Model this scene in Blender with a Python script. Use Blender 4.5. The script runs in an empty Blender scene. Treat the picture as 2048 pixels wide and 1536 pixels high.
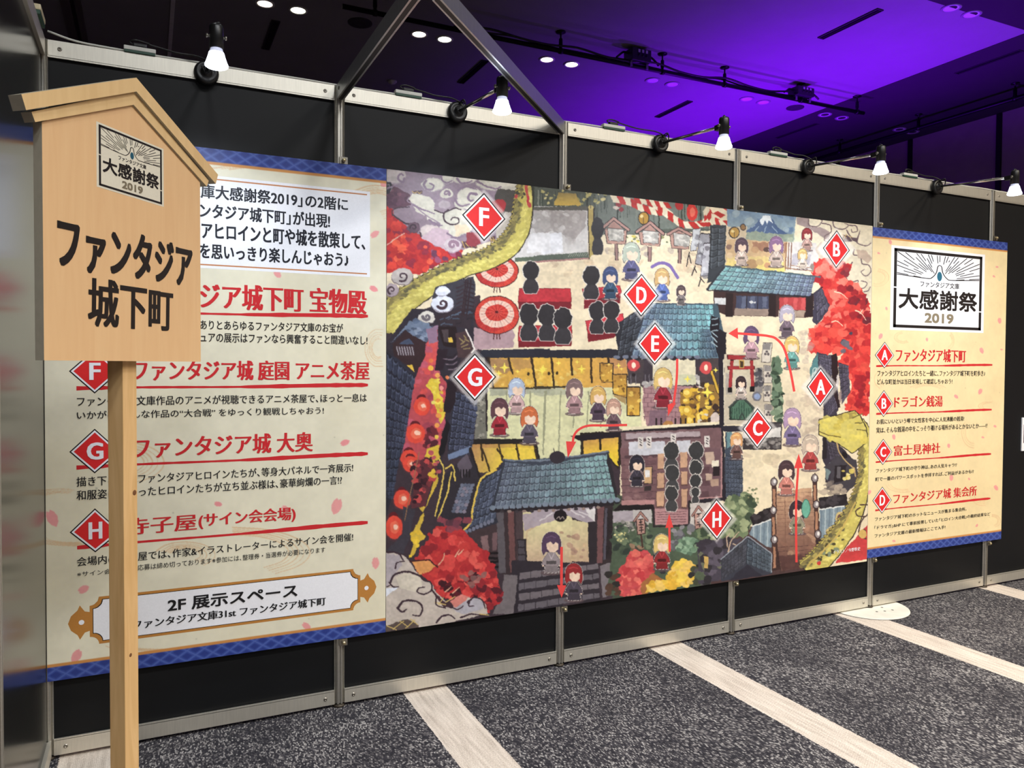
import bpy, bmesh, math, random
import numpy as np
from mathutils import Vector, Matrix

S = bpy.context.scene
COL = S.collection

# ------------------------------------------------------------------ camera
F_PX = 1538.0                       # focal length in pixels of the 2048 px wide frame
YAW, PITCH, ROLL = 0.4424, -0.0249, 0.0058
CAM = np.array([0.3135, -2.991, 1.3423])
_cy, _sy, _cp, _sp, _cr, _sr = math.cos(YAW), math.sin(YAW), math.cos(PITCH), math.sin(PITCH), math.cos(ROLL), math.sin(ROLL)
VF = np.array([_sy * _cp, _cy * _cp, _sp])
_r0 = np.array([_cy, -_sy, 0.0]); _u0 = np.cross(_r0, VF)
VR = _cr * _r0 + _sr * _u0
VU = -_sr * _r0 + _cr * _u0
cam_data = bpy.data.cameras.new('camera')
cam_data.sensor_width = 36.0
cam_data.lens = F_PX / 2048 * 36
cam_data.clip_start = 0.05
cam_data.clip_end = 60
cam = bpy.data.objects.new('camera', cam_data); COL.objects.link(cam)
M = Matrix.Identity(4)
for i in range(3):
    M[i][0], M[i][1], M[i][2], M[i][3] = VR[i], VU[i], -VF[i], CAM[i]
cam.matrix_world = M
S.camera = cam

# ------------------------------------------------------------------ world, lights, exposure
w = bpy.data.worlds.new('hall_world'); S.world = w; w.use_nodes = True
w.node_tree.nodes['Background'].inputs[0].default_value = (0.85, 0.8, 0.9, 1)
w.node_tree.nodes['Background'].inputs[1].default_value = 0.03
S.view_settings.view_transform = 'Standard'
S.view_settings.look = 'None'
S.view_settings.gamma = 1
S.view_settings.use_curve_mapping = False
S.view_settings.exposure = 0.12


def add_light(name, kind, loc, target, energy, color, **kw):
    l = bpy.data.lights.new(name, kind)
    l.energy = energy; l.color = color
    for k, v in kw.items():
        setattr(l, k, v)
    o = bpy.data.objects.new(name, l); COL.objects.link(o)
    o.location = loc
    d = Vector(target) - Vector(loc)
    o.rotation_euler = d.to_track_quat('-Z', 'Y').to_euler()
    return o


# ceiling downlights on the visitors' side of the partition
for iy, (y, e) in enumerate(((0.12, 18), (-3.7, 480), (-6.7, 330))):
    for k in range(0, 6):
        e_ = e * ((0.45, 0.85, 0.9, 1.3, 1.4, 1.3)[k] if iy else 1.0)
        x = 0.02 + 1.555 * k
        warm = ((0.96, 0.98, 1.0), (1.0, 0.97, 0.93), (1.0, 0.93, 0.82), (1.0, 0.87, 0.68))[max(0, min(k - 1, 3))]
        add_light('downlight_lamp', 'SPOT', (x + .16, y, 4.93), (x + .16, y + (0.0 if iy == 0 else 0.9), 0.0), e_, warm,
                  spot_size=math.radians(135), spot_blend=0.9, shadow_soft_size=0.025 if iy == 0 else 0.3)
# ceiling downlights that are lit behind the partition
for x in (1.41, 1.74, 3.05, 3.35, 4.65, 4.99):
    add_light('downlight_lamp', 'SPOT', (x, 5.24, 4.93), (x, 5.24, 0), 20, (1.0, 0.9, 0.75),
              spot_size=math.radians(120), spot_blend=0.8, shadow_soft_size=0.08)
# violet stage floods standing behind the partition and aimed at the ceiling
for x, y, e in ((8.3, 3.1, 430), (8.0, 5.0, 330), (7.7, 6.9, 280)):
    add_light('violet_flood', 'SPOT', (x, y, 2.5), (x - 0.1, y, 5.0), e, (0.2, 0.0, 1.0),
              spot_size=math.radians(130), spot_blend=0.8, shadow_soft_size=0.06)


# ------------------------------------------------------------------ geometry of the place
def ray(x, y):
    return VF + VR * ((x - 1024) / F_PX) + VU * ((768 - y) / F_PX)


def hit(x, y, n, d):
    r = ray(x, y); n = np.asarray(n, float)
    return CAM + r * ((d - n @ CAM) / (n @ r))


def on_wall(x, y, Y=-0.025):
    p = hit(x, y, (0, 1, 0), Y)
    return float(p[0]), float(p[2])


# ------------------------------------------------------------------ materials
def lin(c):
    c = np.asarray(c, float) / 255.0
    return tuple(np.where(c <= 0.04045, c / 12.92, ((c + 0.055) / 1.055) ** 2.4))


MATS = {}


def mat(name, col, rough=0.5, metal=0.0, var=0.06, scale=30.0, bump=0.0, stretch=(1, 1, 1), spec=0.5, coat=0.0):
    if name in MATS:
        return MATS[name]
    m = bpy.data.materials.new(name); m.use_nodes = True
    nt = m.node_tree; b = nt.nodes['Principled BSDF']
    b.inputs['Roughness'].default_value = rough
    b.inputs['Metallic'].default_value = metal
    b.inputs['Specular IOR Level'].default_value = spec
    b.inputs['Coat Weight'].default_value = coat
    c = lin(col)
    tc = nt.nodes.new('ShaderNodeTexCoord'); mp = nt.nodes.new('ShaderNodeMapping')
    mp.inputs['Scale'].default_value = stretch
    nz = nt.nodes.new('ShaderNodeTexNoise'); nz.inputs['Scale'].default_value = scale; nz.inputs['Detail'].default_value = 4
    cr = nt.nodes.new('ShaderNodeValToRGB')
    cr.color_ramp.elements[0].position = 0.3; cr.color_ramp.elements[1].position = 0.7
    cr.color_ramp.elements[0].color = (*[max(0, v * (1 - var)) for v in c], 1)
    cr.color_ramp.elements[1].color = (*[min(1, v * (1 + var)) for v in c], 1)
    nt.links.new(tc.outputs['Object'], mp.inputs['Vector'])
    nt.links.new(mp.outputs[0], nz.inputs['Vector'])
    nt.links.new(nz.outputs['Fac'], cr.inputs[0])
    nt.links.new(cr.outputs[0], b.inputs['Base Color'])
    if bump:
        bp = nt.nodes.new('ShaderNodeBump'); bp.inputs['Strength'].default_value = bump; bp.inputs['Distance'].default_value = 0.002
        nt.links.new(nz.outputs['Fac'], bp.inputs['Height']); nt.links.new(bp.outputs[0], b.inputs['Normal'])
    MATS[name] = m
    return m


def glow(name, col, strength):
    if name in MATS:
        return MATS[name]
    m = bpy.data.materials.new(name); m.use_nodes = True
    nt = m.node_tree; b = nt.nodes['Principled BSDF']
    b.inputs['Base Color'].default_value = (*lin(col), 1)
    lw = nt.nodes.new('ShaderNodeLayerWeight'); lw.inputs['Blend'].default_value = 0.3
    cr = nt.nodes.new('ShaderNodeValToRGB')
    cr.color_ramp.elements[0].color = (*lin(col), 1); cr.color_ramp.elements[1].color = (*[v * .7 for v in lin(col)], 1)
    nt.links.new(lw.outputs['Facing'], cr.inputs[0]); nt.links.new(cr.outputs[0], b.inputs['Emission Color'])
    b.inputs['Emission Strength'].default_value = strength
    MATS[name] = m
    return m


ALU = mat('brushed_aluminium', (196, 192, 182), 0.36, 0.85, 0.05, 20, 0.05, (1, 1, 12))
RAIL = mat('satin_aluminium', (222, 217, 204), 0.42, 0.75, 0.05, 14, 0.05, (14, 1, 1))
BLACKBOARD = mat('black_panel_board', (17, 18, 20), 0.5, 0.0, 0.08, 8, 0.0, spec=0.25)
SIDEBOARD = mat('glossy_black_panel_board', (34, 34, 32), 0.2, 0.0, 0.08, 8, 0.0, spec=0.6)
BLACK = mat('black_plastic', (22, 22, 23), 0.35, 0.0, 0.1, 60)
CHROME = mat('chrome', (225, 222, 215), 0.18, 1.0, 0.03, 60)
SCREW = mat('zinc_screw', (150, 145, 135), 0.35, 0.9, 0.1, 90)
BRASS = mat('brass_clip', (205, 190, 150), 0.3, 0.9, 0.1, 90)
WHITEPLASTIC = mat('white_plastic', (222, 222, 214), 0.4, 0, 0.04, 40)
GREENPLASTIC = mat('dark_green_plastic', (35, 75, 58), 0.45, 0, 0.08, 40)
WHITEPAINT = mat('white_painted_steel', (226, 222, 210), 0.4, 0, 0.07, 14, spec=0.5)
FOAM = mat('foam_board_edge', (205, 203, 196), 0.7, 0, 0.05, 60)


# ------------------------------------------------------------------ object helpers
def link_mesh(name, bm, materials, parent=None):
    me = bpy.data.meshes.new(name); bm.to_mesh(me); bm.free()
    for m in (materials if isinstance(materials, (list, tuple)) else [materials]):
        me.materials.append(m)
    o = bpy.data.objects.new(name, me); COL.objects.link(o)
    if parent is not None:
        o.parent = parent
    return o


def thing(name, label, cat, loc=(0, 0, 0), rotz=0.0, group=None):
    o = bpy.data.objects.new(name, None); COL.objects.link(o)
    o.location = loc; o.rotation_euler = (0, 0, rotz); o.empty_display_size = 0.05
    return tag(o, label, cat, group)


def tag(o, label, cat, group=None):
    o['label'] = label; o['category'] = cat
    if group:
        o['group'] = group
    return o


def struct(o):
    o['kind'] = 'structure'
    return o


def copy_tree(o, parent=None):
    c = o.copy(); COL.objects.link(c); c.parent = parent
    for ch in list(o.children):
        copy_tree(ch, c)
    return c


def box(bm, x0, x1, y0, y1, z0, z1, mi=0, bevel=0.0):
    vs = [bm.verts.new(p) for p in ((x0, y0, z0), (x1, y0, z0), (x1, y1, z0), (x0, y1, z0), (x0, y0, z1), (x1, y0, z1), (x1, y1, z1), (x0, y1, z1))]
    fs = [bm.faces.new([vs[i] for i in q]) for q in ((3, 2, 1, 0), (4, 5, 6, 7), (0, 1, 5, 4), (1, 2, 6, 5), (2, 3, 7, 6), (3, 0, 4, 7))]
    for f in fs:
        f.material_index = mi
    if bevel:
        es = list({e for f in fs for e in f.edges})
        r = bmesh.ops.bevel(bm, geom=es, offset=bevel, segments=2, profile=0.6, affect='EDGES')
        for f in r['faces']:
            f.material_index = mi
    return vs


def prism(bm, pts, axis_fn, h0, h1, mi=0):
    """extrude a 2-D outline: axis_fn(u, v, h) -> point"""
    a = [bm.verts.new(axis_fn(u, v, h0)) for u, v in pts]
    b = [bm.verts.new(axis_fn(u, v, h1)) for u, v in pts]
    n = len(pts)
    fs = [bm.faces.new(a[::-1]), bm.faces.new(b)]
    for i in range(n):
        fs.append(bm.faces.new([a[i], a[(i + 1) % n], b[(i + 1) % n], b[i]]))
    for f in fs:
        f.material_index = mi
    return fs


def lathe(bm, prof, c=(0, 0, 0), axis='z', seg=28, mi=0, smooth=True):
    """prof: list of (radius, height along the axis)"""
    ax = {'z': lambda r, a, h: (c[0] + r * math.cos(a), c[1] + r * math.sin(a), c[2] + h),
          'y': lambda r, a, h: (c[0] + r * math.cos(a), c[1] + h, c[2] + r * math.sin(a)),
          'x': lambda r, a, h: (c[0] + h, c[1] + r * math.cos(a), c[2] + r * math.sin(a))}[axis]
    rings = []
    for r, h in prof:
        if r < 1e-6:
            rings.append([bm.verts.new(ax(0, 0, h))])
        else:
            rings.append([bm.verts.new(ax(r, 2 * math.pi * i / seg, h)) for i in range(seg)])
    for A, B in zip(rings, rings[1:]):
        for i in range(seg):
            j = (i + 1) % seg
            if len(A) == 1 and len(B) == 1:
                continue
            q = [A[0], B[i], B[j]] if len(A) == 1 else ([A[i], B[0], A[j]] if len(B) == 1 else [A[i], B[i], B[j], A[j]])
            f = bm.faces.new(q); f.material_index = mi; f.smooth = smooth
    for R in (rings[0], rings[-1]):
        if len(R) > 1:
            f = bm.faces.new(R); f.material_index = mi


def tube(bm, pts, r, seg=8, mi=0):
    pts = [Vector(p) for p in pts]
    rings = []
    for i, p in enumerate(pts):
        d = (pts[min(i + 1, len(pts) - 1)] - pts[max(i - 1, 0)]).normalized()
        u = d.orthogonal().normalized() if i == 0 else (rings_u - d * rings_u.dot(d)).normalized()
        rings_u = u
        v = d.cross(u)
        rings.append([bm.verts.new(p + r * (math.cos(2 * math.pi * k / seg) * u + math.sin(2 * math.pi * k / seg) * v)) for k in range(seg)])
    for A, B in zip(rings, rings[1:]):
        for k in range(seg):
            f = bm.faces.new([A[k], A[(k + 1) % seg], B[(k + 1) % seg], B[k]]); f.smooth = True; f.material_index = mi
    bm.faces.new(rings[0][::-1]).material_index = mi
    bm.faces.new(rings[-1]).material_index = mi


def smooth_path(pts, n=8):
    """Catmull-Rom through the points"""
    P = [np.array(p, float) for p in pts]
    P = [2 * P[0] - P[1]] + P + [2 * P[-1] - P[-2]]
    out = []
    for i in range(1, len(P) - 2):
        for k in range(n):
            t = k / n
            out.append(0.5 * ((2 * P[i]) + (-P[i - 1] + P[i + 1]) * t + (2 * P[i - 1] - 5 * P[i] + 4 * P[i + 1] - P[i + 2]) * t * t + (-P[i - 1] + 3 * P[i] - 3 * P[i + 1] + P[i + 2]) * t ** 3))
    out.append(P[-2])
    return out


# ------------------------------------------------------------------ the hall: floor, ceiling, walls
def carpet_material():
    m = bpy.data.materials.new('striped_loop_carpet'); m.use_nodes = True
    nt = m.node_tree; N = nt.nodes; L = nt.links; b = N['Principled BSDF']
    b.inputs['Roughness'].default_value = 0.85; b.inputs['Specular IOR Level'].default_value = 0.25

    def math_(op, a, c=None, d=None):
        n = N.new('ShaderNodeMath'); n.operation = op
        for i, v in enumerate((a, c, d)):
            if v is None:
                continue
            if isinstance(v, (int, float)):
                n.inputs[i].default_value = v
            else:
                L.new(v, n.inputs[i])
        return n.outputs[0]

    def noise(vec, scale, detail=2.0, out='Fac'):
        n = N.new('ShaderNodeTexNoise'); n.inputs['Scale'].default_value = scale; n.inputs['Detail'].default_value = detail
        L.new(vec, n.inputs['Vector']); return n.outputs[out]

    def mapping(vec, scale, rot=0.0):
        n = N.new('ShaderNodeMapping'); n.inputs['Scale'].default_value = scale; n.inputs['Rotation'].default_value = (0, 0, rot)
        L.new(vec, n.inputs['Vector']); return n.outputs[0]

    def ramp(fac, stops, mode='LINEAR'):
        n = N.new('ShaderNodeValToRGB'); n.color_ramp.interpolation = mode
        e = n.color_ramp.elements
        while len(e) < len(stops):
            e.new(0.5)
        for k, (p, c) in enumerate(stops):
            e[k].position = p; e[k].color = (*lin(c), 1)
        L.new(fac, n.inputs[0]); return n.outputs[0]

    def mix(fac, a, c):
        n = N.new('ShaderNodeMix'); n.data_type = 'RGBA'
        if isinstance(fac, (int, float)):
            n.inputs[0].default_value = fac
        else:
            L.new(fac, n.inputs[0])
        L.new(a, n.inputs[6]); L.new(c, n.inputs[7]); return n.outputs[2]

    tc = N.new('ShaderNodeTexCoord').outputs['Object']
    # swirling weave: the loop rows drift, so coordinates are bent by slow noise
    warp = noise(tc, 1.3, 1.0, 'Color')
    va = N.new('ShaderNodeVectorMath'); va.operation = 'MULTIPLY_ADD'
    L.new(warp, va.inputs[0]); va.inputs[1].default_value = (0.16, 0.16, 0); L.new(tc, va.inputs[2])
    bent = va.outputs[0]

    def loops(rot, sx, sy):
        v = N.new('ShaderNodeTexVoronoi'); v.inputs['Scale'].default_value = 1.0; v.inputs['Randomness'].default_value = 0.3
        v.voronoi_dimensions = '2D'
        L.new(mapping(bent, (sx, sy, 1), rot), v.inputs['Vector'])
        s = N.new('ShaderNodeSeparateColor'); L.new(v.outputs['Color'], s.inputs[0])
        return s.outputs[0], v.outputs['Distance']
    r1, d1 = loops(0.5, 190, 105)
    r2, d2 = loops(1.25, 205, 110)
    big = math_('GREATER_THAN', noise(tc, 2.2, 2.0), 0.52)
    rr = mix(big, r1, r2); dd = mix(big, d1, d2)
    patch = noise(bent, 3.0, 3.0)
    rr2 = math_('ADD', rr, math_('MULTIPLY', math_('SUBTRACT', patch, 0.5), 0.5))
    loopcol = ramp(rr2, [(0.0, (38, 37, 44)), (0.40, (56, 54, 61)), (0.64, (84, 81, 84)), (0.84, (124, 120, 121)), (0.99, (172, 168, 166))])
    edge = math_('SUBTRACT', 1.0, math_('MULTIPLY', math_('POWER', math_('MULTIPLY', dd, 1.35), 2.0), 0.75))
    edge = math_('MAXIMUM', edge, 0.25)
    mm = N.new('ShaderNodeMix'); mm.data_type = 'RGBA'; mm.blend_type = 'MULTIPLY'; mm.inputs[0].default_value = 1
    L.new(loopcol, mm.inputs[6]); L.new(edge, mm.inputs[7])
    grey = mm.outputs[2]
    # pale strips square to the partition
    sep = N.new('ShaderNodeSeparateXYZ'); L.new(tc, sep.inputs[0])
    jit = math_('MULTIPLY', math_('SUBTRACT', noise(tc, 120, 2), 0.5), 0.012)
    fr = math_('FRACT', math_('DIVIDE', math_('ADD', math_('ADD', sep.outputs[0], jit), 100 * 1.213 - 0.035), 1.213))
    strip = math_('LESS_THAN', fr, 0.185 / 1.213)
    streak = noise(mapping(tc, (70, 5, 1)), 1.0, 3.0)
    fleck = noise(tc, 160, 3.0)
    sf = math_('ADD', math_('MULTIPLY', streak, 0.6), math_('MULTIPLY', fleck, 0.5))
    pale = ramp(sf, [(0.26, (140, 126, 114)), (0.44, (184, 172, 160)), (0.56, (202, 190, 178)), (0.7, (218, 207, 195))])
    L.new(mix(strip, grey, pale), b.inputs['Base Color'])
    bp = N.new('ShaderNodeBump'); bp.inputs['Strength'].default_value = 0.5; bp.inputs['Distance'].default_value = 0.003; bp.invert = True
    L.new(dd, bp.inputs['Height']); L.new(bp.outputs[0], b.inputs['Normal'])
    return m


bm = bmesh.new(); box(bm, -4, 12, -9, 10, -0.1, 0.0)
struct(link_mesh('floor', bm, carpet_material()))
CEIL = mat('pale_ceiling_board', (150, 146, 150), 0.9, 0, 0.03, 3)
SOFFIT = mat('unlit_tone_ceiling_board', (48, 44, 48), 0.9, 0, 0.05, 3)  # dark colour stands in for the sharp end of the violet flood light
HALLWALL = mat('aubergine_wall_cloth', (160, 134, 150), 0.9, 0, 0.05, 6)
bm = bmesh.new(); box(bm, -4, 9.0, 2.25, 10, 5.0, 5.1)
struct(link_mesh('ceiling', bm, CEIL))
bm = bmesh.new(); box(bm, 9.0, 12, 2.25, 10, 4.995, 5.1)
struct(link_mesh('trim_1', bm, SOFFIT))
bm = bmesh.new(); box(bm, -4, 12, -9, 2.25, 4.995, 5.1)
struct(link_mesh('trim_2', bm, SOFFIT))
bm = bmesh.new(); box(bm, -4, 12, 10, 10.1, -0.1, 5.1)
struct(link_mesh('wall_back', bm, HALLWALL))
bm = bmesh.new(); box(bm, -4.1, -4, -9, 10, -0.1, 5.1)
struct(link_mesh('wall_left', bm, HALLWALL))
bm = bmesh.new(); box(bm, 11.4, 11.5, -9, 10, -0.1, 5.1)
struct(link_mesh('wall_right', bm, HALLWALL))
bm = bmesh.new()
for k in range(-3, 7):                                   # dark reveals between the wall panels
    yc = 4.085 + 1.43 * (k - 1) + 0.0
    box(bm, 11.37, 11.405, yc - 0.035, yc + 0.035, 0, 4.99)
struct(link_mesh('trim_3', bm, mat('dark_reveal', (18, 15, 20), 0.6)))
# straight tracks let into the ceiling
for n_, (x0, x1, c) in enumerate(((0.545, 0.585, (240, 238, 238)), (-0.47, -0.38, (100, 92, 92)), (-0.375, -0.345, (18, 16, 18)), (-0.34, -0.28, (100, 92, 92)))):
    bm = bmesh.new(); box(bm, x0, x1, 2.3, 9.9, 4.985, 5.0)
    struct(link_mesh('trim_%d' % (4 + n_), bm, mat('ceiling_track_%d' % n_, c, 0.5, 0.0)))


# ------------------------------------------------------------------ things on the ceiling
def downlight(x, y, lit, label, cool=False):
    t = thing('ceiling_downlight', label, 'downlight', (x, y, 5.0), group='round downlights in the hall ceiling')
    bm = bmesh.new()
    lathe(bm, [(0.070, 0.0), (0.098, 0.0), (0.098, -0.006), (0.088, -0.012), (0.074, -0.008), (0.070, 0.0)], seg=32)
    link_mesh('trim_ring', bm, WHITEPLASTIC if lit else mat('grey_ring', (150, 146, 150), .5), t)
    bm = bmesh.new()
    if lit:
        lathe(bm, [(0.0, -0.006), (0.074, -0.006), (0.074, -0.001), (0, -0.001)], seg=32)
        link_mesh('diffuser', bm, glow('lit_diffuser_cool', (255, 252, 226), 7.0) if cool else glow('lit_diffuser_warm', (255, 236, 222), 4.0), t)
    else:
        lathe(bm, [(0.0, -0.004), (0.05, -0.004), (0.074, -0.008), (0.074, -0.001), (0, -0.001)], seg=32)
        link_mesh('diffuser', bm, mat('unlit_reflector', (236, 226, 236), 0.5), t)
    return t


pairs = [(1.41, 1.74, 1, 'leftmost pair above the first spotlight'), (3.05, 3.35, 1, 'pair inside the frame bar triangle'),
         (4.65, 4.99, 1, 'pair right of the sloping frame bar'), (6.18, 6.49, 0, 'pair below the box with three sockets'),
         (7.74, 8.04, 0, 'pair left of the small end box'), (9.21, 9.55, 0, 'pair just below the end of the pipe'), (10.78, 11.08, 0, 'pair near the far right wall')]
for xa, xb, lit, where in pairs:
    st = 'lit' if lit else 'unlit'
    downlight(xa, 5.24, lit, '%s round ceiling downlight, left one of the %s' % (st, where))
    downlight(xb, 5.24, lit, '%s round ceiling downlight, right one of the %s' % (st, where), cool=True)
downlight(7.72, 2.26, 0, 'unlit round ceiling downlight at the top right corner, left of two')
downlight(8.04, 2.26, 0, 'unlit round ceiling downlight at the top right corner, right of two')

DARKMETAL = mat('dark_slot_metal', (26, 24, 28), 0.5, 0.3)
VENT = mat('vent_slot_metal', (58, 54, 60), 0.5, 0.3)
for x, ya, yb, lab in ((1.57, 5.6, 6.4, 'narrow dark ceiling vent slot near the upper left spotlight'),
                       (4.0, 5.6, 6.4, 'narrow dark ceiling vent slot inside the triangle of the frame bars'),
                       (7.1, 5.65, 6.4, 'narrow dark ceiling vent slot in violet light, left of the violet spotlight head'),
                       (7.1, 2.6, 3.36, 'narrow dark ceiling vent slot in the brightest violet at the upper right'),
                       (9.42, 2.6, 3.37, 'narrow ceiling vent slot in the dark ceiling at the right edge'),
                       (9.43, 5.6, 6.4, 'narrow ceiling vent slot in the dark ceiling above the fourth spotlight')):
    t = thing('ceiling_vent', lab, 'vent', (x, (ya + yb) / 2, 5.0), group='slot vents in the ceiling')
    h = (yb - ya) / 2
    bm = bmesh.new()
    for a, b_ in ((-0.045, -0.034), (0.034, 0.045)):
        box(bm, a, b_, -h, h, -0.012, 0.0)
    for a, b_ in ((-h - .01, -h), (h, h + .01)):
        box(bm, -0.045, 0.045, a, b_, -0.012, 0.0)
    link_mesh('frame', bm, VENT, t)
    bm = bmesh.new(); box(bm, -0.034, 0.034, -h, h, -0.004, -0.001)
    for q in range(2):
        box(bm, -0.012 + 0.018 * q, -0.006 + 0.018 * q, -h, h, -0.011, -0.004)
    link_mesh('louvre', bm, DARKMETAL, t)


def disc(name, lab, cat, x, y, r, prof, m, m2=None):
    t = thing(name, lab, cat, (x, y, 5.0))
    bm = bmesh.new(); lathe(bm, [(r * a, -h) for a, h in prof], seg=32)
    link_mesh('body', bm, m, t)
    bm = bmesh.new(); lathe(bm, [(0, -prof[-1][1] - .004), (r * .3, -prof[-1][1] - .004), (r * .35, -prof[-1][1])], seg=20)
    link_mesh('centre_cap', bm, m2 or m, t)
    return t


disc('ceiling_speaker', 'round dark speaker grille in the ceiling left of the frame bars', 'speaker', 2.39, 5.25, 0.13, [(1, 0), (1, .008), (.9, .012), (.5, .01)], mat('speaker_grille', (52, 46, 56), .7, var=.2, scale=300))
disc('ceiling_speaker', 'round speaker grille in violet light under the pipe end box', 'speaker', 8.6, 5.21, 0.12, [(1, 0), (1, .008), (.9, .012), (.5, .01)], mat('speaker_grille', (52, 46, 56), .7))
disc('smoke_detector', 'small pale smoke detector on the ceiling inside the triangle of frame bars', 'smoke detector', 3.19, 6.75, 0.06, [(1, 0), (1, .012), (.7, .03), (.4, .034)], WHITEPLASTIC)

# the long lighting pipe under the ceiling
PIPE = mat('black_steel_pipe', (24, 22, 26), 0.4, 0.6)
lp = thing('lighting_pipe', 'long dark steel lighting pipe hung below the violet ceiling parallel to the partition', 'pipe', (2.03, 4.5, 4.79))
bm = bmesh.new(); lathe(bm, [(0.0, 0), (0.024, 0), (0.024, 7.1), (0.0, 7.1)], axis='x', seg=16)
link_mesh('tube', bm, PIPE, lp)
for x in (2.35, 4.43, 5.79, 6.72, 7.98, 9.0):
    bm = bmesh.new(); dx = x - 2.03
    lathe(bm, [(0.055, 0.21), (0.055, 0.2), (0.014, 0.195), (0.009, 0.19), (0.009, 0.14), (0.02, 0.13), (0.022, 0.06), (0.012, 0.02)], (dx, 0, 0), seg=16)
    hg = link_mesh('hanger', bm, PIPE, lp)
    bm = bmesh.new(); lathe(bm, [(0.024, -.02), (0.032, -.02), (0.032, .02), (0.024, .02)], (dx, 0, 0), axis='x', seg=16)
    link_mesh('clamp', bm, PIPE, hg)
cab = bmesh.new()
rnd = random.Random(4)
pts = [(1.2 + 0.35 * k, -0.02 + rnd.uniform(-.012, .012), 0.03 + (0.035 if k % 3 == 1 else 0.0) + rnd.uniform(0, .01)) for k in range(15)]
tube(cab, smooth_path(pts, 4), 0.012)
pts = [(1.15 + 0.35 * k, 0.015 + rnd.uniform(-.012, .012), 0.034 + (0.03 if k % 4 == 2 else 0.0)) for k in range(15)]
tube(cab, smooth_path(pts, 4), 0.01)
link_mesh('cable_run', cab, BLACK, lp)


def socket_box(x, wd, ht, lab):
    t = thing('socket_box', lab, 'junction box', (x, 4.5, 4.826))
    bm = bmesh.new(); box(bm, -wd / 2, wd / 2, -0.09, 0.09, 0.0, ht, bevel=0.008)
    link_mesh('housing', bm, mat('box_housing', (44, 42, 48), .45, .2), t)
    for k in range(3):
        bm = bmesh.new(); box(bm, -wd * .2 + k * wd * .2, -wd * .2 + k * wd * .2 + wd * .1, -0.096, -0.088, ht * .66, ht * .9)
        s = link_mesh('socket_tag', bm, mat('pale_tag', (190, 186, 196), .4), t)
        bm = bmesh.new(); lathe(bm, [(0, -.008), (wd * .06, -.008), (wd * .06, 0)], (-wd * .15 + k * wd * .2, -0.09, ht * .45), axis='y', seg=14)
        link_mesh('socket', bm, DARKMETAL, t)
    for sx in (-1, 1):
        bm = bmesh.new()
        tube(bm, smooth_path([(sx * wd / 2, 0, ht * .7), (sx * (wd / 2 + .06), 0, ht * .72), (sx * (wd / 2 + .12), -.01, ht * .4), (sx * (wd / 2 + .16), -.01, 0.02)], 6), 0.012)
        link_mesh('cable', bm, BLACK, t)
        bm = bmesh.new(); box(bm, sx * wd * .42 - .015, sx * wd * .42 + .015, -0.042, -0.027, -0.06, 0.0)
        link_mesh('hook_clamp', bm, mat('clamp_metal', (150, 146, 150), .3, .8), t)
    return t


socket_box(5.44, 0.26, 0.14, 'black junction box with three sockets on the pipe above the violet spotlight')
socket_box(7.98, 0.28, 0.11, 'smaller black junction box with three sockets near the right end of the pipe')
lp2 = thing('lighting_pipe', 'second dark lighting pipe running along the far right wall under the dark ceiling', 'pipe', (10.4, 1.5, 4.8))
bm = bmesh.new(); lathe(bm, [(0.0, 0), (0.026, 0), (0.026, 7), (0.0, 7)], axis='y', seg=14)
link_mesh('tube', bm, PIPE, lp2)
for y in (6.03, 4.63, 3.26):
    bm = bmesh.new(); lathe(bm, [(0.05, .195), (0.05, .185), (.01, .18), (.01, .13), (.022, .12), (.022, .04), (.03, .02), (.03, -.03), (0, -.03)], (0, y - 1.5, 0), seg=14)
    link_mesh('hanger', bm, PIPE, lp2)

# ------------------------------------------------------------------ the partition: posts, panels
POSTX = (0.0, 0.985, 1.97, 2.95, 3.935, 4.93, 5.92)
HT = 2.41


def post_profile(r=0.02, slot=0.0042, depth=0.006):
    pts = []
    for k in range(8):
        a = k * math.pi / 4
        c, s = math.cos(a), math.sin(a)
        hw = r * math.tan(math.pi / 8)
        for u, d in ((-hw, r), (-slot, r), (-slot * .9, r - depth), (slot * .9, r - depth), (slot, r), (hw * .98, r)):
            pts.append((c * d - s * u, s * d + c * u))
    return pts


def make_post(x, y, label, z0=0.0):
    t = thing('partition_post', label, 'post', (x, y, z0), group='octagonal aluminium partition posts')
    bm = bmesh.new(); prism(bm, post_profile(), lambda u, v, h: (u, v, h), 0.014, HT - z0)
    link_mesh('shaft', bm, ALU, t)
    bm = bmesh.new(); lathe(bm, [(0, HT - z0 + .004), (.014, HT - z0 + .004), (.017, HT - z0), (.017, HT - z0 - .006)], seg=16)
    link_mesh('end_cap', bm, mat('grey_cap', (120, 118, 112), .4), t)
    bm = bmesh.new(); lathe(bm, [(0.0, 0.0), (0.022, 0.0), (0.024, 0.004), (0.02, 0.009), (0.008, 0.010), (0.008, 0.02)], seg=20)
    link_mesh('foot', bm, mat('dark_foot', (70, 62, 52), .5, .5), t)
    return t


posts_lab = ['aluminium partition post in the left corner behind the wooden sign', 'aluminium partition post crossing above the text poster, second from the left corner',
             'aluminium partition post where the sloping frame bar lands, above the map', 'aluminium partition post above the paper lanterns of the map, left of the fourth spotlight',
             'aluminium partition post standing on the round white base plate', 'aluminium partition post behind the narrow right poster, last in the frame']
for i, l in enumerate(posts_lab):
    make_post(POSTX[i], 0.0, l, 0.006 if i == 4 else 0.0)
make_post(0.0, -0.99, 'aluminium partition post at the left edge of the picture, end of the side panel')


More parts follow.
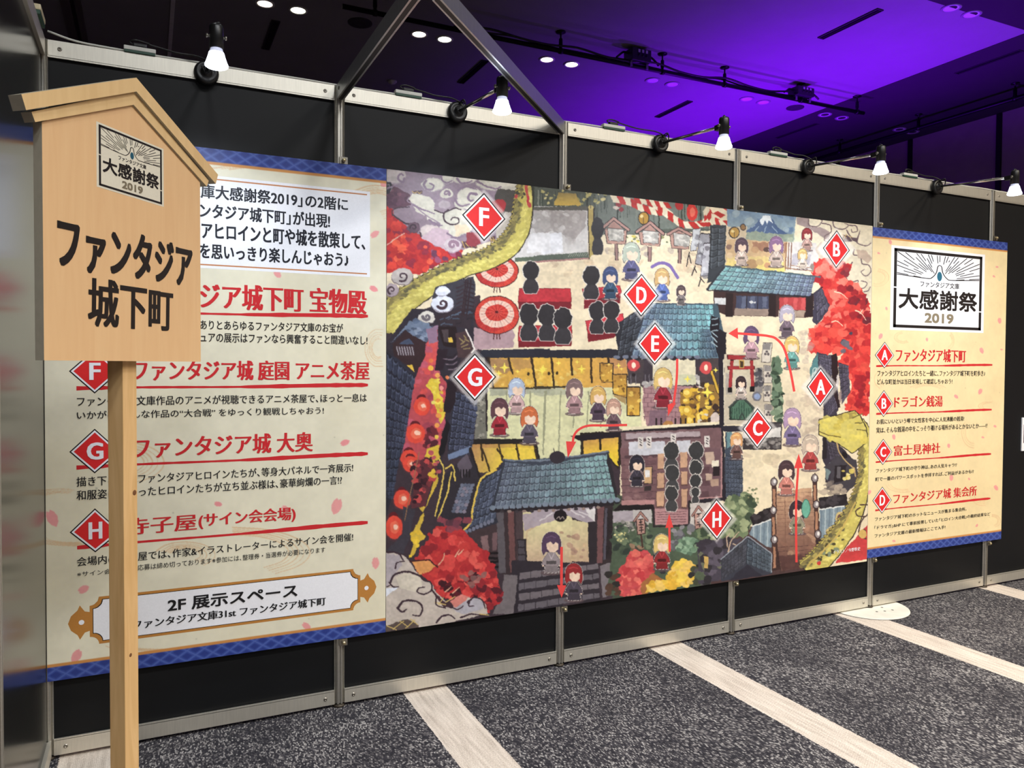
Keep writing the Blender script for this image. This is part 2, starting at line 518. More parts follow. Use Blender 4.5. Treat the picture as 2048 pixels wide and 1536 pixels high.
def make_panel(x0, x1, label, origin=(0, 0, 0), rotz=0.0, board=BLACKBOARD, screws=True):
    t = thing('partition_panel', label, 'partition panel', origin, rotz, group='black panels of the exhibition partition')
    bm = bmesh.new(); box(bm, x0 + .012, x1 - .012, -.002, .002, .05, HT - .045)
    link_mesh('panel_board', bm, board, t)
    for nm, z0, z1 in (('top_rail', HT - .056, HT - .002), ('bottom_rail', .0125, .066)):
        bm = bmesh.new(); box(bm, x0 + .0195, x1 - .0195, -.014, .014, z0, z1, bevel=.0015)
        for s in (-1, 1):                                  # lip that holds the board
            zz = z0 if nm == 'top_rail' else z1
            box(bm, x0 + .0195, x1 - .0195, s * .011 - .003, s * .011 + .003, zz - .003, zz + .003)
        r = link_mesh(nm, bm, RAIL, t)
        if screws:
            for sx in (x0 + .055, x1 - .055):
                bm = bmesh.new(); lathe(bm, [(0, -.0155), (.0025, -.0155), (.0026, -.0168), (.0062, -.0165), (.0072, -.014)], (sx, 0, (z0 + z1) / 2), axis='y', seg=14)
                link_mesh('screw', bm, SCREW, r)
    return t


panel_lab = ['black partition panel behind the wooden sign, first from the left corner', 'black partition panel under the second spotlight, left part of the map',
             'black partition panel under the third spotlight, middle of the map', 'black partition panel under the fourth spotlight, right part of the map',
             'black partition panel mostly covered by the narrow right poster', 'black partition panel at the right edge holding the small white notice']
for i, l in enumerate(panel_lab):
    make_panel(POSTX[i], POSTX[i + 1], l)
make_panel(0.0, 0.99, 'glossy black side panel at the far left mirroring the text poster', (0, 0, 0), -math.pi / 2, SIDEBOARD)

# overhead frame bars
FRAME = mat('frame_bar_aluminium', (188, 190, 190), 0.38, 0.9, 0.05, 14, 0.05, (12, 12, 1))


def frame_bar(a, b, label):
    d = Vector((b[0] - a[0], b[1] - a[1], 0)); ln = d.length
    t = thing('frame_bar', label, 'frame bar', (a[0], a[1], HT - .056), math.atan2(d.y, d.x))
    bm = bmesh.new(); box(bm, 0.0195, ln, -.014, .014, .004, .054, bevel=.0015)
    for s in (-1, 1):
        box(bm, 0.0195, ln, s * .011 - .003, s * .011 + .003, 0.0, .006)
    link_mesh('bar', bm, FRAME, t)
    bm = bmesh.new(); box(bm, 0.0195, ln, -.008, .008, .001, .0045)
    link_mesh('groove', bm, mat('groove_black', (14, 14, 14), .5), t)
    for s in (0.06, ln - .06):
        bm = bmesh.new(); lathe(bm, [(0, -.0155), (.0025, -.0155), (.0026, -.0168), (.0062, -.0165), (.0072, -.014)], (s, 0, .03), axis='y', seg=14)
        link_mesh('screw', bm, SCREW, t)
    return t


frame_bar((POSTX[1], 0.0), (POSTX[1] + .005, -0.99), 'overhead aluminium bar coming straight out from the second post, left side of the triangle')
frame_bar((POSTX[2], 0.0), (POSTX[1] + .06, -0.945), 'overhead aluminium bar running diagonally from the third post, right side of the triangle')

# round base plate
t = thing('base_plate', 'round white steel base plate on the carpet under a partition post', 'base plate', (3.935, 0.02, 0))
bm = bmesh.new(); lathe(bm, [(0, 0), (.222, 0), (.225, .002), (.224, .0045), (.22, .006), (0, .006)], seg=64, smooth=False)
link_mesh('plate', bm, WHITEPAINT, t)
bm = bmesh.new(); lathe(bm, [(.227, 0), (.227, .002), (.2255, .002), (.2255, 0)], seg=64)
link_mesh('rim', bm, mat('dark_rim', (50, 44, 40), .6), t)
for px, py in ((-.03, -.1), (.02, -.11), (.06, -.06), (.075, -.115)):
    bm = bmesh.new(); lathe(bm, [(0, .0064), (.006, .0064), (.007, .006)], (px, py, 0), seg=12)
    link_mesh('bolt_hole', bm, mat('dark_rim', (50, 44, 40)), t)


# ------------------------------------------------------------------ arm spotlights, taps and cords
def arm_spot(x, label, L=0.45, dx=0.0):
    t = thing('arm_spotlight', label, 'spotlight', (x, -0.014, 2.375), group='arm spotlights clamped along the top rail')
    bm = bmesh.new(); lathe(bm, [(0, 0), (.042, 0), (.042, -.012), (.039, -.022), (.03, -.026), (.024, -.022), (.016, -.026), (.014, -.036), (0, -.036)], axis='y', seg=32)
    link_mesh('mount_disc', bm, BLACK, t)
    bm = bmesh.new(); tube(bm, smooth_path([(.0, -.024, .03), (.012, -.05, .04), (.02, -.045, .01), (0, -.035, -.012), (-.018, -.04, .012)], 6), .003)
    link_mesh('cord_loop', bm, BLACK, t)
    top = (dx, -L + .03, -.036)
    bm = bmesh.new(); tube(bm, [(0, -.034, 0), top], .0062, 12)
    link_mesh('arm', bm, CHROME, t)
    hx, hy = dx, -L
    bm = bmesh.new()
    lathe(bm, [(0, .032), (.006, .032), (.009, .026), (.019, .024), (.021, .018), (.021, -.044), (.018, -.046), (0, -.046)], (hx, hy, -.03), seg=24)
    box(bm, hx - .009, hx + .009, hy + .015, hy + .05, -.047, -.026)
    hd = link_mesh('socket', bm, BLACK, t)
    for s in (-1, 1):
        bm = bmesh.new(); lathe(bm, [(0, s * .03), (.006, s * .03), (.006, s * .024), (.0035, s * .024), (.0035, s * .02)], (hx, hy, -.04), axis='x', seg=12)
        link_mesh('wing_screw', bm, SCREW, hd)
    bm = bmesh.new(); tube(bm, smooth_path([(hx, hy, .0), (hx + .01, hy + .012, .008), (hx + .018, hy + .024, -.01), (hx + .01, hy + .03, -.03)], 5), .003)
    link_mesh('lamp_cord', bm, BLACK, hd)
    bm = bmesh.new()
    lathe(bm, [(.017, -.074), (.019, -.082), (.022, -.088)], (hx, hy, 0), seg=28)
    bl = link_mesh('bulb_collar', bm, glow('bulb_collar', (200, 205, 230), .6), t)
    bm = bmesh.new()
    lathe(bm, [(.022, -.088), (.0245, -.098), (.030, -.115), (.034, -.124), (.034, -.128), (.03, -.131), (0, -.132)], (hx, hy, 0), seg=32)
    link_mesh('bulb', bm, glow('lit_bulb', (228, 236, 255), 9.0), t)
    add_light('arm_spotlight_lamp', 'SPOT', (x + hx, hy - .014, 2.375 - .14), (x + hx, hy + .16, 1.2), LAMP_W, (0.80, 0.89, 1.0),
              spot_size=math.radians(152), spot_blend=1.0, shadow_soft_size=0.03)
    return t


LAMP_W = 24.0
SPX = (0.508, 1.465, 2.475, 3.405, 4.405)
for x, l in zip(SPX, ('arm spotlight directly above the roof of the wooden sign, leftmost of the row',
                      'arm spotlight inside the triangle of the frame bars, second from the left',
                      'arm spotlight against the bright violet ceiling, middle of the row',
                      'arm spotlight above the right edge of the map, second from the right',
                      'arm spotlight at the right edge of the picture, last of the row')):
    arm_spot(x, l)

for (x0, x1), l in zip(((.245, .345), (1.205, 1.315), (2.17, 2.285), (3.155, 3.27), (4.135, 4.25)),
                       ('white power tap on the top rail left of the leftmost spotlight', 'white power tap on the top rail inside the triangle of frame bars',
                        'white power tap on the top rail left of the violet spotlight', 'white power tap on the top rail right of the fourth post',
                        'white power tap on the top rail left of the last spotlight')):
    t = thing('power_tap', l, 'power strip', ((x0 + x1) / 2, -0.006, HT - .002), group='white power taps lying on the top rail')
    h = (x1 - x0) / 2
    bm = bmesh.new(); box(bm, -h, h, -.014, .014, .008, .022, bevel=.003)
    link_mesh('tap_body', bm, WHITEPLASTIC, t)
    bm = bmesh.new(); box(bm, -h + .002, h - .002, -.013, .013, 0.0, .009)
    link_mesh('tap_base', bm, GREENPLASTIC, t)
    bm = bmesh.new(); box(bm, -.022, .022, -.01, .01, .022, .036, bevel=.004)
    tube(bm, smooth_path([(-.02, 0, .03), (-.032, 0, .04), (-.01, -.004, .046), (.03, 0, .042)], 5), .003)
    link_mesh('plug', bm, BLACK, t)
# white feed cable along the rail, black cords from tap to lamp
bm = bmesh.new(); rnd = random.Random(2)
pts = [(0.02, -.004, HT + .028), (0.1, -.004, HT + .01)]
x = 0.2
while x < 5.8:
    pts.append((x, -.004 + rnd.uniform(-.003, .003), HT + .003 + rnd.uniform(0, .004))); x += .16
tube(bm, smooth_path(pts, 4), .0035)
tag(link_mesh('feed_cable', bm, WHITEPLASTIC), 'thin white cable running along the top of the whole partition', 'cable')
cord_lab = ['black cord looping from the power tap to the leftmost spotlight', 'black cord from the power tap to the spotlight inside the triangle',
            'black cord arching from the power tap to the violet spotlight', 'black cord from the power tap to the second spotlight from the right',
            'black cord from the power tap to the last spotlight at the right']
for x, xs, l in zip((.3, 1.26, 2.23, 3.21, 4.19), SPX, cord_lab):
    bm = bmesh.new()
    tube(bm, smooth_path([(x + .02, -.006, HT + .038), (x + .07, -.008, HT + .03), ((x + xs) / 2 + .01, -.018, HT + .02), (xs - .03, -.03, HT + .016), (xs + .01, -.045, HT - .002), (xs + .012, -.062, 2.41)], 6), .003)
    tag(link_mesh('lamp_cord', bm, BLACK), l, 'cord', 'black cords of the arm spotlights')
# beige tap on the side wall rail by the corner
t = thing('corner_tap', 'beige and green cable tap on the side rail in the left corner', 'power strip', (0.01, -0.16, HT - .002))
bm = bmesh.new(); box(bm, -.012, .014, -.06, .06, .012, .03, bevel=.004); link_mesh('tap_body', bm, mat('cream_plastic', (228, 214, 176), .4), t)
bm = bmesh.new(); box(bm, -.011, .012, -.058, .058, 0, .013); link_mesh('tap_base', bm, GREENPLASTIC, t)


# ================================================================== printed sheets
# A print is painted as colours on a fine grid of its sheet.  Outlines were traced in the
# frame of the photograph (U, V) and are carried on to the sheet's own plane.
TILES = {'1': (760, 330, 340 / 1741), '2': (1080, 360, 340 / 1741), '3': (1400, 390, 360 / 1843), '4': (760, 620, 340 / 1741),
         '5': (1080, 640, 340 / 1741), '6': (1400, 660, 360 / 1843), '7': (760, 900, 360 / 1536), '8': (1080, 900, 340 / 1632),
         '9': (1400, 900, 360 / 1843), 'a': (380, 280, 400 / 1807), 'b': (80, 560, 400 / 1536), 'c': (380, 560, 400 / 1807),
         'd': (80, 900, 400 / 1536), 'e': (380, 880, 400 / 1536), 'r': (1700, 440, 348 / 786), 'x': (1900, 740, 148 / 517),
         'p': (0, 0, 1.0)}


def T(tile, *xy):
    """traced coordinates -> list of (U, V)"""
    ox, oy, s = TILES[tile]
    return [(ox + xy[i] * s, oy + xy[i + 1] * s) for i in range(0, len(xy), 2)]


_rs = np.random.RandomState(7)


def value_noise(U, V, scale, seed):
    n = 257
    g = np.random.RandomState(seed).rand(n, n)
    x = U / scale; y = V / scale
    xi = np.floor(x).astype(int); yi = np.floor(y).astype(int)
    fx = x - xi; fy = y - yi
    fx = fx * fx * (3 - 2 * fx); fy = fy * fy * (3 - 2 * fy)
    xi %= n - 1; yi %= n - 1
    return (g[yi, xi] * (1 - fx) + g[yi, xi + 1] * fx) * (1 - fy) + (g[yi + 1, xi] * (1 - fx) + g[yi + 1, xi + 1] * fx) * fy - 0.5


class Sheet:
    def __init__(self, x0, x1, z0, z1, nx, nz, Y=-0.025):
        self.x = np.linspace(0, 1, nx)
        self.x = x0 + (x1 - x0) * (0.8 * self.x + 0.2 * self.x ** 2)      # finer columns at the near end
        self.z = np.linspace(z1, z0, nz)
        self.Y = Y; self.soften = 0.0
        X, Z = np.meshgrid(self.x, self.z)
        d = np.stack([X - CAM[0], np.full_like(X, Y - CAM[1]), Z - CAM[2]], -1)
        dz = d @ VF
        self.U = 1024 + F_PX * (d @ VR) / dz
        self.V = 768 - F_PX * (d @ VU) / dz
        self.X, self.Z = X, Z
        self.C = np.zeros(X.shape + (3,))
        self.n1 = value_noise(self.U, self.V, 5.5, 1) + .5 * value_noise(self.U, self.V, 2.6, 2)
        self.n2 = value_noise(self.U, self.V, 5.5, 3) + .5 * value_noise(self.U, self.V, 2.6, 4)
        self.m1 = value_noise(self.U, self.V, 15, 5); self.m2 = value_noise(self.U, self.V, 15, 6)
        self.t1 = value_noise(self.U, self.V, 4, 8) + .8 * value_noise(self.U * .6, self.V, 12, 9)

    def window(self, u0, u1, v0, v1, pad=6):
        u0 -= pad; u1 += pad; v0 -= pad; v1 += pad
        c = np.where((np.maximum(self.U[0], self.U[-1]) >= u0) & (np.minimum(self.U[0], self.U[-1]) <= u1))[0]
        if not len(c):
            return None
        c0, c1 = c[0], c[-1] + 1
        Vc = self.V[:, c0:c1]
        r = np.where((Vc.max(1) >= v0) & (Vc.min(1) <= v1))[0]
        if not len(r):
            return None
        return slice(r[0], r[-1] + 1), slice(c0, c1)

    def coords(self, w, wob):
        return (self.U[w] + wob * (self.n1[w] * 2 + self.m1[w] * 1.5), self.V[w] + wob * (self.n2[w] * 2 + self.m2[w] * 1.5))

    def put(self, w, mask, col, a=1.0, tex=0.0):
        c = np.array(col, float) / 255
        if c.ndim == 1:
            c = np.broadcast_to(c, mask.shape + (3,))
        if tex:
            c = np.clip(c * (1 + tex * self.t1[w][..., None]), 0, 1)
        k = (mask * a)[..., None]
        self.C[w] = self.C[w] * (1 - k) + c * k

    @staticmethod
    def inside(x, y, P):
        m = np.zeros(x.shape, bool)
        n = len(P)
        for i in range(n):
            x1, y1 = P[i]; x2, y2 = P[(i + 1) % n]
            if y1 == y2:
                continue
            m ^= ((y1 > y) != (y2 > y)) & (x < (x2 - x1) * (y - y1) / (y2 - y1) + x1)
        return m

    def mask(self, P, wob=0.7):
        us = [p[0] for p in P]; vs = [p[1] for p in P]
        w = self.window(min(us), max(us), min(vs), max(vs), 4 + 2 * wob)
        if w is None:
            return None, None
        x, y = self.coords(w, wob)
        return w, self.inside(x, y, P)

    def fill(self, P, col, wob=0.7, a=1.0, tex=0.10):
        w, m = self.mask(P, wob)
        if w is not None:
            self.put(w, m, col, a, tex)
        return self

    def grad(self, P, c0, c1, p0, p1, wob=0.7, a=1.0, tex=0.1):
        w, m = self.mask(P, wob)
        if w is None:
            return
        d = np.array(p1, float) - p0
        t = np.clip(((self.U[w] - p0[0]) * d[0] + (self.V[w] - p0[1]) * d[1]) / (d @ d), 0, 1)[..., None]
        self.put(w, m, np.array(c0) * (1 - t) + np.array(c1) * t, a, tex)

    def ell(self, cx, cy, rx, ry, col, wob=0.5, a=1.0, tex=0.08, rot=0.0, soft=0.0, clip=None):
        R = max(rx, ry)
        w = self.window(cx - R, cx + R, cy - R, cy + R, 5)
        if w is None:
            return self
        x, y = self.coords(w, wob)
        x = x - cx; y = y - cy
        c, s = math.cos(rot), math.sin(rot)
        q = ((c * x + s * y) / rx) ** 2 + ((-s * x + c * y) / ry) ** 2
        m = (q < 1).astype(float) if not soft else np.clip((1 - np.sqrt(q)) / soft, 0, 1)
        if clip is not None:
            m = m * self.inside(self.U[w], self.V[w], clip)
        self.put(w, m, col, a, tex)
        return self

    def line(self, P, wd, col, wob=0.5, a=1.0, wd2=None, tex=0.05):
        us = [p[0] for p in P]; vs = [p[1] for p in P]
        mw = max(wd, wd2 or wd)
        w = self.window(min(us) - mw, max(us) + mw, min(vs) - mw, max(vs) + mw, 3)
        if w is None:
            return self
        x, y = self.coords(w, wob)
        n = len(P) - 1
        m = np.zeros(x.shape, bool)
        for i in range(n):
            (x1, y1), (x2, y2) = P[i], P[i + 1]
            dx, dy = x2 - x1, y2 - y1
            L2 = dx * dx + dy * dy + 1e-9
            t = np.clip(((x - x1) * dx + (y - y1) * dy) / L2, 0, 1)
            h = wd / 2 if wd2 is None else (wd + (wd2 - wd) * (i + t) / n) / 2
            m |= (x - x1 - t * dx) ** 2 + (y - y1 - t * dy) ** 2 < h * h
        self.put(w, m, col, a, tex)
        return self

    def curve(self, P, wd, col, wob=0.4, wd2=None, a=1.0, n=8):
        return self.line([tuple(q) for q in smooth_path(P, n)], wd * 1.25, col, wob, a, wd2 and wd2 * 1.25)

    def outline(self, P, wd, col, wob=0.7):
        return self.line(list(P) + [P[0]], wd, col, wob)

    def blobs(self, P, n, r0, r1, cols, wob=1.6, a=1.0, seed=0, asp=0.6):
        """dabs of paint inside an outline"""
        rg = random.Random(seed)
        us = [p[0] for p in P]; vs = [p[1] for p in P]
        Pn = np.array(P)
        k = 0; tries = 0
        while k < n and tries < n * 30:
            tries += 1
            u = rg.uniform(min(us), max(us)); v = rg.uniform(min(vs), max(vs))
            if not self.inside(np.array([u]), np.array([v]), P)[0]:
                continue
            r = rg.uniform(r0, r1)
            self.ell(u, v, r, r * rg.uniform(asp, 1), cols[rg.randrange(len(cols))], wob, a, 0.12, rg.uniform(-.6, .6))
            k += 1
        return self

    def spiral(self, cx, cy, r, wd, col, turns=1.3, start=0.0, ccw=1):
        P = []
        for i in range(26):
            t = i / 25
            an = start + ccw * 2 * math.pi * turns * t
            rr = r * (1 - 0.8 * t)
            P.append((cx + rr * math.cos(an), cy + rr * .9 * math.sin(an)))
        return self.line(P, wd, col, .3, 1.0, wd * .5)

    def cloud(self, cx, cy, rx, ry, col, line_col, sp=True, ccw=1, start=0.0, wd=1.6):
        lc = tuple(.45 * a + .55 * b for a, b in zip(line_col, col))
        self.ell(cx, cy + ry * .1, rx * 1.05, ry * 1.05, lc, 1.3)
        self.ell(cx, cy, rx, ry, col, 1.3)
        self.ell(cx + rx * .1, cy - ry * .35, rx * .6, ry * .4, tuple(min(255, v * 1.06) for v in col), 1.5, .7)
        self.ell(cx - rx * .2, cy + ry * .45, rx * .6, ry * .35, tuple(v * .9 for v in col), .8, .6)
        if sp:
            self.spiral(cx, cy, min(rx, ry) * .72, wd * 2.5, line_col, 1.05, start, ccw)
        return self

    def tiles(self, Q, nrow, ncol, cl, cr, dark, hi, seed=0, wob=0.5, side=False):
        """rows of roof tiles inside a quadrilateral TL, TR, BR, BL"""
        w, m = self.mask(Q, wob)
        if w is None:
            return
        src = np.array([(0, 0), (1, 0), (1, 1), (0, 1)], float)
        A = []; b = []
        for (s, t), (u, v) in zip(src, Q):
            A += [[u, v, 1, 0, 0, 0, -s * u, -s * v], [0, 0, 0, u, v, 1, -t * u, -t * v]]; b += [s, t]
        h = np.linalg.solve(np.array(A), np.array(b))
        x, y = self.coords(w, wob)
        den = h[6] * x + h[7] * y + 1
        s = (h[0] * x + h[1] * y + h[2]) / den; t = (h[3] * x + h[4] * y + h[5]) / den
        fs = s * ncol; cs = np.floor(fs); fs = fs - cs
        ft = t * nrow - .22 * np.sin(np.pi * fs); ct = np.floor(ft); ft = ft - ct
        rg = np.random.RandomState(seed).rand(64, 64)
        jit = rg[(ct.astype(int)) % 64, (cs.astype(int)) % 64] - .5
        sc = np.clip(s, 0, 1)[..., None]
        col = np.array(cl) * (1 - sc) + np.array(cr) * sc
        col = col * (1 + .28 * jit[..., None])
        col = np.where((fs > .18)[..., None] & (fs < .34)[..., None], np.array(hi) * .55 + col * .45, col)
        col = np.where((ft > .8)[..., None] | (fs < .10)[..., None], np.array(dark) * .7 + col * .3, col)
        col = np.where((ft < .14)[..., None] & (fs > .1)[..., None], np.array(hi) * .5 + col * .5, col)
        self.put(w, m, col, 1.0, .18)

    def finish(self):
        C = self.C
        P = np.pad(C, ((1, 1), (1, 1), (0, 0)), mode='edge')
        if self.soften:
            C = C * (1 - self.soften) + C.mean(-1, keepdims=True) * self.soften
        C = .56 * C + .08 * (P[:-2, 1:-1] + P[2:, 1:-1] + P[1:-1, :-2] + P[1:-1, 2:]) + .03 * (P[:-2, :-2] + P[2:, 2:] + P[:-2, 2:] + P[2:, :-2])
        return np.clip(C, 0, 1)

    def build(self, name, parent, m, origin):
        C = self.finish()
        L = np.where(C <= 0.04045, C / 12.92, ((C + 0.055) / 1.055) ** 2.4)
        nz, nx = self.X.shape
        co = np.stack([self.X - origin[0], np.full_like(self.X, self.Y - origin[1]), self.Z - origin[2]], -1).reshape(-1, 3)
        idx = np.arange(nz * nx).reshape(nz, nx)
        q = np.stack([idx[:-1, :-1], idx[1:, :-1], idx[1:, 1:], idx[:-1, 1:]], -1).reshape(-1, 4)
        me = bpy.data.meshes.new(name)
        me.vertices.add(len(co)); me.vertices.foreach_set('co', co.astype(np.float32).ravel())
        me.loops.add(q.size); me.loops.foreach_set('vertex_index', q.astype(np.int32).ravel())
        me.polygons.add(len(q)); me.polygons.foreach_set('loop_start', np.arange(0, q.size, 4, dtype=np.int32))
        me.update(calc_edges=True)
        at = me.color_attributes.new('print', 'FLOAT_COLOR', 'POINT')
        at.data.foreach_set('color', np.concatenate([L.reshape(-1, 3), np.ones((len(co), 1))], 1).astype(np.float32).ravel())
        me.materials.append(m)
        o = bpy.data.objects.new(name, me); COL.objects.link(o); o.parent = parent
        return o


def print_material(name, rough=0.42):
    m = bpy.data.materials.new(name); m.use_nodes = True
    nt = m.node_tree; b = nt.nodes['Principled BSDF']
    a = nt.nodes.new('ShaderNodeVertexColor'); a.layer_name = 'print'
    nz = nt.nodes.new('ShaderNodeTexNoise'); nz.inputs['Scale'].default_value = 240
    tc = nt.nodes.new('ShaderNodeTexCoord'); nt.links.new(tc.outputs['Object'], nz.inputs['Vector'])
    mx = nt.nodes.new('ShaderNodeMix'); mx.data_type = 'RGBA'; mx.blend_type = 'OVERLAY'; mx.inputs[0].default_value = .06
    nt.links.new(a.outputs['Color'], mx.inputs[6]); nt.links.new(nz.outputs['Color'], mx.inputs[7])
    nt.links.new(mx.outputs[2], b.inputs['Base Color'])
    b.inputs['Roughness'].default_value = rough; b.inputs['Specular IOR Level'].default_value = 0.35
    return m


PRINT = print_material('printed_paper')


def ink(name, col, rough=0.45):
    return mat(name, col, rough, 0, 0.03, 200, spec=0.35)


INK_BLACK = ink('ink_black', (27, 26, 28)); INK_RED = ink('ink_red', (205, 42, 48)); INK_WHITE = ink('ink_white', (243, 243, 248))
INK_TAUPE = ink('ink_taupe', (134, 122, 100)); INK_COPPER = ink('ink_copper', (196, 132, 88)); INK_GOLD = ink('ink_gold', (190, 130, 62))
INK_BADGE = ink('ink_badge_red', (222, 44, 46)); INK_ARROW = ink('ink_arrow_red', (226, 72, 70)); INK_CREAM = ink('ink_cream', (230, 222, 198))
INK_LINEBLUE = ink('ink_teal', (38, 92, 112)); INK_SIGN = ink('ink_sign_black', (34, 28, 26))


class Plane:
    """a printed face: maps traced points to local coordinates of its thing"""

    def __init__(self, parent, origin, to2d, to3d):
        self.parent, self.origin, self.to2d, self.to3d = parent, origin, to2d, to3d
        self.k = 0

    def layer(self):
        self.k += 1
        return 0.0004 + 0.00006 * (self.k % 40)

    def shape(self, name, outlines, parent=None):
        """outlines: list of (points in U, V or plane 2-D, material, h)"""
        bm = bmesh.new(); mats = []
        for pts, m, h in outlines:
            if m not in mats:
                mats.append(m)
            vs = [bm.verts.new(self.to3d(u, v, h)) for u, v in pts]
            f = bm.faces.new(vs); f.material_index = mats.index(m)
        bmesh.ops.triangulate(bm, faces=bm.faces[:])
        return link_mesh(name, bm, mats, parent or self.parent)

    def px(self, pts):
        return [self.to2d(*p) for p in pts]


def glyphs(body):
    c = bpy.data.curves.new('line', 'FONT'); c.body = body; c.resolution_u = 3
    for i, ch in enumerate(body):                       # close up full-width punctuation
        if ch in '」、。）':
            c.body_format[i].kerning = -19
        elif i + 1 < len(body) and body[i + 1] == '「':
            c.body_format[i].kerning = -19
    o = bpy.data.objects.new('line', c); COL.objects.link(o)
    dg = bpy.context.evaluated_depsgraph_get()
    me = bpy.data.meshes.new_from_object(o.evaluated_get(dg))
    co = np.empty(len(me.vertices) * 3); me.vertices.foreach_get('co', co); co = co.reshape(-1, 3)[:, :2].copy()
    fs = [tuple(p.vertices) for p in me.polygons]
    bpy.data.objects.remove(o); bpy.data.curves.remove(c); bpy.data.meshes.remove(me)
    return co, fs


def text(pl, name, body, p_bl, p_tr, m, bold=(0.0,), boldv=(0.0,), shear=0.0, parent=None, flat=False, label=None):
    """writing fitted between its lower left and upper right corner"""
    co, fs = glyphs(body)
    (u0, v0), (u1, v1) = (p_bl, p_tr) if flat else (pl.to2d(*p_bl), pl.to2d(*p_tr))
    co = co + np.stack([shear * co[:, 1], np.zeros(len(co))], 1)
    mn, mxx = co.min(0), co.max(0)
    q = (co - mn) / (mxx - mn)
    hh = abs(v1 - v0)
    h0 = pl.layer()
    V = []; Fs = []; n = len(q)
    k = 0
    for bx in bold:
        for bz in boldv:
            for (a, b) in q:
                V.append(pl.to3d(u0 + a * (u1 - u0) + bx * hh, v0 + b * (v1 - v0) + bz * hh, h0 + k * 2e-5))
            Fs += [tuple(i + n * k for i in f) for f in fs]
            k += 1
    me = bpy.data.meshes.new(name); me.from_pydata(V, [], Fs); me.materials.append(m)
    o = bpy.data.objects.new(name, me); COL.objects.link(o); o.parent = parent or pl.parent
    if label:
        o['label'] = label
    return o


MIN = (-.034, -.017, 0, .017, .034)          # heavy uprights, thin cross strokes
BODY = (-.012, .012)


def badge(pl, name, letter, top, right, bottom, left, gl=None):
    t, r, b, l = (pl.to2d(*p) for p in (top, right, bottom, left))
    c = ((l[0] + r[0]) / 2, (t[1] + b[1]) / 2)
    base = [t, r, b, l]

    def sc(k):
        return [(c[0] + (u - c[0]) * k, c[1] + (v - c[1]) * k) for u, v in base]
    hgt = t[1] - b[1]
    o = pl.shape(name, [(sc(1.0), INK_BLACK, .0004), (sc(.93), INK_WHITE, .0006), (sc(.83), INK_BADGE, .0008)])
    o['label'] = 'red diamond badge with white letter %s' % letter
    hw = hgt * .135
    hx = hw * {'E': .72, 'F': .72, 'B': .85, 'A': 1.12, 'G': 1.1, 'C': 1.05, 'D': .95, 'H': .9}[letter]
    co = (c[0] - hx, c[1] - hgt * .185, c[0] + hx, c[1] + hgt * .185)
    tt = text(pl, 'badge_letter', letter, co[:2], co[2:], INK_WHITE, (-.045, -.015, .015, .045), (-.02, .02), parent=o, flat=True)
    for v in tt.data.vertices:
        v.co.y -= .0008
    return o


def make_poster(name, label, x0, x1, z0, z1, nx, nz):
    org = ((x0 + x1) / 2, -0.0225, z0)
    t = thing(name, label, 'poster', org)
    bm = bmesh.new(); box(bm, x0 - org[0], x1 - org[0], -.0024, .0024, 0, z1 - z0)
    link_mesh('backing_board', bm, FOAM, t)
    sh = Sheet(x0, x1, z0, z1, nx, nz)
    pl = Plane(t, org, lambda u, v: on_wall(u, v, -0.025), lambda x, z, h: (x - org[0], -.025 - h - org[1], z - org[2]))
    return t, sh, pl, org


# ------------------------------------------------------------------ the map poster
mp_, sh, pl, org = make_poster('map_poster', 'wide colourful illustrated town map poster in the middle of the black partition', 1.168, 3.887, 0.272, 2.11, 1060, 860)
CREAM = (232, 216, 184)
sh.soften = 0.10
sh.C[:] = np.array(CREAM) / 255 * (1 + .10 * sh.m1 + .06 * sh.t1)[..., None]
LINE = (70, 52, 62); INKD = (40, 32, 38); SLATE = (58, 62, 74)

# --- underpainting
sh.fill(T('p', 760, 640, 960, 590, 970, 880, 1100, 880, 1240, 870, 1240, 1220, 1000, 1250, 760, 1280), (62, 50, 58), 1.0)
sh.fill(T('p', 1225, 990, 1430, 990, 1440, 1190, 1225, 1215), (66, 76, 62), 1.0)
sh.fill(T('p', 1420, 1060, 1660, 1040, 1660, 1150, 1420, 1200), (80, 58, 58), 1.0)
# --- upper left: clouds over red maples
sh.fill(T('1', 40, 0, 1430, 180, 1400, 480, 1190, 760, 850, 870, 480, 890, 40, 470), (148, 128, 142), 1.0)
sh.fill(T('1', 55, 170, 180, 230, 300, 300, 330, 400, 180, 450, 55, 440), (98, 62, 78), 1.4)
sh.blobs(T('1', 60, 210, 200, 250, 300, 320, 300, 400, 70, 430), 14, 4, 9, [(122, 78, 92), (84, 52, 70), (104, 66, 84)], seed=1)
M1 = T('1', 55, 430, 180, 560, 300, 640, 420, 720, 560, 830, 700, 860, 850, 870, 840, 930, 560, 1040, 400, 1130, 180, 1090, 55, 1110)
sh.fill(M1, (196, 52, 50), 1.5)
sh.blobs(M1, 60, 4, 11, [(222, 68, 56), (208, 58, 52), (176, 42, 48), (148, 44, 62), (236, 92, 66)], seed=2)
sh.blobs(T('1', 520, 860, 840, 870, 820, 930, 560, 1020, 500, 930), 16, 3, 8, [(110, 58, 84), (160, 80, 110), (130, 46, 66)], seed=3)
sh.curve(T('1', 60, 830, 150, 760, 250, 700), 1.5, (232, 190, 170))
sh.fill(T('1', 130, 450, 300, 440, 480, 520, 520, 600, 450, 640, 330, 620, 200, 560, 140, 520), (150, 130, 142), 1.2)
sh.curve(T('1', 130, 520, 125, 470, 180, 440, 300, 430), 1.8, LINE)
sh.curve(T('1', 130, 510, 200, 560, 270, 600, 380, 600, 390, 640, 340, 655), 2.4, LINE)
CL = (214, 208, 192); CL2 = (190, 178, 176)
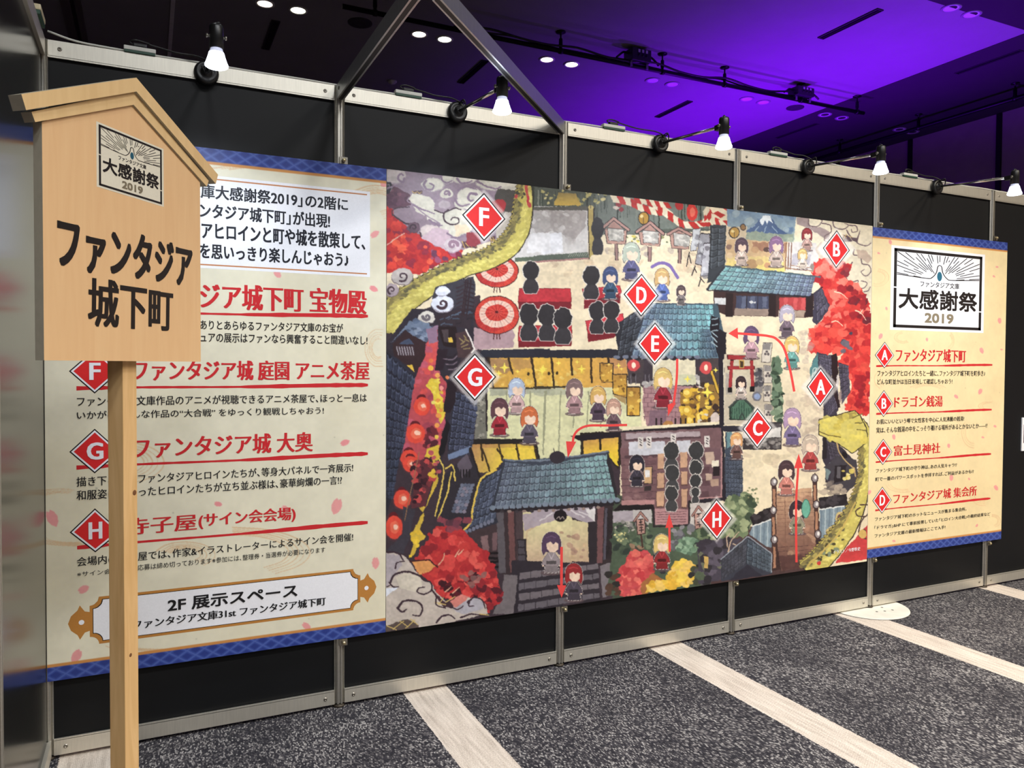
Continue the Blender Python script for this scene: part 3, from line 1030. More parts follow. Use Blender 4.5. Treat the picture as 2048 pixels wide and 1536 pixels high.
for cx, cy, rx, ry, cc, sp, st, cw in (
        (150, 110, 110, 78, CL2, 0, 3.6, -1), (690, 140, 72, 46, CL, 0, 0, 1), (870, 140, 120, 48, CL, 0, 0, 1), (1140, 190, 150, 62, CL, 0, 0, 1), (1330, 215, 110, 48, CL, 0, 0, 1),
        (540, 195, 115, 68, CL, 0, 3.4, 1), (680, 290, 66, 46, CL, 1, 0.5, -1), (920, 310, 125, 80, CL, 0, 5.2, -1), (870, 390, 110, 58, CL, 0, 0, 1)):
    ux, uy = T('1', cx, cy)[0]
    sh.cloud(ux, uy, rx * .195, ry * .195, cc, (140, 118, 136), bool(sp), cw, st, 2.2)
sh.fill(T('1', 290, 350, 330, 290, 420, 300, 520, 330, 560, 400, 620, 480, 820, 440, 900, 480, 960, 620, 920, 700, 760, 740, 690, 700, 610, 640, 620, 600, 480, 560, 470, 520, 360, 470, 330, 410), CL, 1.2)
sh.ell(*T('1', 650, 415)[0], 19, 14, (158, 138, 150), 1.0)
sh.ell(*T('1', 660, 405)[0], 12, 8, (184, 168, 174), 1.0)
sh.fill(T('1', 760, 620, 930, 600, 920, 690, 780, 730), (236, 206, 170), 2.0, .7)
sh.curve(T('1', 560, 460, 640, 490, 700, 470, 770, 440, 830, 455), 2.0, LINE)
sh.curve(T('1', 700, 460, 655, 500, 665, 570, 730, 610, 800, 595, 800, 545, 750, 535, 725, 565), 2.6, LINE, wd2=1.6)
sh.curve(T('1', 300, 330, 280, 370, 330, 400, 480, 520, 610, 600, 610, 650, 700, 700), 1.8, (150, 130, 146))
sh.cloud(*T('1', 520, 680)[0], 21, 14, (206, 190, 186), LINE, False)
sh.curve(T('1', 410, 690, 430, 740, 520, 750, 575, 720, 560, 690, 520, 690), 2.4, LINE)
sh.fill(T('1', 420, 740, 560, 640, 700, 660, 720, 750, 820, 780, 790, 880, 700, 880, 560, 820), (198, 172, 182), 1.4)
sh.cloud(*T('1', 745, 820)[0], 17, 14, (206, 190, 194), (150, 120, 138), True, -1, 0, 3)
sh.cloud(*T('1', 345, 640)[0], 12, 10, (104, 78, 92), LINE, True, 1, 3)
for a in ((330, 270, 430, 290), (840, 780, 990, 850), (1250, 270, 1330, 280), (1130, 740, 1180, 790)):
    p = T('1', *a); sh.fill([(p[0][0], p[0][1]), (p[1][0], p[0][1] - 2), (p[1][0], p[1][1]), (p[0][0], p[1][1])], (92, 66, 74), 1.2)
    for q in range(4):
        f = q / 4
        sh.line([(p[0][0] + (p[1][0] - p[0][0]) * f, p[0][1] + (q % 2) * 4), (p[0][0] + (p[1][0] - p[0][0]) * (f + .2), p[1][1] - (q % 2) * 3)], 1.3, (214, 180, 96))
sh.fill(T('1', 55, 170, 110, 180, 140, 230, 100, 290, 55, 300), (44, 40, 48), .8)
sh.line(T('1', 60, 210, 100, 200, 90, 240, 130, 230, 110, 270), 1.0, (170, 164, 168))
sh.fill(T('1', 890, 690, 1010, 690, 1030, 800, 930, 850, 880, 800), (150, 62, 72), 1.5)
MV = (138, 116, 136)
for P, wd in (((250, 140, 235, 172, 190, 152, 185, 110, 215, 92, 238, 112), 4.2), ((470, 160, 448, 205, 480, 248, 530, 250, 552, 212, 512, 188), 4.2), ((620, 110, 645, 160, 690, 182, 735, 160), 3.6), ((790, 140, 830, 182, 900, 182, 945, 160), 3.6),
              ((1000, 170, 1080, 212, 1180, 240, 1240, 222), 3.6), ((985, 300, 930, 292, 905, 330, 925, 368, 960, 360), 4.6), ((770, 350, 800, 400, 850, 420, 920, 400), 3.4), ((800, 260, 830, 235, 900, 225, 990, 250), 2.6), ((340, 410, 400, 440, 480, 470, 560, 500), 3.4), ((500, 560, 580, 610, 640, 620), 3.2), ((690, 700, 760, 740, 860, 735), 3.2), ((60, 250, 150, 215, 230, 225), 3.0)):
    sh.curve(T('1', *P), wd, MV, .6, wd * .55)
# stems and dark wood between clouds and screen
sh.fill(T('1', 1200, 240, 1380, 260, 1370, 480, 1330, 600, 1240, 520, 1170, 420), (78, 74, 70), 1.5)
sh.ell(*T('1', 1210, 420)[0], 16, 14, (176, 56, 62), 2.0)
sh.fill(T('1', 1280, 480, 1350, 480, 1330, 640, 1200, 760, 1180, 700), (190, 180, 168), 1.0)

# --- forest at the top, screen
sh.fill(T('1', 1540, 190, 1741, 230, 1741, 470, 1560, 470), (52, 58, 48), 1.0)
sh.fill(T('2', -60, 70, 760, 130, 1741, 240, 1741, 520, 900, 560, 560, 480, -60, 330), (84, 90, 82), 1.0)
sh.fill(T('2', 560, 140, 1741, 240, 1741, 500, 1250, 500, 880, 560, 620, 560), (112, 118, 110), 1.2)
rg = random.Random(5)
for k in range(70):
    x = rg.uniform(-40, 1700); y0 = 110 + x * .085
    yb = y0 + rg.uniform(90, 330)
    sh.line(T('2', x, y0, x + rg.uniform(-6, 6), min(yb, 290 if x < 470 else 560)), rg.uniform(1, 3), rg.choice([(48, 52, 46), (66, 74, 66), (92, 98, 92), (130, 134, 122)]), .8)
sh.blobs(T('2', -40, 80, 720, 140, 700, 250, -40, 240), 26, 1.5, 5, [(186, 176, 116), (206, 194, 140), (150, 146, 96)], seed=6)
sh.grad(T('2', 190, 130, 370, 140, 420, 265, 140, 260), (150, 130, 80), (214, 178, 84), T('2', 280, 130)[0], T('2', 280, 260)[0], 1.0)
sh.fill(T('1', 1570, 430, 1741, 440, 1741, 470, 1570, 465), (60, 60, 52), .4)
sh.fill(T('1', 1560, 470, 1741, 470, 1741, 950, 1340, 990, 1480, 720), (210, 206, 204), .5)
sh.fill(T('2', -60, 270, 490, 275, 490, 760, -60, 850), (206, 202, 200), .4)
sh.fill(T('2', -160, 280, 490, 270, 490, 312, -160, 312), (92, 90, 84), .4)
sh.fill(T('2', -160, 312, 480, 318, 470, 470, 400, 560, 330, 640, 230, 560, 120, 520, 30, 560, -160, 440), (168, 160, 158), 1.6)
sh.fill(T('1', 1560, 480, 1741, 490, 1741, 640, 1620, 720, 1540, 600), (176, 170, 168), 1.6)
sh.blobs(T('2', -100, 320, 470, 320, 470, 700, 250, 620, -100, 500), 26, 3, 9, [(190, 184, 182), (158, 150, 148), (212, 208, 206)], .8, .7, 9, .3)
sh.fill(T('2', 20, 560, 220, 540, 240, 740, 20, 760), (230, 230, 236), 1.5, .9)
sh.fill(T('1', 1540, 700, 1741, 690, 1741, 880, 1500, 900), (228, 226, 228), 1.5, .9)
sh.fill(T('1', 1380, 950, 1741, 925, 1741, 975, 1380, 990), (92, 104, 88), .5)
sh.fill(T('2', -60, 775, 490, 740, 500, 800, -60, 830), (92, 100, 90), .5)
sh.fill(T('2', -160, 850, -60, 830, 500, 795, 500, 812, -60, 848), (170, 124, 120), .4)
for k in range(9):
    sh.line(T('2', 290 + k * 22, 785 - k, 310 + k * 22, 755 - k), .9, (170, 176, 158), .2)
sh.fill(T('2', 486, 265, 556, 285, 568, 818, 500, 815), INKD, .4)
sh.fill(T('2', 496, 290, 545, 295, 556, 800, 508, 800), (180, 158, 92), .4)
sh.ell(*T('2', 520, 282)[0], 5.5, 4.5, (200, 182, 118), .2); sh.line(T('2', 520, 250, 520, 290), 1.2, INKD, .2)

# --- town square sand
sh.fill(T('2', 570, 720, 860, 640, 1741, 700, 1741, 1120, 1100, 1260, 840, 1340, 330, 1330, -60, 1300, -60, 860, 500, 820), (226, 208, 176), 1.5)
sh.blobs(T('2', -60, 860, 500, 830, 1741, 800, 1741, 1000, 1000, 900, 300, 1000), 26, 4, 14, [(202, 174, 142), (226, 208, 176), (190, 164, 140)], 1.0, .45, 11, .3)
sh.blobs(T('2', 560, 680, 1700, 720, 1700, 820, 560, 800), 20, 4, 10, [(176, 160, 150), (190, 168, 142)], 1.0, .6, 12, .35)
sh.blobs(T('2', 880, 560, 1350, 560, 1350, 660, 900, 640), 26, 1.5, 4, [(206, 190, 92), (110, 120, 88), (140, 138, 96)], .8, 1, 13)


def noticeboard(pk, el, er, body, panel, post):
    P = T('2', *post)
    sh.fill(P, INKD, .4)
    sh.fill([(P[0][0] + 1.2, P[0][1]), (P[1][0] - 1.2, P[1][1]), (P[2][0] - 1.2, P[2][1]), (P[3][0] + 1.2, P[3][1])], (148, 116, 110), .4)
    B = T('2', *body); sh.fill(B, INKD, .5)
    c = np.mean(B, 0); sh.fill([(c[0] + (u - c[0]) * .94, c[1] + (v - c[1]) * .95) for u, v in B], (184, 142, 128), .4)
    sh.fill(T('2', pk[0], pk[1] + 20, er[0] - 40, er[1] + 10, el[0] + 40, el[1] + 10), (168, 128, 118), .4)
    sh.fill(T('2', *panel), INKD, .4)
    P = T('2', *panel); c = np.mean(P, 0)
    sh.fill([(c[0] + (u - c[0]) * .95, c[1] + (v - c[1]) * .95) for u, v in P], (186, 180, 172), .3, tex=.3)
    sh.blobs(P, 9, 2, 5, [(150, 146, 140), (204, 198, 188)], .6, .7, 3)
    sh.line(T('2', *el, *pk, *er), 7.5, INKD, .5); sh.line(T('2', *el, *pk, *er), 5.0, (174, 134, 124), .4)


noticeboard((755, 395), (630, 500), (905, 510), (655, 500, 895, 515, 880, 660, 685, 655), (688, 490, 862, 505, 855, 628, 700, 622), (760, 655, 800, 660, 805, 825, 770, 825))
noticeboard((1130, 435), (990, 530), (1262, 550), (1005, 530, 1245, 540, 1232, 682, 1030, 665), (1045, 512, 1220, 530, 1212, 655, 1060, 645), (1100, 680, 1145, 685, 1142, 840, 1105, 838))
noticeboard((1420, 495), (1310, 555), (1545, 560), (1325, 555, 1540, 575, 1525, 712, 1345, 700), (1362, 542, 1542, 558, 1534, 682, 1372, 675), (1412, 705, 1450, 705, 1446, 860, 1412, 856))
# leaning display boards
for q, c in (((1570, 500, 1650, 490, 1600, 720, 1540, 730), (196, 196, 198)), ((1640, 540, 1741, 550, 1741, 740, 1660, 880, 1590, 860), (148, 146, 152)), ((1680, 650, 1741, 640, 1741, 980, 1640, 990), (186, 184, 190))):
    P = T('2', *q); sh.fill(P, INKD, .8); cc = np.mean(P, 0)
    sh.fill([(cc[0] + (u - cc[0]) * .93, cc[1] + (v - cc[1]) * .95) for u, v in P], c, .6)
    sh.blobs(P, 5, 3, 7, [(120, 118, 126), (206, 206, 208), (90, 86, 92)], .6, .7, int(c[0]), .5)
for q in ((1530, 740, 1500, 885), (1525, 750, 1545, 850), (1590, 880, 1555, 975), (1580, 900, 1600, 950), (1650, 1000, 1625, 1085), (1640, 1000, 1680, 1050)):
    sh.line(T('2', *q), 2.0, INKD, .4)


def bunting(P, wd, n, off=0):
    C = [np.array(q) for q in smooth_path(P, 12)]
    d = np.r_[0, np.cumsum([np.hypot(*(b - a)) for a, b in zip(C, C[1:])])]
    for k in range(n):
        a, b = d[-1] * k / n, d[-1] * (k + 1) / n
        pa = np.array([np.interp(a, d, [c[i] for c in C]) for i in (0, 1)]); pb = np.array([np.interp(b, d, [c[i] for c in C]) for i in (0, 1)])
        t = (pb - pa) / (np.hypot(*(pb - pa)) + 1e-6); nn = np.array([-t[1], t[0]]) * wd / 2; sk = t * wd * .35
        sh.fill([tuple(pa - nn - sk), tuple(pb - nn - sk), tuple(pb + nn + sk), tuple(pa + nn + sk)], ((188, 46, 44) if (k + off) % 2 else (226, 212, 184)), .8)


sh.ell(*T('2', 1555, 330)[0], 11, 17, (206, 52, 48), .8); sh.ell(*T('2', 1560, 330)[0], 5, 10, (232, 110, 90), 1.0)
sh.ell(*T('2', 1425, 260)[0], 8, 9, (170, 44, 46), .8)
sh.blobs(T('2', 740, 150, 880, 160, 860, 300, 780, 320), 10, 3, 7, [(176, 50, 50), (140, 40, 48), (206, 190, 176)], 1.0, 1, 14)
bunting(T('2', 730, 190, 900, 220, 1080, 300, 1230, 330, 1330, 310), 15, 9)
bunting(T('2', 960, 190, 1150, 240, 1330, 370, 1500, 460, 1741, 440), 14, 13, 1)
bunting(T('2', 1130, 230, 1280, 260, 1330, 260), 11, 4)
bunting(T('3', 0, 300, 80, 260, 60, 130), 15, 4, 1)
bunting(T('3', 60, 130, 130, 250, 240, 300, 400, 270, 590, 180), 15, 11)
bunting(T('3', 170, 210, 260, 170, 330, 150), 14, 3, 1)

# --- bath house, mountain, bathing pools (upper right)
SKY = T('3', 270, 130, 600, 175, 985, 225, 960, 480, 470, 480, 290, 420)
sh.grad(SKY, (112, 138, 166), (164, 176, 168), T('3', 600, 170)[0], T('3', 600, 480)[0], 1.0)
sh.blobs(SKY, 26, 3, 10, [(90, 116, 150), (138, 160, 178), (176, 190, 192)], 1.2, .6, 15, .35)
sh.fill(T('3', 640, 215, 725, 220, 800, 330, 920, 420, 430, 400, 560, 300), (72, 94, 134), 1.2)
sh.fill(T('3', 645, 208, 722, 212, 745, 290, 705, 262, 690, 300, 668, 258, 640, 310, 610, 268), (224, 230, 234), .8)
for q in ((600, 320, 560, 370), (680, 320, 660, 380), (740, 320, 790, 380), (560, 310, 530, 330)):
    sh.line(T('3', *q), 1.6, (150, 172, 190), .8)
sh.fill(T('3', 420, 390, 560, 370, 780, 400, 960, 400, 950, 490, 430, 480), (142, 154, 136), 1.5)
sh.blobs(T('3', 420, 390, 940, 400, 940, 480, 430, 470), 16, 3, 8, [(166, 172, 150), (122, 138, 124), (190, 190, 164)], 1.2, .6, 16, .4)
sh.fill(T('3', 270, 330, 480, 320, 470, 450, 270, 460), (208, 188, 156), 1.2)
sh.ell(*T('3', 350, 385)[0], 11, 12, INKD, .4); sh.ell(*T('3', 352, 385)[0], 9, 10.5, (186, 144, 66), .4); sh.line(T('3', 350, 380, 350, 430), 1.2, INKD, .2); sh.ell(*T('3', 335, 370)[0], 3, 3, (230, 206, 140))
sh.ell(*T('3', 440, 330)[0], 6, 7, INKD, .4); sh.ell(*T('3', 440, 330)[0], 4.6, 5.5, (150, 110, 62), .4)
sh.ell(*T('2', 1062, 390)[0], 11.5, 13, INKD, .4); sh.ell(*T('2', 1062, 390)[0], 10, 11.5, (182, 138, 58), .4); sh.line(T('2', 1060, 390, 1060, 450), 1.4, INKD, .2); sh.ell(*T('2', 1040, 370)[0], 3.4, 3.4, (232, 206, 140))
sh.fill(T('3', 270, 455, 900, 480, 880, 780, 260, 740), (204, 170, 128), 1.0)
sh.fill(T('3', 540, 480, 890, 490, 870, 600, 530, 560), (164, 118, 92), 1.4)
sh.grad(T('3', 270, 620, 860, 640, 860, 790, 260, 745), (214, 188, 130), (232, 210, 120), T('3', 500, 620)[0], T('3', 500, 780)[0], 2.0)
for cx, cy, r, c in ((300, 530, 30, (140, 110, 96)), (305, 620, 34, (220, 190, 150)), (680, 560, 32, (90, 66, 60)), (530, 710, 60, (176, 140, 100)), (610, 690, 40, (196, 164, 116)), (690, 720, 36, (200, 150, 110)), (560, 560, 40, (190, 150, 110)), (420, 690, 40, (222, 210, 190))):
    sh.ell(*T('3', cx, cy)[0], r * .195, r * .17, c, .8)
sh.fill(T('3', 900, 480, 1220, 490, 1200, 790, 880, 770), (206, 200, 196), 1.0)
for x in (885, 912, 938):
    sh.line(T('3', x, 490, x - 12, 760), 2.0, (130, 92, 74), .3)
sh.line(T('3', 880, 750, 1150, 780), 2.2, (150, 112, 88), .4); sh.line(T('3', 930, 720, 1120, 745), 1.6, (150, 112, 88), .4)
sh.fill(T('3', 960, 600, 1140, 610, 1120, 720, 930, 715), (176, 170, 178), 1.0)
sh.ell(*T('3', 1180, 740)[0], 10, 8, (140, 128, 120), 1.0)
# clouds in the upper right corner
CR = (222, 211, 186)
sh.fill(T('3', 985, 220, 1770, 290, 1770, 1090, 1690, 1040, 1640, 960, 1520, 900, 1480, 820, 1480, 770, 1550, 690, 1400, 640, 1240, 620, 1180, 470, 1120, 340, 990, 300), CR, 1.0)
sh.fill(T('3', 985, 225, 1110, 230, 1130, 330, 1230, 330, 1330, 380, 1330, 480, 1270, 440, 1100, 340, 1000, 310), (156, 138, 136), 1.4)
sh.fill(T('3', 1240, 480, 1300, 560, 1400, 700, 1230, 650, 1180, 560), (196, 182, 166), 1.2)
for P in ((1110, 250, 1120, 310, 1200, 320, 1250, 270, 1225, 250), (1250, 290, 1330, 310, 1340, 380, 1280, 420, 1280, 470, 1330, 480), (1360, 260, 1380, 330, 1470, 350, 1520, 310, 1480, 290),
          (1530, 310, 1600, 320, 1610, 370, 1560, 380, 1550, 350), (1500, 360, 1540, 420, 1600, 450, 1640, 370), (1620, 430, 1610, 490, 1700, 520, 1750, 490), (1580, 560, 1570, 610, 1640, 630, 1660, 700, 1730, 720, 1750, 780, 1700, 830, 1650, 790, 1680, 760),
          (1560, 690, 1490, 770, 1490, 830, 1530, 900, 1600, 950, 1680, 950, 1710, 900, 1650, 880), (1680, 990, 1720, 980, 1745, 940), (1570, 890, 1620, 880, 1610, 920)):
    sh.curve(T('3', *P), 2.0, (112, 92, 96), .4, 1.2)
for P in ((1540, 430, 1610, 440, 1640, 380, 1610, 480, 1560, 470), (1530, 420, 1470, 400, 1440, 480, 1560, 480)):
    sh.fill(T('3', *P), (96, 76, 84), .8)
for q in ((1450, 400, 1500, 440), (1500, 400, 1470, 450), (1520, 420, 1560, 430)):
    sh.line(T('3', *q), 1.4, (206, 174, 110), .2)
sh.fill(T('3', 1600, 560, 1700, 570, 1750, 650, 1720, 700, 1620, 640), (192, 170, 152), 1.4)
# red maple on the right
M2 = T('3', 1230, 660, 1300, 640, 1420, 690, 1550, 700, 1560, 740, 1480, 790, 1490, 870, 1560, 930, 1650, 950, 1690, 1050, 1745, 1080, 1745, 1540, 1130, 1540, 1190, 1330, 1320, 1170, 1250, 950, 1140, 800)
sh.fill(M2, (204, 58, 54), 2.2)
sh.blobs(M2, 130, 4, 12, [(232, 96, 84), (222, 72, 64), (196, 46, 48), (166, 38, 46), (240, 120, 104), (216, 64, 58)], 2.2, 1, 17)
sh.blobs(T('3', 1500, 920, 1745, 1080, 1745, 1330, 1560, 1250), 22, 5, 10, [(132, 34, 44), (158, 38, 46), (110, 40, 50)], 1.8, 1, 18)
sh.blobs(T('3', 1470, 700, 1560, 740, 1500, 830, 1440, 780), 10, 3, 7, [(130, 44, 54), (156, 54, 62)], 1.5, 1, 19)
sh.blobs(T('3', 1230, 660, 1420, 690, 1380, 830, 1180, 820), 16, 4, 10, [(240, 128, 112), (232, 104, 92)], 2, 1, 20)
for P in ((1380, 990, 1450, 1010, 1510, 1065), (1590, 1180, 1650, 1210, 1700, 1280), (1350, 1300, 1400, 1290, 1460, 1340), (1640, 1210, 1670, 1170)):
    sh.curve(T('3', *P), 2.0, (240, 206, 176), .5, 1.0)
M3 = T('6', 1130, -20, 1745, -20, 1735, 860, 1560, 870, 1480, 800, 1560, 560, 1430, 330, 1500, 200, 1320, 240, 1200, 260, 1090, 220, 1130, 110)
sh.fill(M3, (214, 62, 58), 2.2)
sh.blobs(M3, 110, 4, 12, [(238, 92, 78), (228, 78, 66), (206, 54, 52), (186, 44, 48), (230, 70, 62)], 2.2, 1, 21)
sh.blobs(T('6', 1580, 480, 1735, 420, 1735, 860, 1620, 800, 1600, 600), 22, 4, 9, [(166, 36, 46), (190, 40, 46), (150, 36, 44)], 1.8, 1, 22)
# bath house roof and front
sh.fill(T('3', 105, 305, 270, 310, 255, 720, 140, 880, 75, 900, 100, 600), (56, 60, 66), .8)
sh.tiles(T('3', 110, 330, 250, 335, 240, 720, 95, 760), 7, 2, (62, 66, 72), (70, 76, 84), (30, 32, 36), (110, 118, 126), 3)
sh.fill(T('3', 140, 960, 1170, 1010, 1150, 1250, 1080, 1255, 700, 1245, 300, 1235, 140, 1190), (66, 46, 46), .8)
sh.fill(T('3', 360, 1160, 700, 1165, 700, 1240, 350, 1235), (150, 130, 118), 1.0); sh.fill(T('3', 800, 1180, 1080, 1180, 1070, 1250, 800, 1245), (164, 142, 126), 1.0)
sh.fill(T('3', 150, 1050, 278, 1055, 275, 1125, 150, 1118), (206, 206, 206), .4)
sh.fill(T('3', 370, 1030, 705, 1040, 700, 1170, 365, 1160), (66, 70, 92), .6)
for x in (430, 520, 640):
    sh.fill(T('3', x, 1040, x + 45, 1042, x + 35, 1160, x - 5, 1160), (98, 104, 126), 1.0, .8)
for x in (480, 592):
    sh.line(T('3', x, 1035, x - 4, 1165), 1.5, INKD, .3)
sh.fill(T('3', 500, 1095, 530, 1080, 550, 1098, 570, 1088, 566, 1112, 548, 1104, 525, 1116), (196, 196, 196), .3)
sh.fill(T('3', 812, 1045, 1090, 1050, 1085, 1180, 810, 1170), (176, 64, 66), .6)
for x in (860, 960, 1040):
    sh.fill(T('3', x, 1050, x + 40, 1052, x + 36, 1175, x - 4, 1175), (208, 92, 92), 1.0, .7)
for x in (300, 740, 1120):
    sh.fill(T('3', x - 35, 1000, x + 40, 1010, x + 35, 1250, x - 40, 1245), (44, 32, 34), .6)
sh.tiles(T('3', 250, 730, 1185, 825, 1130, 1035, 75, 965), 5, 17, (118, 166, 166), (110, 116, 142), (58, 62, 78), (168, 196, 198), 4)
sh.line(T('3', 245, 740, 75, 965), 4, (48, 50, 58), .6); sh.line(T('3', 250, 728, 1230, 840), 3.2, (74, 92, 100), .8); sh.line(T('3', 75, 975, 1130, 1040, 1250, 945), 2.4, (40, 38, 46), .8)
sh.fill(T('3', 1170, 1000, 1245, 950, 1330, 1130, 1300, 1200, 1190, 1330, 1150, 1290), (62, 58, 74), 1.0)
sh.tiles(T('3', 1190, 1010, 1245, 960, 1320, 1150, 1190, 1300), 6, 3, (74, 70, 88), (86, 82, 98), (36, 32, 42), (120, 116, 130), 5)

# --- red benches and umbrellas in the square


def bench(top, front, c=(190, 52, 62)):
    sh.fill(front, (122, 34, 44), .5); sh.fill(top, c, .5, tex=.16); sh.outline(top, 1.0, (110, 30, 40), .4)


bench(T('p', 1039, 577, 1141, 577, 1143, 604, 1036, 604), T('p', 1036, 603, 1143, 603, 1143, 618, 1038, 618))
bench(T('p', 1038, 652, 1143, 650, 1144, 678, 1036, 682), T('p', 1036, 681, 1144, 677, 1143, 692, 1037, 695))
bench(T('p', 1164, 578, 1240, 571, 1243, 586, 1190, 600, 1170, 602), T('p', 1168, 600, 1242, 586, 1240, 606, 1168, 618))
bench(T('p', 1171, 642, 1246, 627, 1249, 655, 1176, 668), T('p', 1175, 667, 1249, 654, 1227, 676, 1176, 684), (202, 60, 70))


def umbrella(cx, cy, rx, ry):
    for dx in (-4, 0, 4):
        sh.line([(cx + dx, cy + ry * .8), (cx + dx * 1.6, cy + ry + 11)], 1.8, (70, 26, 30), .3)
    sh.ell(cx, cy, rx + 1.5, ry + 1.5, (64, 26, 32), .7)
    sh.ell(cx, cy, rx, ry, (208, 66, 54), .5)
    sh.ell(cx - rx * .25, cy + ry * .3, rx * .7, ry * .6, (176, 44, 50), 1.2, .6)
    sh.ell(cx, cy - ry * .06, rx * .8, ry * .74, (232, 196, 178), .6)
    sh.ell(cx, cy - ry * .12, rx * .52, ry * .45, (204, 56, 50), .7)
    for k in range(26):
        a = 2 * math.pi * k / 26
        sh.line([(cx, cy - ry * .15), (cx + rx * .97 * math.cos(a), cy + ry * .97 * math.sin(a))], .7, (120, 30, 38) if k % 2 else (224, 120, 100), .3, .7)
    sh.ell(cx, cy - ry * .17, 3, 2.6, (90, 26, 32), .2)


umbrella(994, 543, 42, 31)
sh.ell(*T('4', 1180, 260)[0], 40, 17, (172, 142, 150), 1.0)
sh.fill(T('4', 940, 180, 1360, 200, 1370, 380, 970, 410), (176, 146, 152), 1.2)
umbrella(993.5, 630, 44, 37)

# --- the long golden serpent, upper arm


def serpent(P, W, seed):
    """P: centre line, W: widths"""
    C = [np.array(q) for q in smooth_path(P, 14)]
    n = len(C); Wi = np.interp(np.linspace(0, len(P) - 1, n), range(len(P)), W)
    Lf, Rt = [], []
    for i in range(n):
        d = C[min(i + 1, n - 1)] - C[max(i - 1, 0)]; d /= np.hypot(*d) + 1e-9
        nn = np.array([-d[1], d[0]])
        Lf.append(C[i] - nn * Wi[i] / 2); Rt.append(C[i] + nn * Wi[i] / 2)
    body = [tuple(p) for p in Lf] + [tuple(p) for p in Rt[::-1]]
    sh.outline(body, 4.0, (46, 40, 38), .9)
    sh.fill(body, (196, 182, 92), .5)
    for k in range(1, n - 2, 3):                           # saw-toothed back
        p = Rt[k]; d = Rt[k + 1] - Rt[k - 1]; d /= np.hypot(*d) + 1e-9; nn = Rt[k] - C[k]; nn /= np.hypot(*nn) + 1e-9
        tri = [tuple(p - d * 4), tuple(p + nn * 4.5 + d * 3), tuple(p + d * 4)]
        sh.outline(tri, 1.6, (62, 54, 44), .3); sh.fill(tri, (176, 158, 84), .3)
    back = [tuple(C[i] + (Rt[i] - C[i]) * .66) for i in range(n)]
    sh.line(back, W[len(W) // 2] * .30, (126, 114, 72), 1.6, .9)
    sh.line([tuple(C[i] + (Lf[i] - C[i]) * .25) for i in range(n)], W[len(W) // 2] * .32, (210, 197, 102), 1.6, .8)
    rgn = random.Random(seed)
    for k in range(int(n * 3.4)):
        i = rgn.randrange(n); s = rgn.uniform(-.48, .48)
        p = C[i] + (Lf[i] - C[i]) * 2 * s
        d = C[min(i + 1, n - 1)] - C[max(i - 1, 0)]
        tone = (s + .5)                                    # scale colours run from the belly to the spine
        cols = [(226, 214, 120), (214, 200, 108), (196, 182, 96)] if tone > .42 else [(150, 138, 80), (112, 104, 70), (180, 164, 92), (92, 88, 66)]
        sh.ell(p[0], p[1], rgn.uniform(3, 6.5), rgn.uniform(1.6, 3.4), rgn.choice(cols), .8, .9, .1, math.atan2(d[1], d[0]) + .5, clip=body)
    for k in range(0, 2):
        p = Rt[k]; d = Rt[min(k + 1, n - 1)] - Rt[k]; d /= np.hypot(*d) + 1e-9; nn = Rt[k] - C[k]; nn /= np.hypot(*nn) + 1e-9
        yield p, d, nn


for p, d, nn in serpent(T('1', 1480, 200, 1470, 400, 1430, 640, 1310, 830, 1110, 960, 900, 1030, 690, 1120, 460, 1250, 260, 1390, 120, 1530, 40, 1680), [26, 36, 40, 44, 40, 38, 40, 44, 50, 56, 60], 31):
    pass
for a in ((1500, 215, 1520, 380), (1400, 290, 1390, 330), (1510, 330, 1530, 430)):
    sh.line(T('1', *a), 5, (196, 48, 66), 1.2, .8)
sh.blobs(T('1', 1370, 260, 1500, 240, 1490, 420, 1380, 440), 8, 2, 5, [(70, 68, 54), (120, 128, 108), (206, 190, 92)], 1, 1, 33)

# --- lower end of the left corner under the serpent: cloud spirals
sh.cloud(*T('1', 230, 1140)[0], 22, 16, (188, 178, 174), LINE, True, -1, 2)
sh.cloud(*T('1', 120, 1280)[0], 14, 13, (168, 152, 158), LINE, True, 1, 2)
# --- dark houses in the left alley
sh.fill(T('1', 560, 1250, 960, 1140, 980, 1300, 940, 1500, 980, 1560, 500, 1560), (62, 60, 70), 1.0)
sh.fill(T('4', 64, 330, 330, -10, 960, -20, 960, 440, 820, 500, 760, 900, 700, 1200, 640, 1536, 64, 1536), (50, 44, 54), .8)
sh.fill(T('4', 110, 330, 300, 120, 450, 110, 540, 200, 470, 330, 400, 300, 260, 200), (112, 126, 150), 1.6)
sh.blobs(T('4', 200, 200, 400, 80, 560, 180, 470, 320), 14, 4, 8, [(90, 104, 130), (138, 150, 172), (74, 84, 106)], 1.4, .9, 34, .4)
for cx, cy, rx, ry, st in ((640, 1420, 22, 16, 2.5), (640, 1290, 14, 9, 2.5)):
    sh.cloud(*T('1', cx, cy)[0], rx, ry, (222, 226, 240), LINE, cy > 1300, -1, st, 2.4)
sh.cloud(*T('4', 480, 70)[0], 18, 11.5, (216, 210, 200), (108, 100, 108), True, -1, 3.2, 2.6)
ALLEY = T('4', 470, 340, 590, 150, 600, 640, 690, 760, 700, 960, 640, 1250, 590, 1536, 210, 1536, 270, 1100, 360, 690)
sh.fill(ALLEY, (186, 76, 84), 1.5)
sh.fill(T('4', 480, 340, 590, 160, 590, 330, 560, 560, 430, 620), (214, 84, 84), 1.6)
sh.fill(T('4', 470, 200, 590, 150, 590, 330, 500, 350), (146, 116, 140), 1.8)
sh.blobs(ALLEY, 46, 4, 10, [(222, 82, 78), (204, 92, 104), (160, 66, 84), (190, 88, 110)], 1.6, .85, 35)
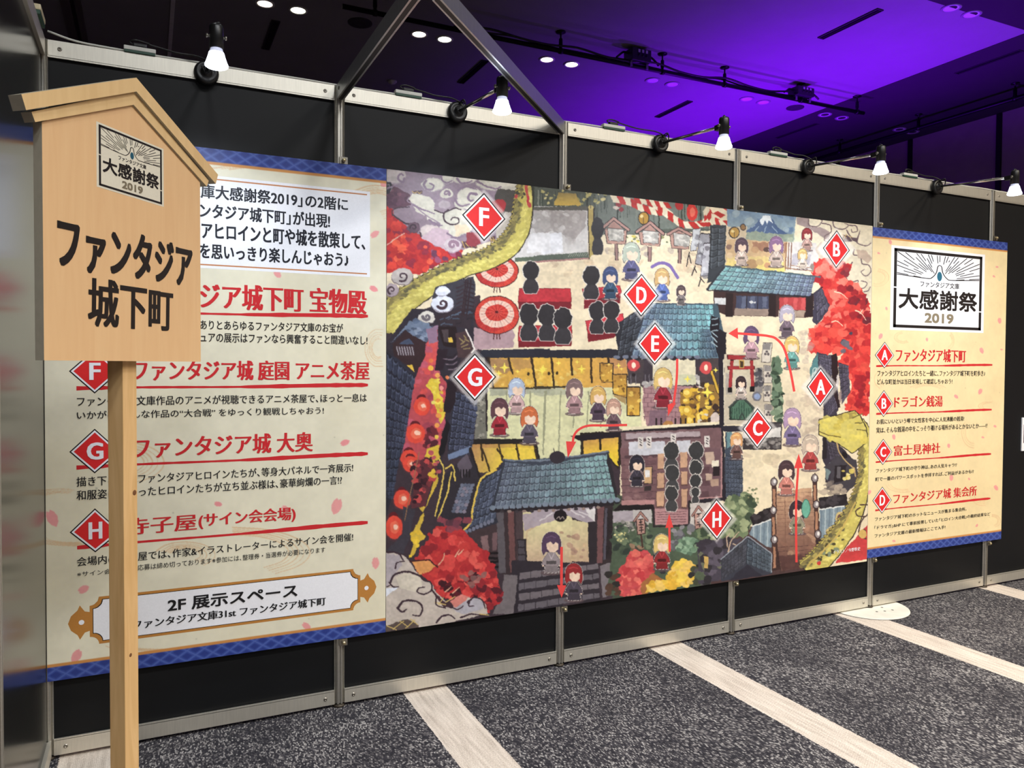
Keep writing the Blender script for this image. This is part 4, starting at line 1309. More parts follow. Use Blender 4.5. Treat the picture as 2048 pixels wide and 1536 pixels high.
sh.blobs(T('4', 470, 1180, 560, 1200, 560, 1400, 420, 1420), 12, 4, 9, [(84, 36, 48), (110, 42, 52)], 1.4, 1, 36)
sh.fill(T('4', 520, 700, 590, 700, 610, 860, 665, 960, 680, 1060, 620, 1170, 600, 1080, 550, 960, 545, 860, 470, 780), (228, 200, 66), 1.4)
sh.blobs(T('4', 480, 700, 600, 700, 670, 960, 680, 1060, 600, 1160, 540, 900), 20, 2.5, 6, [(238, 214, 84), (214, 176, 66), (232, 150, 70)], 1.2, 1, 37)
for cx, cy, r, c in ((520, 595, 26, (236, 180, 70)), (588, 668, 24, (240, 170, 90)), (630, 800, 24, (240, 150, 140)), (690, 690, 18, (236, 130, 80)), (520, 520, 22, (226, 120, 70)), (600, 1080, 26, (236, 150, 74)), (585, 1180, 24, (240, 160, 80)), (580, 1300, 20, (232, 196, 80)), (545, 950, 20, (238, 220, 110))):
    sh.ell(*T('4', cx, cy)[0], r * .2, r * .2, c, .5)
sh.fill(T('4', 480, 1420, 600, 1380, 600, 1536, 460, 1536), (222, 190, 62), 1.4)
# roofs: dark slate on both sides of the alley
R1 = T('4', 66, 430, 200, 520, 362, 690, 300, 1060, 215, 1540, 66, 1540)
sh.fill(R1, (46, 48, 64), .8)
sh.tiles(T('4', 66, 430, 362, 690, 215, 1560, 40, 1560), 12, 6, (48, 52, 70), (62, 66, 86), (28, 26, 36), (96, 104, 128), 6, 1.0)
R2 = T('4', 790, 830, 1000, 920, 940, 1470, 860, 1520, 690, 1520, 700, 1200, 760, 930)
sh.fill(R2, (52, 52, 66), .8)
sh.tiles(T('4', 770, 830, 1010, 920, 940, 1440, 690, 1440), 9, 5, (54, 56, 74), (66, 72, 94), (26, 26, 34), (110, 118, 146), 7, 1.0)
sh.fill(T('4', 690, 720, 790, 720, 770, 940, 720, 1060, 650, 1040, 670, 880), (40, 30, 38), 1.0)
sh.fill(T('4', 680, 1120, 720, 1180, 660, 1460, 610, 1500, 590, 1480), (30, 26, 32), .8)
sh.fill(T('4', 700, 1480, 930, 1390, 910, 1460, 700, 1540), (110, 126, 158), .6)
# upper dark houses with lattice
sh.fill(T('4', 130, 350, 260, 210, 460, 330, 460, 480, 380, 640, 140, 470), (56, 38, 42), 1.0)
sh.fill(T('4', 210, 330, 300, 290, 350, 350, 200, 350), (70, 80, 104), .6)
sh.fill(T('4', 160, 370, 350, 375, 355, 468, 185, 460), (66, 50, 56), .5)
for k in range(7):
    sh.line(T('4', 172 + k * 26, 378, 190 + k * 26, 460), 2.2, (160, 152, 160), .3)
sh.fill(T('4', 275, 565, 330, 560, 355, 640, 320, 610), (232, 190, 70), .5)
sh.fill(T('4', 560, 60, 760, 10, 960, 0, 930, 200, 850, 180, 600, 160), (54, 44, 52), 1.0)
for k in range(14):
    a = random.Random(k + 50)
    x, y = a.uniform(600, 900), a.uniform(10, 160)
    sh.line(T('4', x, y, x + a.uniform(30, 70), y - a.uniform(0, 25)), 2.4, a.choice([(84, 98, 118), (70, 80, 98), (40, 34, 42)]), .8)
sh.fill(T('4', 590, 170, 780, 170, 800, 390, 650, 370), (38, 26, 30), .6)
sh.fill(T('4', 630, 200, 700, 200, 710, 330, 660, 330), (74, 62, 66), .6); sh.fill(T('4', 698, 285, 740, 280, 748, 330, 704, 335), (230, 192, 76), .4)
sh.fill(T('4', 770, 240, 900, 210, 960, 400, 930, 500, 800, 480), (74, 54, 58), .8)
for q in ((810, 290, 850, 320), (860, 260, 880, 290), (830, 350, 870, 320), (840, 380, 900, 350), (860, 400, 920, 390), (870, 300, 910, 320)):
    sh.line(T('4', *q), 2.6, (140, 122, 84), .5)
sh.fill(T('4', 590, 400, 700, 400, 640, 620, 560, 620), (44, 32, 42), .8)
for k in range(6):
    sh.curve(T('4', 640 + k * 12, 470 + k * 28, 740, 480 + k * 26, 790, 440 + k * 30), 1.6, (126, 108, 120) if k % 2 else (40, 30, 38), .4)
for x in (880, 900, 930):
    sh.line(T('1', x, 1180, x - 40, 1536), 3, (52, 36, 42), .6)
for k in range(7):
    sh.line(T('1', 880 - 20 + (k % 2) * 14, 1200 + k * 46, 960, 1230 + k * 44), 2.6, (48, 34, 42), .6)
    sh.line(T('1', 790, 1260 + k * 40, 860, 1230 + k * 40), 3.0, (58, 44, 52), .8)
sh.line(T('4', 880, 200, 930, 300, 970, 400, 940, 430), 3.0, (232, 222, 216), .6)
# paper lanterns
for tl, cx, cy, rx, ry in (('4', 430, 985, 85, 95), ('4', 365, 1265, 98, 100), ('4', 300, 1520, 90, 90), ('7', 265, 120, 70, 70), ('7', 190, 420, 74, 82), ('7', 120, 660, 74, 100)):
    u, v = T(tl, cx, cy)[0]; s = TILES[tl][2]
    sh.ell(u, v, rx * s * 1.25, ry * s * 1.25, (190, 62, 66), 1.0, .7, soft=.5)
    sh.ell(u - 1, v - ry * s * .85, rx * s * .55, ry * s * .45, (98, 30, 38), .8)
    sh.ell(u, v, rx * s, ry * s, (226, 74, 58), .7)
    sh.ell(u + 1, v, rx * s * .55, ry * s * .55, (240, 120, 90), 1.0, .7)
    sh.ell(u + 3, v - 1, rx * s * .3, ry * s * .25, (250, 200, 176), 1.0)

# --- great hall with golden sliding doors
HALL = T('p', 966, 705, 1250, 690, 1250, 866, 1080, 875, 945, 960, 955, 800)
sh.fill(T('4', 1040, 410, 1741, 395, 1741, 490, 1010, 500), (44, 46, 58), .7)
sh.fill(T('5', -100, 310, 780, 300, 1000, 390, 860, 400, -100, 400), (42, 42, 52), .7)
sh.fill(T('4', 990, 490, 1100, 490, 1110, 850, 1100, 1330, 960, 1340, 1000, 1000), (120, 118, 108), 1.2)
sh.blobs(T('4', 1000, 840, 1090, 860, 1060, 1320, 980, 1320), 26, 1.5, 4, [(156, 152, 140), (88, 86, 82)], 1, 1, 38)
sh.fill(T('4', 1075, 480, 1110, 480, 1120, 1240, 1085, 1240), INKD, .5)
sh.fill(T('4', 1100, 790, 1741, 790, 1741, 1540, 1100, 1340), (214, 213, 168), .8)
sh.fill(T('5', -100, 680, 1050, 680, 1040, 1110, 420, 1160, 420, 1400, 250, 1430, -100, 1440), (214, 212, 168), .8)
sh.fill(T('4', 1120, 810, 1741, 800, 1741, 850, 1120, 880), (150, 152, 138), 1.5, .7)
sh.fill(T('5', -60, 690, 300, 690, 280, 760, -60, 780), (166, 168, 148), 1.8, .7)
for tl, x in (('4', 1300), ('4', 1540), ('4', 1700), ('5', 50), ('5', 210), ('5', 360), ('5', 500), ('5', 640)):
    y0, y1 = (830, 1330) if tl == '4' else (730, 1380 if x < 300 else 1100)
    sh.line(T(tl, x, y0, x - 20, y1), 2.6, (150, 150, 122), .8, .9)
sh.grad(T('4', 1110, 490, 1741, 488, 1741, 810, 1130, 800), (206, 156, 72), (226, 180, 76), T('4', 1150, 600)[0], T('4', 1700, 600)[0], .6)
sh.grad(T('5', -60, 390, 880, 388, 900, 560, 880, 690, -60, 690), (224, 178, 74), (206, 154, 80), T('5', 0, 600)[0], T('5', 800, 500)[0], .6)
sh.fill(T('4', 1110, 490, 1330, 500, 1340, 640, 1140, 640), (150, 116, 92), 2.2, .7)
sh.fill(T('4', 1340, 500, 1550, 500, 1570, 600, 1380, 620), (172, 130, 88), 2.2, .6)
sh.fill(T('5', 700, 390, 890, 390, 880, 480, 720, 500), (176, 126, 92), 2, .7)
sh.blobs(T('4', 1120, 640, 1741, 600, 1741, 800, 1140, 800), 26, 3, 8, [(234, 194, 84), (214, 164, 70), (240, 208, 110)], 1.4, .6, 39, .4)
sh.blobs(T('5', -60, 520, 600, 520, 600, 680, -60, 680), 22, 3, 8, [(230, 190, 80), (210, 160, 70), (232, 208, 120)], 1.4, .6, 40, .4)
for tl, q in (('4', (1110, 490, 1160, 800)), ('4', (1318, 490, 1355, 650)), ('4', (1550, 490, 1600, 800)), ('5', (118, 390, 145, 690)), ('5', (318, 390, 330, 560)), ('5', (520, 390, 530, 640)), ('5', (700, 390, 705, 430))):
    sh.line(T(tl, *q), 4.2, (58, 44, 34), .8)
sh.line(T('4', 1120, 800, 1741, 800), 3.2, (64, 56, 44), .6); sh.line(T('5', -60, 688, 270, 684), 3.2, (64, 56, 44), .6)
for tl, x, y in (('4', 1520, 655), ('5', 92, 548), ('5', 175, 545)):
    sh.ell(*T(tl, x, y)[0], 2.6, 3.4, (60, 46, 30), .3)


def sparkle(u, v, r, c=(246, 226, 92)):
    sh.fill([(u, v - r), (u + r * .22, v - r * .22), (u + r, v), (u + r * .22, v + r * .22), (u, v + r), (u - r * .22, v + r * .22), (u - r, v), (u - r * .22, v - r * .22)], c, .2)


for tl, x, y, r in (('4', 1275, 590, 11), ('4', 1215, 650, 8), ('4', 1660, 620, 10), ('4', 1175, 580, 6), ('4', 1410, 630, 5), ('5', 35, 500, 9), ('5', 190, 440, 6), ('5', 425, 500, 9), ('5', 380, 430, 5), ('5', 805, 465, 6), ('5', 835, 500, 4), ('4', 1160, 1430, 9), ('4', 1500, 1400, 8), ('5', 720, 1190, 7), ('5', 1180, 1030, 7), ('5', 1155, 1080, 4)):
    sparkle(*T(tl, x, y)[0], r)
# lower golden doors
sh.fill(T('4', 960, 1320, 1600, 1320, 1640, 1540, 940, 1540), (38, 34, 34), .6)
sh.grad(T('4', 945, 1375, 1570, 1370, 1600, 1560, 930, 1560), (188, 140, 84), (222, 186, 70), T('4', 1100, 1380)[0], T('4', 1300, 1560)[0], .6)
sh.grad(T('7', 770, -20, 1330, -20, 1345, 100, 1060, 90, 960, 190, 840, 190), (190, 146, 90), (236, 204, 74), T('7', 820, 0)[0], T('7', 1060, 90)[0], .8)
for tl, q in (('4', (1035, 1375, 1050, 1540)), ('4', (1215, 1370, 1255, 1540)), ('4', (1400, 1370, 1425, 1540)), ('4', (1575, 1360, 1610, 1540)), ('7', (870, -10, 940, 180)), ('7', (1000, -10, 1050, 60)), ('7', (1165, -10, 1185, 50))):
    sh.line(T(tl, *q), 3.4, (60, 46, 32), .7)
sh.line(T('7', 770, -10, 850, 250), 6, (40, 34, 36), .8)
sh.fill(T('5', 415, 1155, 850, 1140, 860, 1400, 800, 1536, 700, 1400, 540, 1400, 415, 1380), (44, 38, 32), .8)
sh.grad(T('5', 445, 1190, 800, 1180, 800, 1450, 700, 1350, 560, 1390, 445, 1370), (196, 146, 80), (236, 196, 60), T('5', 600, 1190)[0], T('5', 640, 1380)[0], .7)
for q in ((615, 1180, 620, 1320), (810, 1170, 825, 1420)):
    sh.line(T('5', *q), 4.6, (44, 36, 30), .6)
sh.fill(T('5', 690, 1330, 790, 1440, 800, 1500, 720, 1420), (240, 206, 60), 1.0)
# golden folding screens
for q in ((608, 438, 755, 438, 752, 640, 640, 640, 612, 600), (738, 552, 895, 552, 890, 800, 745, 760), (885, 680, 1030, 680, 1026, 985, 885, 985)):
    P = T('5', *q); sh.fill(P, INKD, .4); c = np.mean(P, 0)
    Pi = [(c[0] + (u - c[0]) * .88, c[1] + (v - c[1]) * .92) for u, v in P]
    sh.grad(Pi, (176, 130, 60), (222, 174, 70), (c[0], c[1] - 20), (c[0], c[1] + 25), .5)
    sh.blobs(Pi, 12, 1.5, 4.5, [(120, 84, 40), (150, 106, 48), (232, 196, 96)], .8, .9, int(c[0]), .4)
sh.fill(T('5', 880, 760, 740, 770, 880, 870), (150, 110, 60), 1.2, .7)
# palace entrance: white stair cloth, brick floor, treasure
sh.fill(T('5', 1050, 390, 1741, 390, 1741, 700, 1050, 690), (62, 54, 62), .8)
sh.fill(T('5', 890, 400, 1060, 400, 1060, 680, 1030, 680, 1030, 650, 900, 650), (70, 62, 66), 1.0)
for x in (930, 980, 1080, 1120):
    sh.line(T('5', x, 560, x, 660), 1.6, (110, 104, 112), .5)
sh.fill(T('5', 1155, 390, 1590, 390, 1600, 660, 1155, 680), (220, 210, 180), .5)
sh.fill(T('5', 1410, 560, 1600, 560, 1600, 660, 1400, 660), (200, 198, 166), 1.2); sparkle(*T('5', 1510, 605)[0], 8)
sh.fill(T('5', 1060, 670, 1741, 680, 1741, 1000, 1450, 1080, 1100, 1090, 1050, 900), (166, 126, 130), 1.0)
for r in range(7):
    sh.line(T('5', 1060, 700 + r * 48, 1445, 705 + r * 48), 1.3, (124, 88, 96), .6)
    for cpos in range(6):
        x = 1070 + cpos * 70 + (r % 2) * 34
        sh.line(T('5', x, 700 + r * 48, x, 745 + r * 48), 1.3, (124, 88, 96), .6)
sh.fill(T('5', 1120, 930, 1300, 920, 1290, 1080, 1110, 1090), (118, 92, 106), 1.6, .8)
sh.blobs(T('5', 1050, 640, 1160, 640, 1150, 690, 1060, 690), 8, 3, 6, [(176, 170, 168), (206, 200, 190)], 1.2, 1, 41)
sh.blobs(T('5', 1600, 560, 1690, 600, 1690, 700, 1600, 690), 8, 3, 6, [(176, 170, 168), (206, 200, 190)], 1.2, 1, 42)
sh.fill(T('5', 1440, 740, 1560, 690, 1741, 690, 1741, 1080, 1440, 1080), (150, 112, 54), 1.0)
sh.blobs(T('5', 1440, 720, 1560, 690, 1741, 690, 1741, 1080, 1440, 1080), 60, 3, 7, [(222, 178, 60), (236, 200, 84), (110, 78, 46), (190, 144, 56), (60, 46, 40)], 1, 1, 43)
for x, y, rx, ry in ((1510, 750, 45, 48), (1510, 930, 46, 50), (1540, 1030, 40, 60), (1640, 1000, 40, 70), (1660, 800, 50, 40), (1500, 830, 36, 30)):
    sh.ell(*T('5', x, y)[0], rx * .2, ry * .2, (216, 172, 62), .8); sh.ell(*T('5', x - 8, y - 8)[0], rx * .12, ry * .1, (244, 214, 110), .6)
sparkle(*T('5', 1710, 740)[0], 11); sparkle(*T('5', 1670, 850)[0], 9)
for x in (1190, 1240, 1385, 1440, 1490, 1580):
    sh.line(T('5', x, 1010, x + 2, 1100), 3.4, (50, 38, 40), .4)
sh.fill(T('5', 1255, 1060, 1290, 1035, 1350, 1035, 1375, 1070, 1370, 1100, 1255, 1100), (176, 124, 72), .6)
for x, y, r in ((960, 465, 60), (1690, 500, 54)):
    u, v = T('5', x, y)[0]
    sh.ell(u, v, r * .28, r * .27, (150, 60, 70), .8, .6, soft=.6); sh.ell(u, v, r * .2, r * .195, (206, 76, 78), .6); sh.ell(u, v, 4, 6, (250, 220, 196), .4)
    sh.ell(u, v + r * .32, 4, 3.4, INKD, .4)
# left slate side and teal palace roof
sh.fill(T('p', 1228, 652, 1256, 632, 1293, 608, 1272, 716, 1238, 716), (46, 46, 54), .8)
sh.tiles(T('p', 1246, 640, 1290, 610, 1272, 700, 1234, 712), 7, 3, (54, 56, 64), (62, 66, 76), (26, 26, 32), (110, 118, 128), 8, .8)
sh.tiles(T('p', 1297, 606, 1424, 608, 1447, 716, 1262, 715), 8, 15, (92, 104, 126), (122, 180, 184), (52, 58, 74), (156, 186, 196), 9, .6)
sh.line(T('p', 1300, 607, 1436, 609), 3, (62, 78, 92), .8)
for k in range(12):
    sh.ell(1240 + k * 18, 716.5, 8, 4, (40, 38, 46), .5)
for k in range(13):
    sh.ell(1233 + k * 18, 714, 7, 3.6, (112, 118, 136), .5)
sh.fill(T('p', 1424, 608, 1436, 612, 1452, 690, 1450, 720, 1440, 716), (70, 90, 102), .7)
sh.fill(T('3', 112, 1230, 200, 1260, 195, 1390, 270, 1410, 265, 1536, 190, 1536, 100, 1460), (34, 30, 38), .8)
for k in range(4):
    sh.line(T('3', 128, 1270 + k * 62, 180, 1262 + k * 62), 2.6, (132, 150, 158), .6)
sh.fill(T('6', 100, 90, 200, -10, 265, 30, 268, 310, 190, 290), (38, 34, 42), .8)
sh.fill(T('6', 0, -10, 100, -10, 150, 150, 190, 290, 0, 290), (96, 124, 140), .8)
sh.tiles(T('6', 0, -10, 90, -10, 180, 280, 0, 280), 5, 5, (96, 130, 146), (70, 84, 104), (44, 50, 62), (150, 176, 186), 10, .8)
for k in range(3):
    sh.line(T('6', 118, 20 + k * 50, 175, 70 + k * 50), 2.4, (150, 168, 176), .6)

# --- palace wall strip between town and palace
sh.fill(T('6', 0, 290, 225, 290, 225, 960, 0, 990), (74, 64, 66), .8)
sh.fill(T('6', 0, 560, 205, 560, 205, 960, 0, 985), (150, 114, 58), 1.0)
sh.blobs(T('6', 0, 560, 205, 560, 205, 960, 0, 985), 40, 3, 7, [(222, 178, 60), (238, 204, 86), (100, 74, 48), (60, 46, 42), (206, 196, 180)], 1, 1, 44)
sh.ell(*T('6', 60, 385)[0], 12, 13, (206, 76, 78), .7); sh.ell(*T('6', 62, 385)[0], 4, 6, (250, 216, 190), .4)
sparkle(*T('6', 75, 640)[0], 13); sparkle(*T('6', 160, 410)[0], 6)
sh.line(T('6', 120, 430, 190, 640), 7, (60, 44, 34), .4); sh.line(T('6', 120, 430, 190, 640), 4.6, (214, 172, 64), .4)
sh.ell(*T('6', 155, 900)[0], 9, 11, (206, 190, 182), .8); sh.ell(*T('6', 160, 790)[0], 7, 7, (60, 44, 40), .8)
sh.fill(T('p', 1440, 716, 1450, 712, 1449, 850, 1440, 852), (36, 32, 42), .4)
sh.fill(T('p', 1140, 872, 1250, 861, 1440, 848, 1443, 860, 1250, 873, 1160, 882), (34, 28, 36), .5)
sh.fill(T('p', 1245, 855, 1440, 843, 1440, 849, 1245, 861), (226, 214, 182), .3)
sh.line(T('p', 1441, 716, 1443, 870, 1450, 1000), 7.5, (38, 34, 44), .5); sh.line(T('p', 1447, 720, 1449, 848), 1.6, (226, 218, 196), .3)
sh.fill(T('6', 215, 980, 440, 985, 440, 1040, 250, 1040), (44, 42, 54), .6)

# --- shrine with gate, banners, bushes
sh.fill(T('6', 245, 250, 640, 240, 760, 300, 740, 960, 250, 975), (198, 186, 162), 1.0)
sh.fill(T('6', 265, 440, 330, 440, 330, 660, 265, 660), (160, 152, 146), 1.4, .8); sh.fill(T('6', 560, 400, 650, 380, 640, 760, 560, 760), (120, 116, 118), 1.4, .8)
sh.fill(T('6', 255, 690, 660, 640, 660, 960, 255, 965), (190, 178, 158), 1.2)
sh.blobs(T('6', 560, 410, 640, 400, 640, 600, 570, 600), 14, 2, 6, [(80, 78, 84), (140, 136, 138), (60, 58, 64)], 1, 1, 45, .4)
for q in ((310, 300, 345, 300, 325, 600, 292, 600), (512, 300, 545, 300, 555, 590, 520, 590), (275, 255, 578, 262, 575, 302, 278, 304), (278, 368, 562, 370, 560, 404, 280, 406)):
    P = T('6', *q); sh.fill(P, (72, 26, 32), .4); c = np.mean(P, 0); sh.fill([(c[0] + (u - c[0]) * .93, c[1] + (v - c[1]) * .9) for u, v in P], (158, 50, 54), .4)
for q in ((285, 590, 330, 590, 325, 640, 285, 640), (508, 580, 560, 580, 558, 632, 510, 632)):
    sh.fill(T('6', *q), (24, 20, 24), .4)
sh.fill(T('6', 400, 305, 455, 305, 450, 390, 402, 390), (190, 150, 78), .3); sh.fill(T('6', 410, 318, 445, 318, 442, 380, 411, 380), (70, 54, 40), .3)
sh.fill(T('6', 298, 790, 425, 672, 555, 800, 545, 930, 300, 920), (40, 52, 46), .6)
sh.fill(T('6', 320, 800, 425, 690, 535, 805, 525, 920, 320, 910), (78, 112, 92), .8)
for k in range(9):
    sh.line(T('6', 330 + k * 24, 800 - (60 if 2 < k < 6 else 0), 326 + k * 25, 905), 1.6, (48, 72, 62), .6)
sh.line(T('6', 298, 792, 425, 672, 555, 800), 3.0, (66, 74, 72), .6); sh.line(T('6', 400, 920, 430, 850, 465, 920), 2.4, (50, 60, 56), .4)
sh.ell(*T('6', 582, 680)[0], 9, 9.5, (112, 110, 118), .6); sh.ell(*T('6', 584, 680)[0], 6, 6.4, (140, 156, 190), .5)
for q, mk in (((645, 130, 742, 128, 722, 335, 625, 335), 1), ((655, 355, 740, 370, 738, 545, 650, 545), 2), ((650, 570, 725, 570, 722, 735, 650, 735), 2), ((660, 755, 745, 765, 740, 945, 660, 945), 0)):
    P = T('6', *q); sh.fill(P, (70, 62, 66), .5); c = np.mean(P, 0)
    sh.fill([(c[0] + (u - c[0]) * .9, c[1] + (v - c[1]) * .95) for u, v in P], (206, 196, 182), .5)
    sh.fill([(c[0] + (u - c[0]) * .8, c[1] + (v - c[1]) * .95 * (.98 if v < c[1] else .0) - (6 if v >= c[1] else 0)) for u, v in P], (120, 116, 116), .6, .8)
    for dx, dy in ((0, -2), (-3, 3), (3, 3)):
        sh.ell(c[0] + dx, c[1] + dy, 2.6, 2.6, (90, 82, 84), .3)
BUSH = T('6', 735, 290, 800, 290, 830, 420, 800, 470, 835, 600, 850, 640, 895, 740, 860, 940, 770, 930, 745, 760, 740, 560)
sh.fill(BUSH, (86, 106, 84), 1.6)
sh.blobs(BUSH, 44, 3, 8, [(122, 142, 116), (98, 120, 98), (58, 74, 60), (140, 158, 132), (44, 56, 48)], 1.6, 1, 46)
# stone box below the shrine
sh.fill(T('6', 440, 965, 840, 940, 835, 1225, 440, 1225), (54, 50, 54), .5)
sh.fill(T('6', 440, 1030, 740, 960, 826, 960, 826, 1110, 440, 1120), (206, 202, 198), .8)
sh.fill(T('6', 690, 960, 826, 958, 826, 1000, 700, 1010), (80, 74, 78), 1.0)
sh.fill(T('6', 440, 1110, 826, 1100, 826, 1215, 440, 1215), (60, 54, 56), .8)
sh.blobs(T('6', 450, 1120, 820, 1110, 820, 1205, 450, 1205), 46, 2.4, 4.6, [(116, 110, 108), (90, 86, 86), (140, 134, 130)], .7, 1, 47, .7)
# street on the right: sand with paving hints
sh.fill(T('6', 850, 660, 1260, 600, 1270, 900, 1220, 1080, 1250, 1300, 1200, 1540, 880, 1230, 850, 980), (222, 206, 178), 1.4)
sh.blobs(T('6', 880, 680, 1240, 640, 1240, 1100, 900, 1100), 30, 5, 14, [(190, 170, 150), (220, 204, 176), (176, 158, 144)], 1, .5, 48, .25)
sh.blobs(T('6', 1030, 0, 1150, 0, 1120, 520, 1050, 400), 20, 4, 9, [(196, 178, 158), (176, 160, 150)], 1, .45, 49, .5)
sh.blobs(T('6', 440, 1240, 960, 1240, 820, 1500, 460, 1500), 18, 6, 20, [(206, 190, 158), (226, 210, 178), (196, 176, 150)], 1, .5, 50, .2)
# slate houses at the right edge
H1 = T('6', 1200, 230, 1300, 250, 1420, 780, 1400, 900, 1270, 910, 1260, 780, 1290, 560, 1130, 470, 1120, 400)
sh.fill(H1, (60, 54, 68), .9)
sh.fill(T('6', 1120, 400, 1205, 240, 1215, 390, 1150, 520, 1130, 500), (84, 128, 132), .8)
sh.curve(T('6', 1150, 470, 1160, 400, 1190, 390, 1180, 430, 1165, 440), 2.0, (172, 194, 190), .3)
sh.tiles(T('6', 1215, 250, 1340, 255, 1370, 480, 1230, 380), 6, 5, (72, 68, 84), (84, 80, 96), (36, 32, 42), (128, 124, 140), 11, .8)
sh.tiles(T('6', 1280, 760, 1400, 480, 1425, 780, 1300, 905), 8, 5, (66, 60, 76), (80, 74, 90), (32, 28, 38), (120, 114, 130), 12, .8)
sh.fill(T('6', 1340, 260, 1400, 240, 1420, 440, 1400, 620, 1440, 790, 1410, 800, 1360, 600), (44, 30, 34), .8)
sh.tiles(T('6', 1415, 330, 1520, 360, 1540, 640, 1450, 760), 8, 4, (70, 64, 80), (84, 78, 94), (36, 32, 42), (120, 114, 130), 13, .8)
sh.fill(T('6', 1400, 470, 1425, 450, 1420, 560, 1395, 590), (200, 190, 186), .6); sh.fill(T('6', 1420, 640, 1450, 610, 1445, 720, 1425, 760), (150, 130, 126), .6)
sh.blobs(T('6', 1430, 60, 1560, 30, 1540, 200, 1460, 240), 8, 3, 7, [(70, 66, 84), (110, 100, 112)], 1.2, 1, 51)
H2 = T('6', 1255, 1100, 1330, 1090, 1480, 1230, 1570, 1330, 1620, 1480, 1600, 1560, 1280, 1560, 1290, 1400, 1250, 1310)
sh.fill(H2, (56, 50, 62), .9)
sh.tiles(T('6', 1290, 1110, 1400, 1160, 1440, 1330, 1330, 1320), 6, 4, (66, 60, 74), (80, 74, 88), (32, 28, 36), (116, 110, 124), 14, .8)
sh.fill(T('6', 1260, 1110, 1295, 1110, 1300, 1310, 1255, 1320), (40, 34, 40), .8)
sh.fill(T('6', 1460, 1240, 1510, 1260, 1500, 1330, 1440, 1310), (30, 26, 32), .6)
sh.fill(T('9', 1285, 180, 1330, 120, 1345, 210, 1300, 310, 1290, 290), (116, 134, 136), .8)
sh.fill(T('9', 1270, 180, 1400, 60, 1600, 100, 1620, 320, 1500, 440, 1300, 400, 1350, 220), (66, 62, 70), 1.2)
sh.fill(T('9', 1380, 160, 1500, 150, 1480, 310, 1370, 340), (40, 34, 40), .8); sh.fill(T('9', 1400, 170, 1440, 170, 1440, 290, 1400, 290), (96, 92, 98), .6)
sh.blobs(T('9', 1450, 210, 1560, 200, 1560, 320, 1450, 320), 8, 3, 6, [(206, 186, 96), (226, 210, 140)], 1, 1, 52)
sh.blobs(T('9', 1200, 330, 1500, 330, 1520, 440, 1220, 460), 20, 4, 10, [(156, 142, 128), (180, 164, 146), (110, 100, 96)], 1, .8, 53, .3)

# --- school room and desks
sh.fill(T('5', 830, 1150, 1741, 1110, 1741, 1540, 830, 1540), (120, 92, 96), .7)
sh.fill(T('8', 770, -20, 1440, -80, 1640, -90, 1640, 480, 1430, 500, 1420, 700, 1100, 720, 1080, 520, 790, 540), (118, 86, 90), .7)
sh.fill(T('6', -20, 1010, 215, 1000, 235, 1560, -20, 1560), (118, 88, 92), .7)
sh.fill(T('9', -30, -20, 215, -20, 235, 490, -30, 510), (112, 84, 90), .7)
sh.fill(T('5', 880, 1160, 1640, 1140, 1640, 1200, 880, 1230), (172, 156, 160), 1.0)
sh.fill(T('5', 910, 1250, 1280, 1240, 1290, 1370, 910, 1400), (198, 198, 206), .8); sh.fill(T('5', 1400, 1240, 1540, 1230, 1560, 1370, 1420, 1370), (196, 196, 204), .8)
for q in ((870, 1230, 1640, 1200), (870, 1400, 1280, 1385)):
    sh.line(T('5', *q), 4, (84, 62, 68), .6)
for x, y in ((1030, 1255), (1115, 1250), (1365, 1220), (1710, 1240)):
    sh.fill(T('5', x - 28, y - 55, x + 28, y - 55, x + 26, y + 62, x - 26, y + 62), (216, 208, 202), .4)
    for k in range(3):
        sh.line(T('5', x - 8, y - 36 + k * 28, x + 10, y - 24 + k * 28), 1.8, (60, 52, 56), .6)
for r in range(7):
    sh.line(T('8', 780, 80 + r * 66, 1110, 70 + r * 66), 1.5, (88, 62, 68), .7)
sh.blobs(T('8', 790, 60, 1110, 50, 1100, 500, 800, 510), 30, 4, 9, [(146, 112, 112), (98, 70, 76), (132, 98, 100)], 1, .7, 54, .3)
for k in range(4):
    sh.fill(T('8', 1540, 40 + k * 120, 1625, 36 + k * 120, 1625, 100 + k * 120, 1545, 104 + k * 120), (92, 66, 72), .8)
for q in ((110, 80, 200, 75, 205, 130, 115, 140), (115, 135, 205, 130, 205, 200, 120, 205), (118, 300, 185, 300, 185, 370, 118, 375)):
    sh.fill(T('9', *[v - 60 for v in q]), (190, 164, 146), .6)
sh.fill(T('9', 118, 110, 195, 105, 190, 175, 120, 180), (226, 218, 196), .6); sh.fill(T('9', 135, 170, 205, 165, 200, 260, 135, 265), (40, 32, 36), .5)
sh.fill(T('9', 108, 300, 190, 295, 188, 370, 112, 378), (176, 146, 128), .6)
for q in ((1128, 40, 1192, 35, 1190, 185, 1128, 188), (1345, 25, 1418, 22, 1414, 172, 1348, 175), (1120, 222, 1195, 220, 1195, 372, 1122, 375), (1352, 206, 1418, 205, 1416, 340, 1354, 342), (1115, 395, 1195, 392, 1192, 548, 1116, 550), (1355, 375, 1418, 372, 1412, 560, 1358, 560)):
    P = T('8', *q); sh.fill(P, (92, 62, 56), .4); c = np.mean(P, 0); sh.fill([(c[0] + (u - c[0]) * .9, c[1] - 1 + (v - c[1]) * .93) for u, v in P], (200, 158, 128), .4)
for q in ((1205, 1370, 1270, 1368, 1268, 1520, 1205, 1522), (1435, 1355, 1510, 1352, 1508, 1510, 1438, 1512)):
    P = T('5', *q); sh.fill(P, (200, 158, 128), .4)
